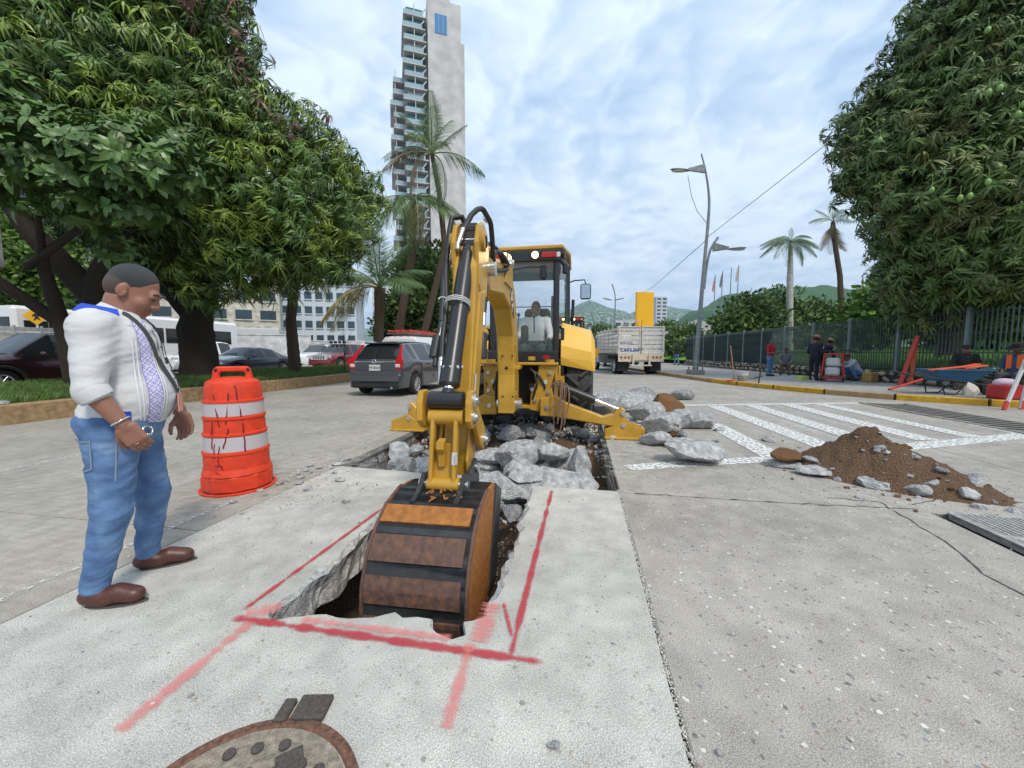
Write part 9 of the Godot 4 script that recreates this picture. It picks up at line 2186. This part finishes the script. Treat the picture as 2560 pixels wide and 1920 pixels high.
func right_side_things() -> void:
	var b: MB
	var gv: Material = M.galvanised
	# street lamp with two heads
	var lp := thing("street_lamp", "tall grey street lamp with two wing-shaped heads on the right pavement", "street lamp", W(8.75, 18.4, 0.145))
	b = MB.new(); b.box(Vector3(0, 0.11, 0), Vector3(0.62, 0.24, 0.62), 0.03); obj("footing", b, M.kerb_grey, lp)
	for s in [-1.0, 1.0]: for q in [-1.0, 1.0]: b = MB.new(); b.cyl(Vector3(s * 0.22, 0.2, q * 0.22), Vector3(s * 0.22, 0.34, q * 0.22), 0.03, 8); obj("anchor_bolt", b, M.grime, lp)
	b = MB.new(); b.tube(smooth_path([Vector3(0, 0.2, 0), Vector3(0.10, 2.6, 0), Vector3(0.22, 5.2, 0), Vector3(0.33, 7.4, 0), Vector3(0.28, 8.4, 0), Vector3(0.08, 9.4, 0), Vector3(-0.12, 10.05, 0)], 5), [0.128, 0.124, 0.12, 0.116, 0.112, 0.108, 0.104, 0.102, 0.1, 0.096, 0.094, 0.092, 0.09, 0.088, 0.086, 0.084, 0.08, 0.078, 0.076, 0.074, 0.072, 0.07, 0.068, 0.066, 0.064, 0.061, 0.058, 0.054, 0.051, 0.048, 0.045, 0.042, 0.038, 0.035, 0.032], 12); obj("pole", b, gv, lp)
	b = MB.new(); b.tube(smooth_path([Vector3(0.26, 4.0, 0), Vector3(0.33, 5.0, 0), Vector3(0.48, 5.8, 0), Vector3(0.80, 6.35, 0)], 5), 0.055, 8); obj("bracket_arm", b, gv, lp)
	for k in [[Vector3(0.06, 9.35, 0), -1.0], [Vector3(0.58, 5.85, 0), 1.0]]:
		var hd := Node3D.new(); hd.name = "lamp_head"; lp.add_child(hd, true); hd.position = k[0]
		b = MB.new(); b.prism([Vector2(0, -0.14), Vector2(0.75 * k[1], -0.04), Vector2(0.75 * k[1], 0.08), Vector2(0, 0.28)], 0.08, Transform3D.IDENTITY, 0.02); obj("wing", b, gv, hd)
		b = MB.new(); b.ell(Vector3(1.12 * k[1], 0.0, 0), Vector3(0.46, 0.06, 0.15), 16, 8, rot(Vector3(0, 0, 1), 4.0 * k[1])); obj("lamp_shade", b, gv, hd)
		b = MB.new(); b.ell(Vector3(1.15 * k[1], -0.05, 0), Vector3(0.36, 0.045, 0.13), 12, 6); obj("lens", b, M.lens_white, hd)
	b = MB.new(); b.tube([Vector3(-0.7, 9.1, 0), Vector3(-0.5, 8.2, 0), Vector3(-0.2, 7.5, 0), Vector3(0.25, 7.0, 0)], 0.012, 5); obj("loose_cable", b, M.hose, lp)
	var wire := MB.new(); wire.tube([W(9.05, 18.4, 6.5), W(11.0, 15.5, 8.3), W(13.0, 12.8, 10.2), W(16.0, 9.0, 13.2)], 0.012, 5)
	tag(obj("power_wire", wire, M.hose), "single wire running from the lamp post up into the right mango tree", "wire")
	wire = MB.new(); wire.tube([W(9.05, 18.4, 6.4), W(13, 36, 7.2), W(21, 70, 10.4)], 0.016, 5)
	tag(obj("power_wire", wire, M.hose), "thin wire sagging from the lamp post to the far roadside", "wire")
	# far lamps
	for k in [[17.3, 66, 12.6, "slim distant street lamp with a curved top behind the second digger"], [15.0, 72, 8.4, "shorter distant street lamp with wing heads left of the yellow board"], [21.0, 64, 6.5, "small distant lamp with two heads beside the yellow board"]]:
		var t := thing("street_lamp", k[3], "street lamp", W(k[0], k[1], 0)); var h: float = k[2]
		b = MB.new(); b.tube(smooth_path([Vector3(0, 0, 0), Vector3(0.1, h * 0.6, 0), Vector3(0.05, h * 0.85, 0), Vector3(-0.5, h, 0)], 4), 0.10, 8); obj("pole", b, gv, t)
		for s in [-1.0, 1.0]: b = MB.new(); b.ell(Vector3(-0.2 + s * 1.0, h * 0.80, 0), Vector3(0.9, 0.12, 0.2), 10, 6, rot(Vector3(0, 0, 1), s * 12)); obj("lamp_head", b, gv, t)
	# flagpoles
	for k in [[31.0, 60, 12.9, "leftmost of the four flagpoles, with a limp red and white flag", Color(0.42, 0.22, 0.2)], [32.1, 60, 13.5, "second flagpole from the left, with a dark limp flag", Color(0.16, 0.14, 0.2)], [33.4, 60, 14.0, "third flagpole from the left, without a flag", null], [34.5, 60, 14.4, "rightmost flagpole, with a pale pink limp flag", Color(0.45, 0.34, 0.33)]]:
		var t := thing("flagpole", k[3], "flagpole", W(k[0], k[1], 0))
		b = MB.new(); b.tube([Vector3.ZERO, Vector3(0, k[2], 0)], [0.11, 0.06], 8); obj("pole", b, mat("flagpole_grey", Color(0.2, 0.21, 0.24), 0.5), t)
		if k[4] != null: b = MB.new(); b.prism([Vector2(-0.05, k[2] - 0.2), Vector2(-0.25, k[2] - 0.9), Vector2(-0.45, k[2] - 2.3), Vector2(-0.25, k[2] - 2.6), Vector2(-0.05, k[2] - 2.0)], 0.05); obj("flag", b, mat("flag_%d" % int(k[0]), k[4], 0.9), t)
	# yellow board
	var yb := thing("billboard", "tall plain yellow-orange board with a white foot beyond the lorry", "billboard", W(15.25, 45.0, 0), 0.1)
	b = MB.new(); b.box(Vector3(0, 5.6, 0), Vector3(2.05, 4.9, 0.4), 0.04); obj("panel", b, mat("board_yellow", Color(0.85, 0.44, 0.01), 0.5), yb)
	b = MB.new(); b.prism([Vector2(-1.0, 3.2), Vector2(-1.0, 4.6), Vector2(0.1, 3.3)], 0.012, T3(Vector3(0, 0, 0.207))); obj("orange_corner", b, mat("board_orange", Color(0.72, 0.26, 0.01), 0.5), yb)
	b = MB.new(); b.box(Vector3(0, 1.55, 0), Vector3(2.0, 3.1, 0.36), 0.03); obj("foot", b, M.white_paint, yb)
	# things left on the pavement
	var bk := thing("bucket", "white plastic bucket splashed with grey cement at the kerb", "bucket", W(8.45, 14.1, 0.15))
	b = MB.new(); b.lathe([Vector2(0.15, 0), Vector2(0.185, 0.33), Vector2(0.20, 0.33), Vector2(0.20, 0.35), Vector2(0.175, 0.35), Vector2(0.14, 0.02), Vector2(0, 0.02)], 20); obj("shell", b, M.white_paint, bk); b = MB.new(); b.lathe([Vector2(0.1515, 0.005), Vector2(0.176, 0.2)], 20); obj("cement_splash", b, M.kerb_grey, bk)
	var shovel := func(label: String, at: Vector3, tip: Vector3, blade: Vector3, m: Material) -> void:
		var t := thing("shovel", label, "shovel", at); var q := MB.new(); q.tube([Vector3.ZERO, tip], 0.018, 7); obj("shaft", q, mat("handle_wood", Color(0.3, 0.16, 0.09), 0.8), t)
		q = MB.new(); q.ell(blade * 0.5, Vector3(0.13, 0.02, 0.19), 12, 6, Basis.looking_at(blade + Vector3(0.001, 0, 0))); obj("blade", q, m, t)
	shovel.call("shovel with a red blade lying left of the white bucket", W(8.2, 14.2, 0.19), Vector3(0.08, 1.25, -0.5), Vector3(-0.34, -0.03, 0.05), mat("blade_red", Color(0.6, 0.09, 0.04), 0.5))
	shovel.call("dark steel spade resting right of the white bucket", W(8.75, 14.0, 0.22), Vector3(-0.25, -0.05, -0.9), Vector3(0.36, 0.14, 0.05), M.grime)
	var bar := thing("digging_bar", "iron digging bar standing upright against the kerb", "digging bar", W(8.28, 12.95)); b = MB.new(); b.tube([Vector3(0, 0, 0), Vector3(0.13, 0.82, -0.05)], 0.022, 8); obj("rod", b, M.grime, bar); b = MB.new(); b.box(Vector3(-0.02, 0.03, 0), Vector3(0.2, 0.06, 0.12), 0.02); obj("foot", b, M.rusty_bar, bar)
	var jc := thing("jerrycan", "yellowed plastic jerrycan standing by the stone wall", "jerrycan", W(12.55, 13.5, 0.145), 0.3)
	b = MB.new(); b.box(Vector3(0, 0.18, 0), Vector3(0.42, 0.36, 0.28), 0.03); obj("body", b, mat("can_yellow", Color(0.55, 0.33, 0.10), 0.6, 0, TX.blot, 0.5), jc); b = MB.new(); b.cyl(Vector3(0.12, 0.36, 0), Vector3(0.12, 0.40, 0), 0.04); obj("cap", b, M.black, jc)
	# red core-drill cart
	var ct := thing("equipment_cart", "red wheeled machine frame carrying two white water tanks", "equipment cart", W(11.55, 13.9, 0.145), -0.7)
	for x in [-0.28, 0.28]: for z in [-0.2, 0.2]: b = MB.new(); b.box(Vector3(x, 0.55, z), Vector3(0.06, 0.9, 0.06), 0.01, rot(Vector3(0, 0, 1), x * 18)); obj("upright", b, mat("cart_red", Color(0.42, 0.02, 0.025), 0.4), ct)
	b = MB.new(); b.box(Vector3(0, 0.12, 0), Vector3(0.7, 0.08, 0.55), 0.01); b.box(Vector3(0, 0.98, 0), Vector3(0.56, 0.06, 0.5), 0.01); obj("frame", b, M.cart_red, ct)
	for y in [0.36, 0.70]: b = MB.new(); b.box(Vector3(0, y, 0.06), Vector3(0.4, 0.30, 0.36), 0.06); obj("tank", b, M.white_paint, ct)
	b = MB.new(); b.tube([Vector3(-0.3, 1.05, 0), Vector3(-0.2, 1.1, 0.1), Vector3(0.4, 1.1, 0.1), Vector3(0.75, 1.02, 0.05)], 0.02, 6); obj("handlebar", b, M.black, ct)
	for x in [-0.3, 0.3]: road_wheel(ct, Vector3(x, 0.1, 0.25), 0.1, 0.06, signf(x), 5)
	# wheelbarrow and what it carries
	var wb := thing("wheelbarrow", "blue wheelbarrow with a fat black tyre on the pavement", "wheelbarrow", W(10.95, 9.55, 0.145), -0.18)
	b = MB.new(); var R0 := []; var R1 := []; var R2 := []
	for k in [[0.55, 0.30], [-0.55, 0.30], [-0.55, -0.30], [0.55, -0.30]]: R0.append(Vector3(k[0] * 1.1, 0.62, k[1] * 1.05)); R1.append(Vector3(k[0] * 0.62 - 0.1, 0.34, k[1] * 0.62))
	for i in 4: var j := (i + 1) % 4; b.quado(R0[i], R0[j], R1[j], R1[i], (R0[i] + R0[j]) * Vector3(0.5, 0, 0.5)); b.quado(R0[i] * Vector3(0.97, 1, 0.96), R0[j] * Vector3(0.97, 1, 0.96), R1[j] + Vector3(0, 0.015, 0), R1[i] + Vector3(0, 0.015, 0), -(R0[i] + R0[j]) * Vector3(0.5, 0, 0.5))
	b.quado(R1[0], R1[1], R1[2], R1[3], Vector3.DOWN); for i in 4: b.tube([R0[i], R0[(i + 1) % 4]], 0.014, 6)
	obj("tray", b, mat("barrow_blue", Color(0.03, 0.15, 0.30), 0.5, 0, TX.blot, 0.4), wb)
	for s in [-1.0, 1.0]:
		b = MB.new(); b.tube([Vector3(-1.15, 0.58, s * 0.3), Vector3(-0.6, 0.42, s * 0.26), Vector3(0.3, 0.30, s * 0.16), Vector3(0.85, 0.2, s * 0.1)], 0.018, 7); obj("handle", b, M.grime, wb)
		b = MB.new(); b.tube([Vector3(-0.45, 0.38, s * 0.24), Vector3(-0.36, 0.02, s * 0.26), Vector3(-0.12, 0.02, s * 0.24), Vector3(0.15, 0.32, s * 0.18)], 0.014, 6); obj("leg", b, M.black, wb)
	var wh := MB.new(); wh.at(T3(Vector3(0.74, 0.19, 0), Basis(Vector3(1, 0, 0), Vector3(0, 0, -1), Vector3(0, 1, 0)))); wh.lathe([Vector2(0.10, -0.05), Vector2(0.17, -0.055), Vector2(0.195, -0.02), Vector2(0.195, 0.02), Vector2(0.17, 0.055), Vector2(0.10, 0.05), Vector2(0.10, -0.05)], 22); obj("wheel", wh, M.rubber, wb)
	for k in [[0.30, 0.66, 0.0, 1.1, 0.12, "orange-red plank lying uppermost across the wheelbarrow"], [0.45, 0.70, -0.12, 0.9, 0.3, "second orange plank lying crosswise over the wheelbarrow"], [-0.25, 0.66, 0.1, 0.9, -0.05, "broad orange board at the handle end of the wheelbarrow"]]:
		b = MB.new(); b.box(Vector3.ZERO, Vector3(k[3], 0.04, 0.12), 0.008); var o := obj("plank", b, mat("plank_orange", Color(0.62, 0.10, 0.03), 0.6)); o.transform = Transform3D(Basis(Vector3.UP, k[4]) * rot(Vector3(0, 0, 1), 6), W(10.95 + k[0], 9.55 - k[2], 0.145 + k[1])); tag(o, k[5], "plank")
	# red and orange trestle bars
	var tb := func(label: String, p: Vector3, q: Vector3, w: float, m: Material) -> void:
		var k := MB.new(); k.box((p + q) * 0.5, Vector3(w, 0.04, p.distance_to(q)), 0.008, Basis.looking_at(q - p)); tag(obj("barrier_bar", k, m), label, "barrier bar")
	var rb := mat("bar_red", Color(0.50, 0.045, 0.03), 0.6)
	tb.call("tall red bar leaning against the fence beside the wheelbarrow", W(12.4, 12.3, 0.15), W(13.1, 12.55, 1.72), 0.12, rb); tb.call("orange bar crossing behind the tall leaning red bar", W(12.85, 12.4, 0.15), W(13.12, 12.6, 1.62), 0.10, M.plank_orange); tb.call("red bar lying slantwise from the pavement up to the wheelbarrow handles", W(10.4, 10.6, 0.17), W(11.7, 10.5, 0.62), 0.09, rb)
	tb.call("pale green plank lying level behind the wheelbarrow", W(11.9, 10.8, 0.72), W(14.2, 10.6, 0.76), 0.14, mat("plank_green", Color(0.25, 0.36, 0.30), 0.7))
	var ab := thing("barrier", "white and red trestle barrier cut by the right edge of the picture", "barrier", W(10.55, 8.0, 0.0), 0.2)
	for k in [[-0.35, 0.0, 0.15, 1.05, "w"], [0.12, 0.0, 0.32, 0.9, "w"]]:
		b = MB.new(); b.box(Vector3((k[0] + k[2]) * 0.5, 0.55, 0), Vector3(0.07, 1.1, 0.05), 0.008, rot(Vector3(0, 0, 1), -rad_to_deg(atan2(k[2] - k[0], 1.1)))); obj("leg", b, M.white_paint, ab)
		b = MB.new(); b.box(Vector3(k[0] + 0.02, 0.09, 0), Vector3(0.076, 0.2, 0.056), 0.008, rot(Vector3(0, 0, 1), -rad_to_deg(atan2(k[2] - k[0], 1.1)))); obj("leg_foot", b, rb, ab)
	b = MB.new(); b.box(Vector3(0.5, 0.95, 0.04), Vector3(1.0, 0.16, 0.03), 0.006); obj("board", b, M.white_paint, ab)
	var rk := thing("bucket", "red tub with a pinkish cloth stuffed in it at the right edge", "bucket", W(11.05, 8.62, 0.145)); b = MB.new(); b.box(Vector3(0, 0.17, 0), Vector3(0.4, 0.34, 0.4), 0.04); obj("tub", b, M.cart_red, rk); b = MB.new(); b.ell(Vector3(0, 0.36, 0), Vector3(0.2, 0.11, 0.19), 12, 7); obj("cloth", b, mat("cloth_pink", Color(0.55, 0.42, 0.5), 0.9), rk)
	for k in [[10.7, 8.95, "crumpled white sack on the pavement beside the barrow wheel", 0.2], [11.15, 9.4, "pale grey plastic bag behind the white sack", 0.17]]:
		var c := obj("sack", chunk_mesh[8], mat("sack_white", Color(0.6, 0.57, 0.5), 0.85)); c.transform = Transform3D(Basis.from_scale(Vector3(k[3] * 1.6, k[3] * 1.9, k[3] * 1.4)), W(k[0], k[1], 0.145 + k[3] * 0.75)); tag(c, k[2], "sack")
	var gb := thing("box", "small green box on white sheets beside the hatted workers", "box", W(11.0, 14.6, 0.145), 0.2); b = MB.new(); b.box(Vector3(0, 0.08, 0), Vector3(0.36, 0.14, 0.26), 0.01); obj("body", b, mat("box_green", Color(0.40, 0.48, 0.12), 0.6), gb); b = MB.new(); b.box(Vector3(0.05, 0.006, 0.1), Vector3(0.7, 0.008, 0.4)); obj("paper_sheet", b, M.white_paint, gb)
	# yellow diamond sign by the far carriageway
	var sg := thing("road_sign", "yellow diamond warning sign with a dark walking figure at the far left", "road sign", W(-20.6, 16.9, 0.0), 0.75)
	b = MB.new(); b.cyl(Vector3(0, 0, -0.04), Vector3(0, 2.5, -0.04), 0.04); obj("pole", b, M.white_paint, sg)
	b = MB.new(); b.box(Vector3(0, 2.75, 0), Vector3(0.56, 0.56, 0.03), 0.006, rot(Vector3(0, 0, 1), 45)); obj("panel", b, mat("sign_yellow", Color(0.75, 0.40, 0.01), 0.5), sg)
	b = MB.new(); b.ell(Vector3(0, 2.93, 0.02), Vector3(0.05, 0.05, 0.01), 10, 5); b.prism([Vector2(-0.06, 2.86), Vector2(0.08, 2.86), Vector2(0.14, 2.72), Vector2(0.05, 2.74), Vector2(0.12, 2.55), Vector2(0.02, 2.64), Vector2(-0.1, 2.54), Vector2(-0.03, 2.72), Vector2(-0.13, 2.74)], 0.008, T3(Vector3(0, 0, 0.022))); obj("figure", b, M.black, sg)

func people() -> void:
	var dn: Material = M.denim; var shoe := mat("shoe_dark", Color(0.03, 0.028, 0.027), 0.6); var hair := mat("hair_black", Color(0.012, 0.011, 0.011), 0.7)
	var sk := Color(0.19, 0.10, 0.065)
	var P := func(label: String, at: Vector3, yaw: float, J: Dictionary, shirt: Color, trou: Material, o: Dictionary) -> Node3D:
		o.merge({cell = 0.024, hcell = 0.009, skin = sk, shirt = mat("cloth_%s" % shirt.to_html(), shirt, 0.85), trousers = trou, shoes = shoe, hair = hair})
		return person(label, at, yaw, J, o)
	# the driver in the cab, turned to the arm
	var J := standing(); sit(J, 0.45, 0.42); J.elR = Vector3(0.27, 1.12, -0.12); J.elL = Vector3(-0.27, 1.12, -0.12); J.wrR = Vector3(0.15, 1.06, -0.36); J.wrL = Vector3(-0.22, 1.04, -0.36); drop(J, 0.48)
	var d := W(0.116, 5.7) + Basis(Vector3.UP, -TH) * Vector3(0.12, 0.83, -1.0)
	P.call("driver in a white shirt seated in the digger's cab facing its arm", d, PI - TH, J, Color(0.72, 0.74, 0.74), mat("trouser_grey", Color(0.06, 0.065, 0.075), 0.9), {sleeve = 1.4, nod = 0.3, scale = 0.98})
	# red shirt
	J = standing(); J.wrR = Vector3(0.04, 1.10, -0.30); J.elR = Vector3(0.27, 1.08, -0.06); J.wrL = Vector3(-0.05, 1.08, -0.29); J.elL = Vector3(-0.27, 1.08, -0.04); J.hdR = Vector3(-1, -0.1, -0.3); J.hdL = Vector3(1, -0.1, -0.2)
	P.call("man in a red shirt and jeans standing with his hands together on the pavement", W(11.35, 17.0, 0.145), 3.6, J, Color(0.42, 0.012, 0.02), dn, {turn = -0.6, scale = 0.93, sleeve = 0.7})
	# seated in grey with a dark cap
	J = standing(); sit(J, 0.45, 0.42); J.head += Vector3(0, -0.02, -0.06); J.elR = Vector3(0.26, 1.12, -0.1); J.elL = Vector3(-0.26, 1.12, -0.1); J.wrR = Vector3(0.1, 0.98, -0.32); J.wrL = Vector3(-0.14, 0.99, -0.34); drop(J, 0.44)
	var p: Node3D = P.call("man in a grey jumper and dark cap sitting on the stone wall", W(12.75, 18.0, 0.145), 2.5, J, Color(0.13, 0.135, 0.16), mat("trouser_khaki", Color(0.10, 0.085, 0.06), 0.9), {sleeve = 1.8, scale = 0.97})
	hat(p, J, Color(0.05, 0.05, 0.06), false); 
	# two men in navy with straw hats
	J = standing(0.03); J.wrR = Vector3(0.2, 1.02, -0.3); J.wrL = Vector3(-0.2, 1.02, -0.3)
	p = P.call("worker in a navy jacket and straw hat standing upright behind the red machine", W(11.3, 14.45, 0.145), -1.2, J, Color(0.010, 0.013, 0.028), mat("trouser_navy", Color(0.010, 0.012, 0.022), 0.9), {sleeve = 1.9, nod = 0.5, scale = 0.94}); hat(p, J, Color(0.50, 0.36, 0.19), true); emblem(p, J)
	J = standing(0.30); J.head = Vector3(0, 1.47, -0.44); J.neck = Vector3(0, 1.36, -0.32); J.chest = Vector3(0, 1.2, -0.2); J.shR = Vector3(0.19, 1.30, -0.26); J.shL = Vector3(-0.19, 1.30, -0.26); J.elR = Vector3(0.24, 1.04, -0.34); J.elL = Vector3(-0.24, 1.04, -0.34); J.wrR = Vector3(0.18, 0.85, -0.46); J.wrL = Vector3(-0.18, 0.85, -0.46)
	p = P.call("worker in a navy jacket and straw hat bending forward over the red machine", W(11.75, 14.75, 0.145), -1.35, J, Color(0.010, 0.013, 0.028), M.trouser_navy, {sleeve = 1.9, nod = 0.75, scale = 0.95}); hat(p, J, Color(0.52, 0.38, 0.20), true); emblem(p, J)
	# crouching man with a red cap
	J = standing(); J.hip = Vector3(0, 0.30, 0.1); J.hpR = Vector3(0.1, 0.30, 0.08); J.hpL = Vector3(-0.1, 0.30, 0.08); J.knR = Vector3(0.16, 0.50, -0.28); J.knL = Vector3(-0.16, 0.48, -0.26); J.anR = Vector3(0.15, 0.09, -0.05); J.anL = Vector3(-0.15, 0.09, -0.03); J.toR = Vector3(0.17, 0.035, -0.22); J.toL = Vector3(-0.17, 0.035, -0.2)
	J.chest = Vector3(0, 0.62, -0.10); J.neck = Vector3(0, 0.78, -0.22); J.head = Vector3(0, 0.88, -0.31); J.shR = Vector3(0.18, 0.72, -0.16); J.shL = Vector3(-0.18, 0.72, -0.16); J.elR = Vector3(0.24, 0.56, -0.36); J.elL = Vector3(-0.24, 0.56, -0.36); J.wrR = Vector3(0.12, 0.52, -0.56); J.wrL = Vector3(-0.12, 0.52, -0.56)
	p = P.call("man in a pale blue shirt and red cap crouching beside the red machine", W(12.65, 14.2, 0.145), 1.35, J, Color(0.42, 0.47, 0.54), dn, {sleeve = 1.7, nod = 0.5, scale = 0.97}); hat(p, J, Color(0.30, 0.02, 0.03), false)
	# black shirt behind the barrow
	J = standing(); sit(J, 0.45, 0.42); J.elR = Vector3(0.28, 1.1, -0.08); J.elL = Vector3(-0.28, 1.1, -0.08); J.wrR = Vector3(0.14, 0.98, -0.3); J.wrL = Vector3(-0.14, 0.98, -0.3); drop(J, 0.44)
	p = P.call("man in a black shirt and dark cap sitting on the wall behind the wheelbarrow", W(12.85, 10.95, 0.145), 2.3, J, Color(0.008, 0.008, 0.009), M.trouser_grey, {sleeve = 1.5, scale = 0.97}); hat(p, J, Color(0.02, 0.02, 0.022), false)
	# two at the right edge
	J = standing(); sit(J, 0.45, 0.42); J.wrR = Vector3(0.14, 0.98, -0.3); J.wrL = Vector3(-0.14, 0.98, -0.3); drop(J, 0.44)
	p = P.call("worker in a blue shirt, orange vest and wide dark hat at the right edge", W(13.0, 9.95, 0.145), 1.9, J, Color(0.03, 0.07, 0.16), M.trouser_grey, {sleeve = 1.3, scale = 0.97}); hat(p, J, Color(0.03, 0.028, 0.026), true)
	var b := MB.new(); b.box(J.chest + Vector3(0.09, 0, -0.13), Vector3(0.1, 0.36, 0.03), 0.01); b.box(J.chest + Vector3(-0.09, 0, -0.13), Vector3(0.1, 0.36, 0.03), 0.01); obj("vest_panel", b, mat("vest_orange", Color(0.75, 0.13, 0.02), 0.7), p)
	# woman walking away
	J = standing(); J.knL = Vector3(-0.1, 0.49, -0.14); J.anL = Vector3(-0.1, 0.10, -0.12); J.toL = Vector3(-0.1, 0.05, -0.28); J.anR = Vector3(0.1, 0.13, 0.2); J.toR = Vector3(0.1, 0.05, 0.05); J.knR = Vector3(0.1, 0.5, 0.04)
	P.call("woman with long dark hair in a black top and jeans walking away on the pavement", W(13.2, 31.0, 0.145), 0.05, J, Color(0.012, 0.012, 0.015), dn, {sleeve = 0.5, long_hair = 1, scale = 0.92, girth = 0.95})

func sit(J: Dictionary, seat: float, out: float) -> void:
	for e in ["R", "L"]:
		var s := 1.0 if e == "R" else -1.0
		J["hp" + e] = Vector3(s * 0.09, 0.90, 0); J["kn" + e] = Vector3(s * 0.15, 0.93, -out); J["an" + e] = Vector3(s * 0.15, 0.93 - seat + 0.06, -out - 0.03); J["to" + e] = Vector3(s * 0.17, 0.93 - seat + 0.005, -out - 0.2)

func drop(J: Dictionary, by: float) -> void:
	for k in J: if not k.begins_with("hd"): J[k] = J[k] - Vector3(0, by, 0)

func hat(t: Node3D, J: Dictionary, c: Color, straw: bool) -> void:
	var b := MB.new(); var m := mat("hat_%s" % c.to_html(), c, 0.9, 0, TX.grain, 0.05)
	var dir := Basis(Vector3.RIGHT, -0.45 if straw else -0.1); var tr := Transform3D(dir, J.head + dir * Vector3(0, 0.055, 0.01))
	if straw: b.lathe([Vector2(0.205, 0.0), Vector2(0.19, 0.012), Vector2(0.10, 0.02), Vector2(0.098, 0.09), Vector2(0.08, 0.125), Vector2(0, 0.13)], 22, tr); b.lathe([Vector2(0.098, 0.0), Vector2(0.205, -0.004)], 22, tr)
	else:
		b.lathe([Vector2(0.098, 0.0), Vector2(0.095, 0.04), Vector2(0.07, 0.075), Vector2(0, 0.085)], 18, tr); b.at(tr); b.box(Vector3(0, 0.01, -0.12), Vector3(0.13, 0.015, 0.11), 0.006, rot(Vector3.RIGHT, -10))
	obj("hat" if straw else "cap", b, m, t)

func emblem(t: Node3D, J: Dictionary) -> void:
	for s in [-1.0, 1.0]:
		var p: Vector3 = J.shR.lerp(J.elR, 0.35) if s > 0 else J.shL.lerp(J.elL, 0.35); var b := MB.new()
		b.prism([Vector2(-0.04, -0.04), Vector2(0.04, -0.04), Vector2(0.0, 0.045)], 0.006, Transform3D(Basis(Vector3(0, 0, -s), Vector3(0, 1, 0), Vector3(s, 0, 0)), p + Vector3(s * 0.072, 0, 0))); obj("emblem", b, M.white_paint, t)

func small_things() -> void:
	# clear plastic and twigs: a bare sapling on the median, and stones round the left kerb
	var t := thing("sapling", "bare young sapling with thin twigs on the median before the white wall", "tree", W(-6.6, 15.2, 0.4)); var b := MB.new()
	b.tube([Vector3.ZERO, Vector3(0.02, 0.8, 0), Vector3(-0.03, 1.7, 0)], [0.02, 0.014, 0.004], 5)
	for i in 9: var a := rng.randf() * TAU; var y := rng.randf_range(0.5, 1.4); b.tube([Vector3(0, y, 0), Vector3(cos(a) * 0.2, y + 0.25, sin(a) * 0.2), Vector3(cos(a) * 0.36, y + 0.6, sin(a) * 0.3)], [0.008, 0.006, 0.002], 4)
	obj("trunk", b, M.bark, t)
	for k in [[-8.6, 6.3, 0.5, "flat grey stone lying in the median grass at the left edge"], [-8.9, 6.9, 0.35, "smaller grey stone beside the flat stone in the median grass"]]:
		chunk("stone", k[3], W(k[0], k[1], 0.36), Vector3(k[2], 0.14, k[2] * 0.7), 0.5, 1, M.rock)
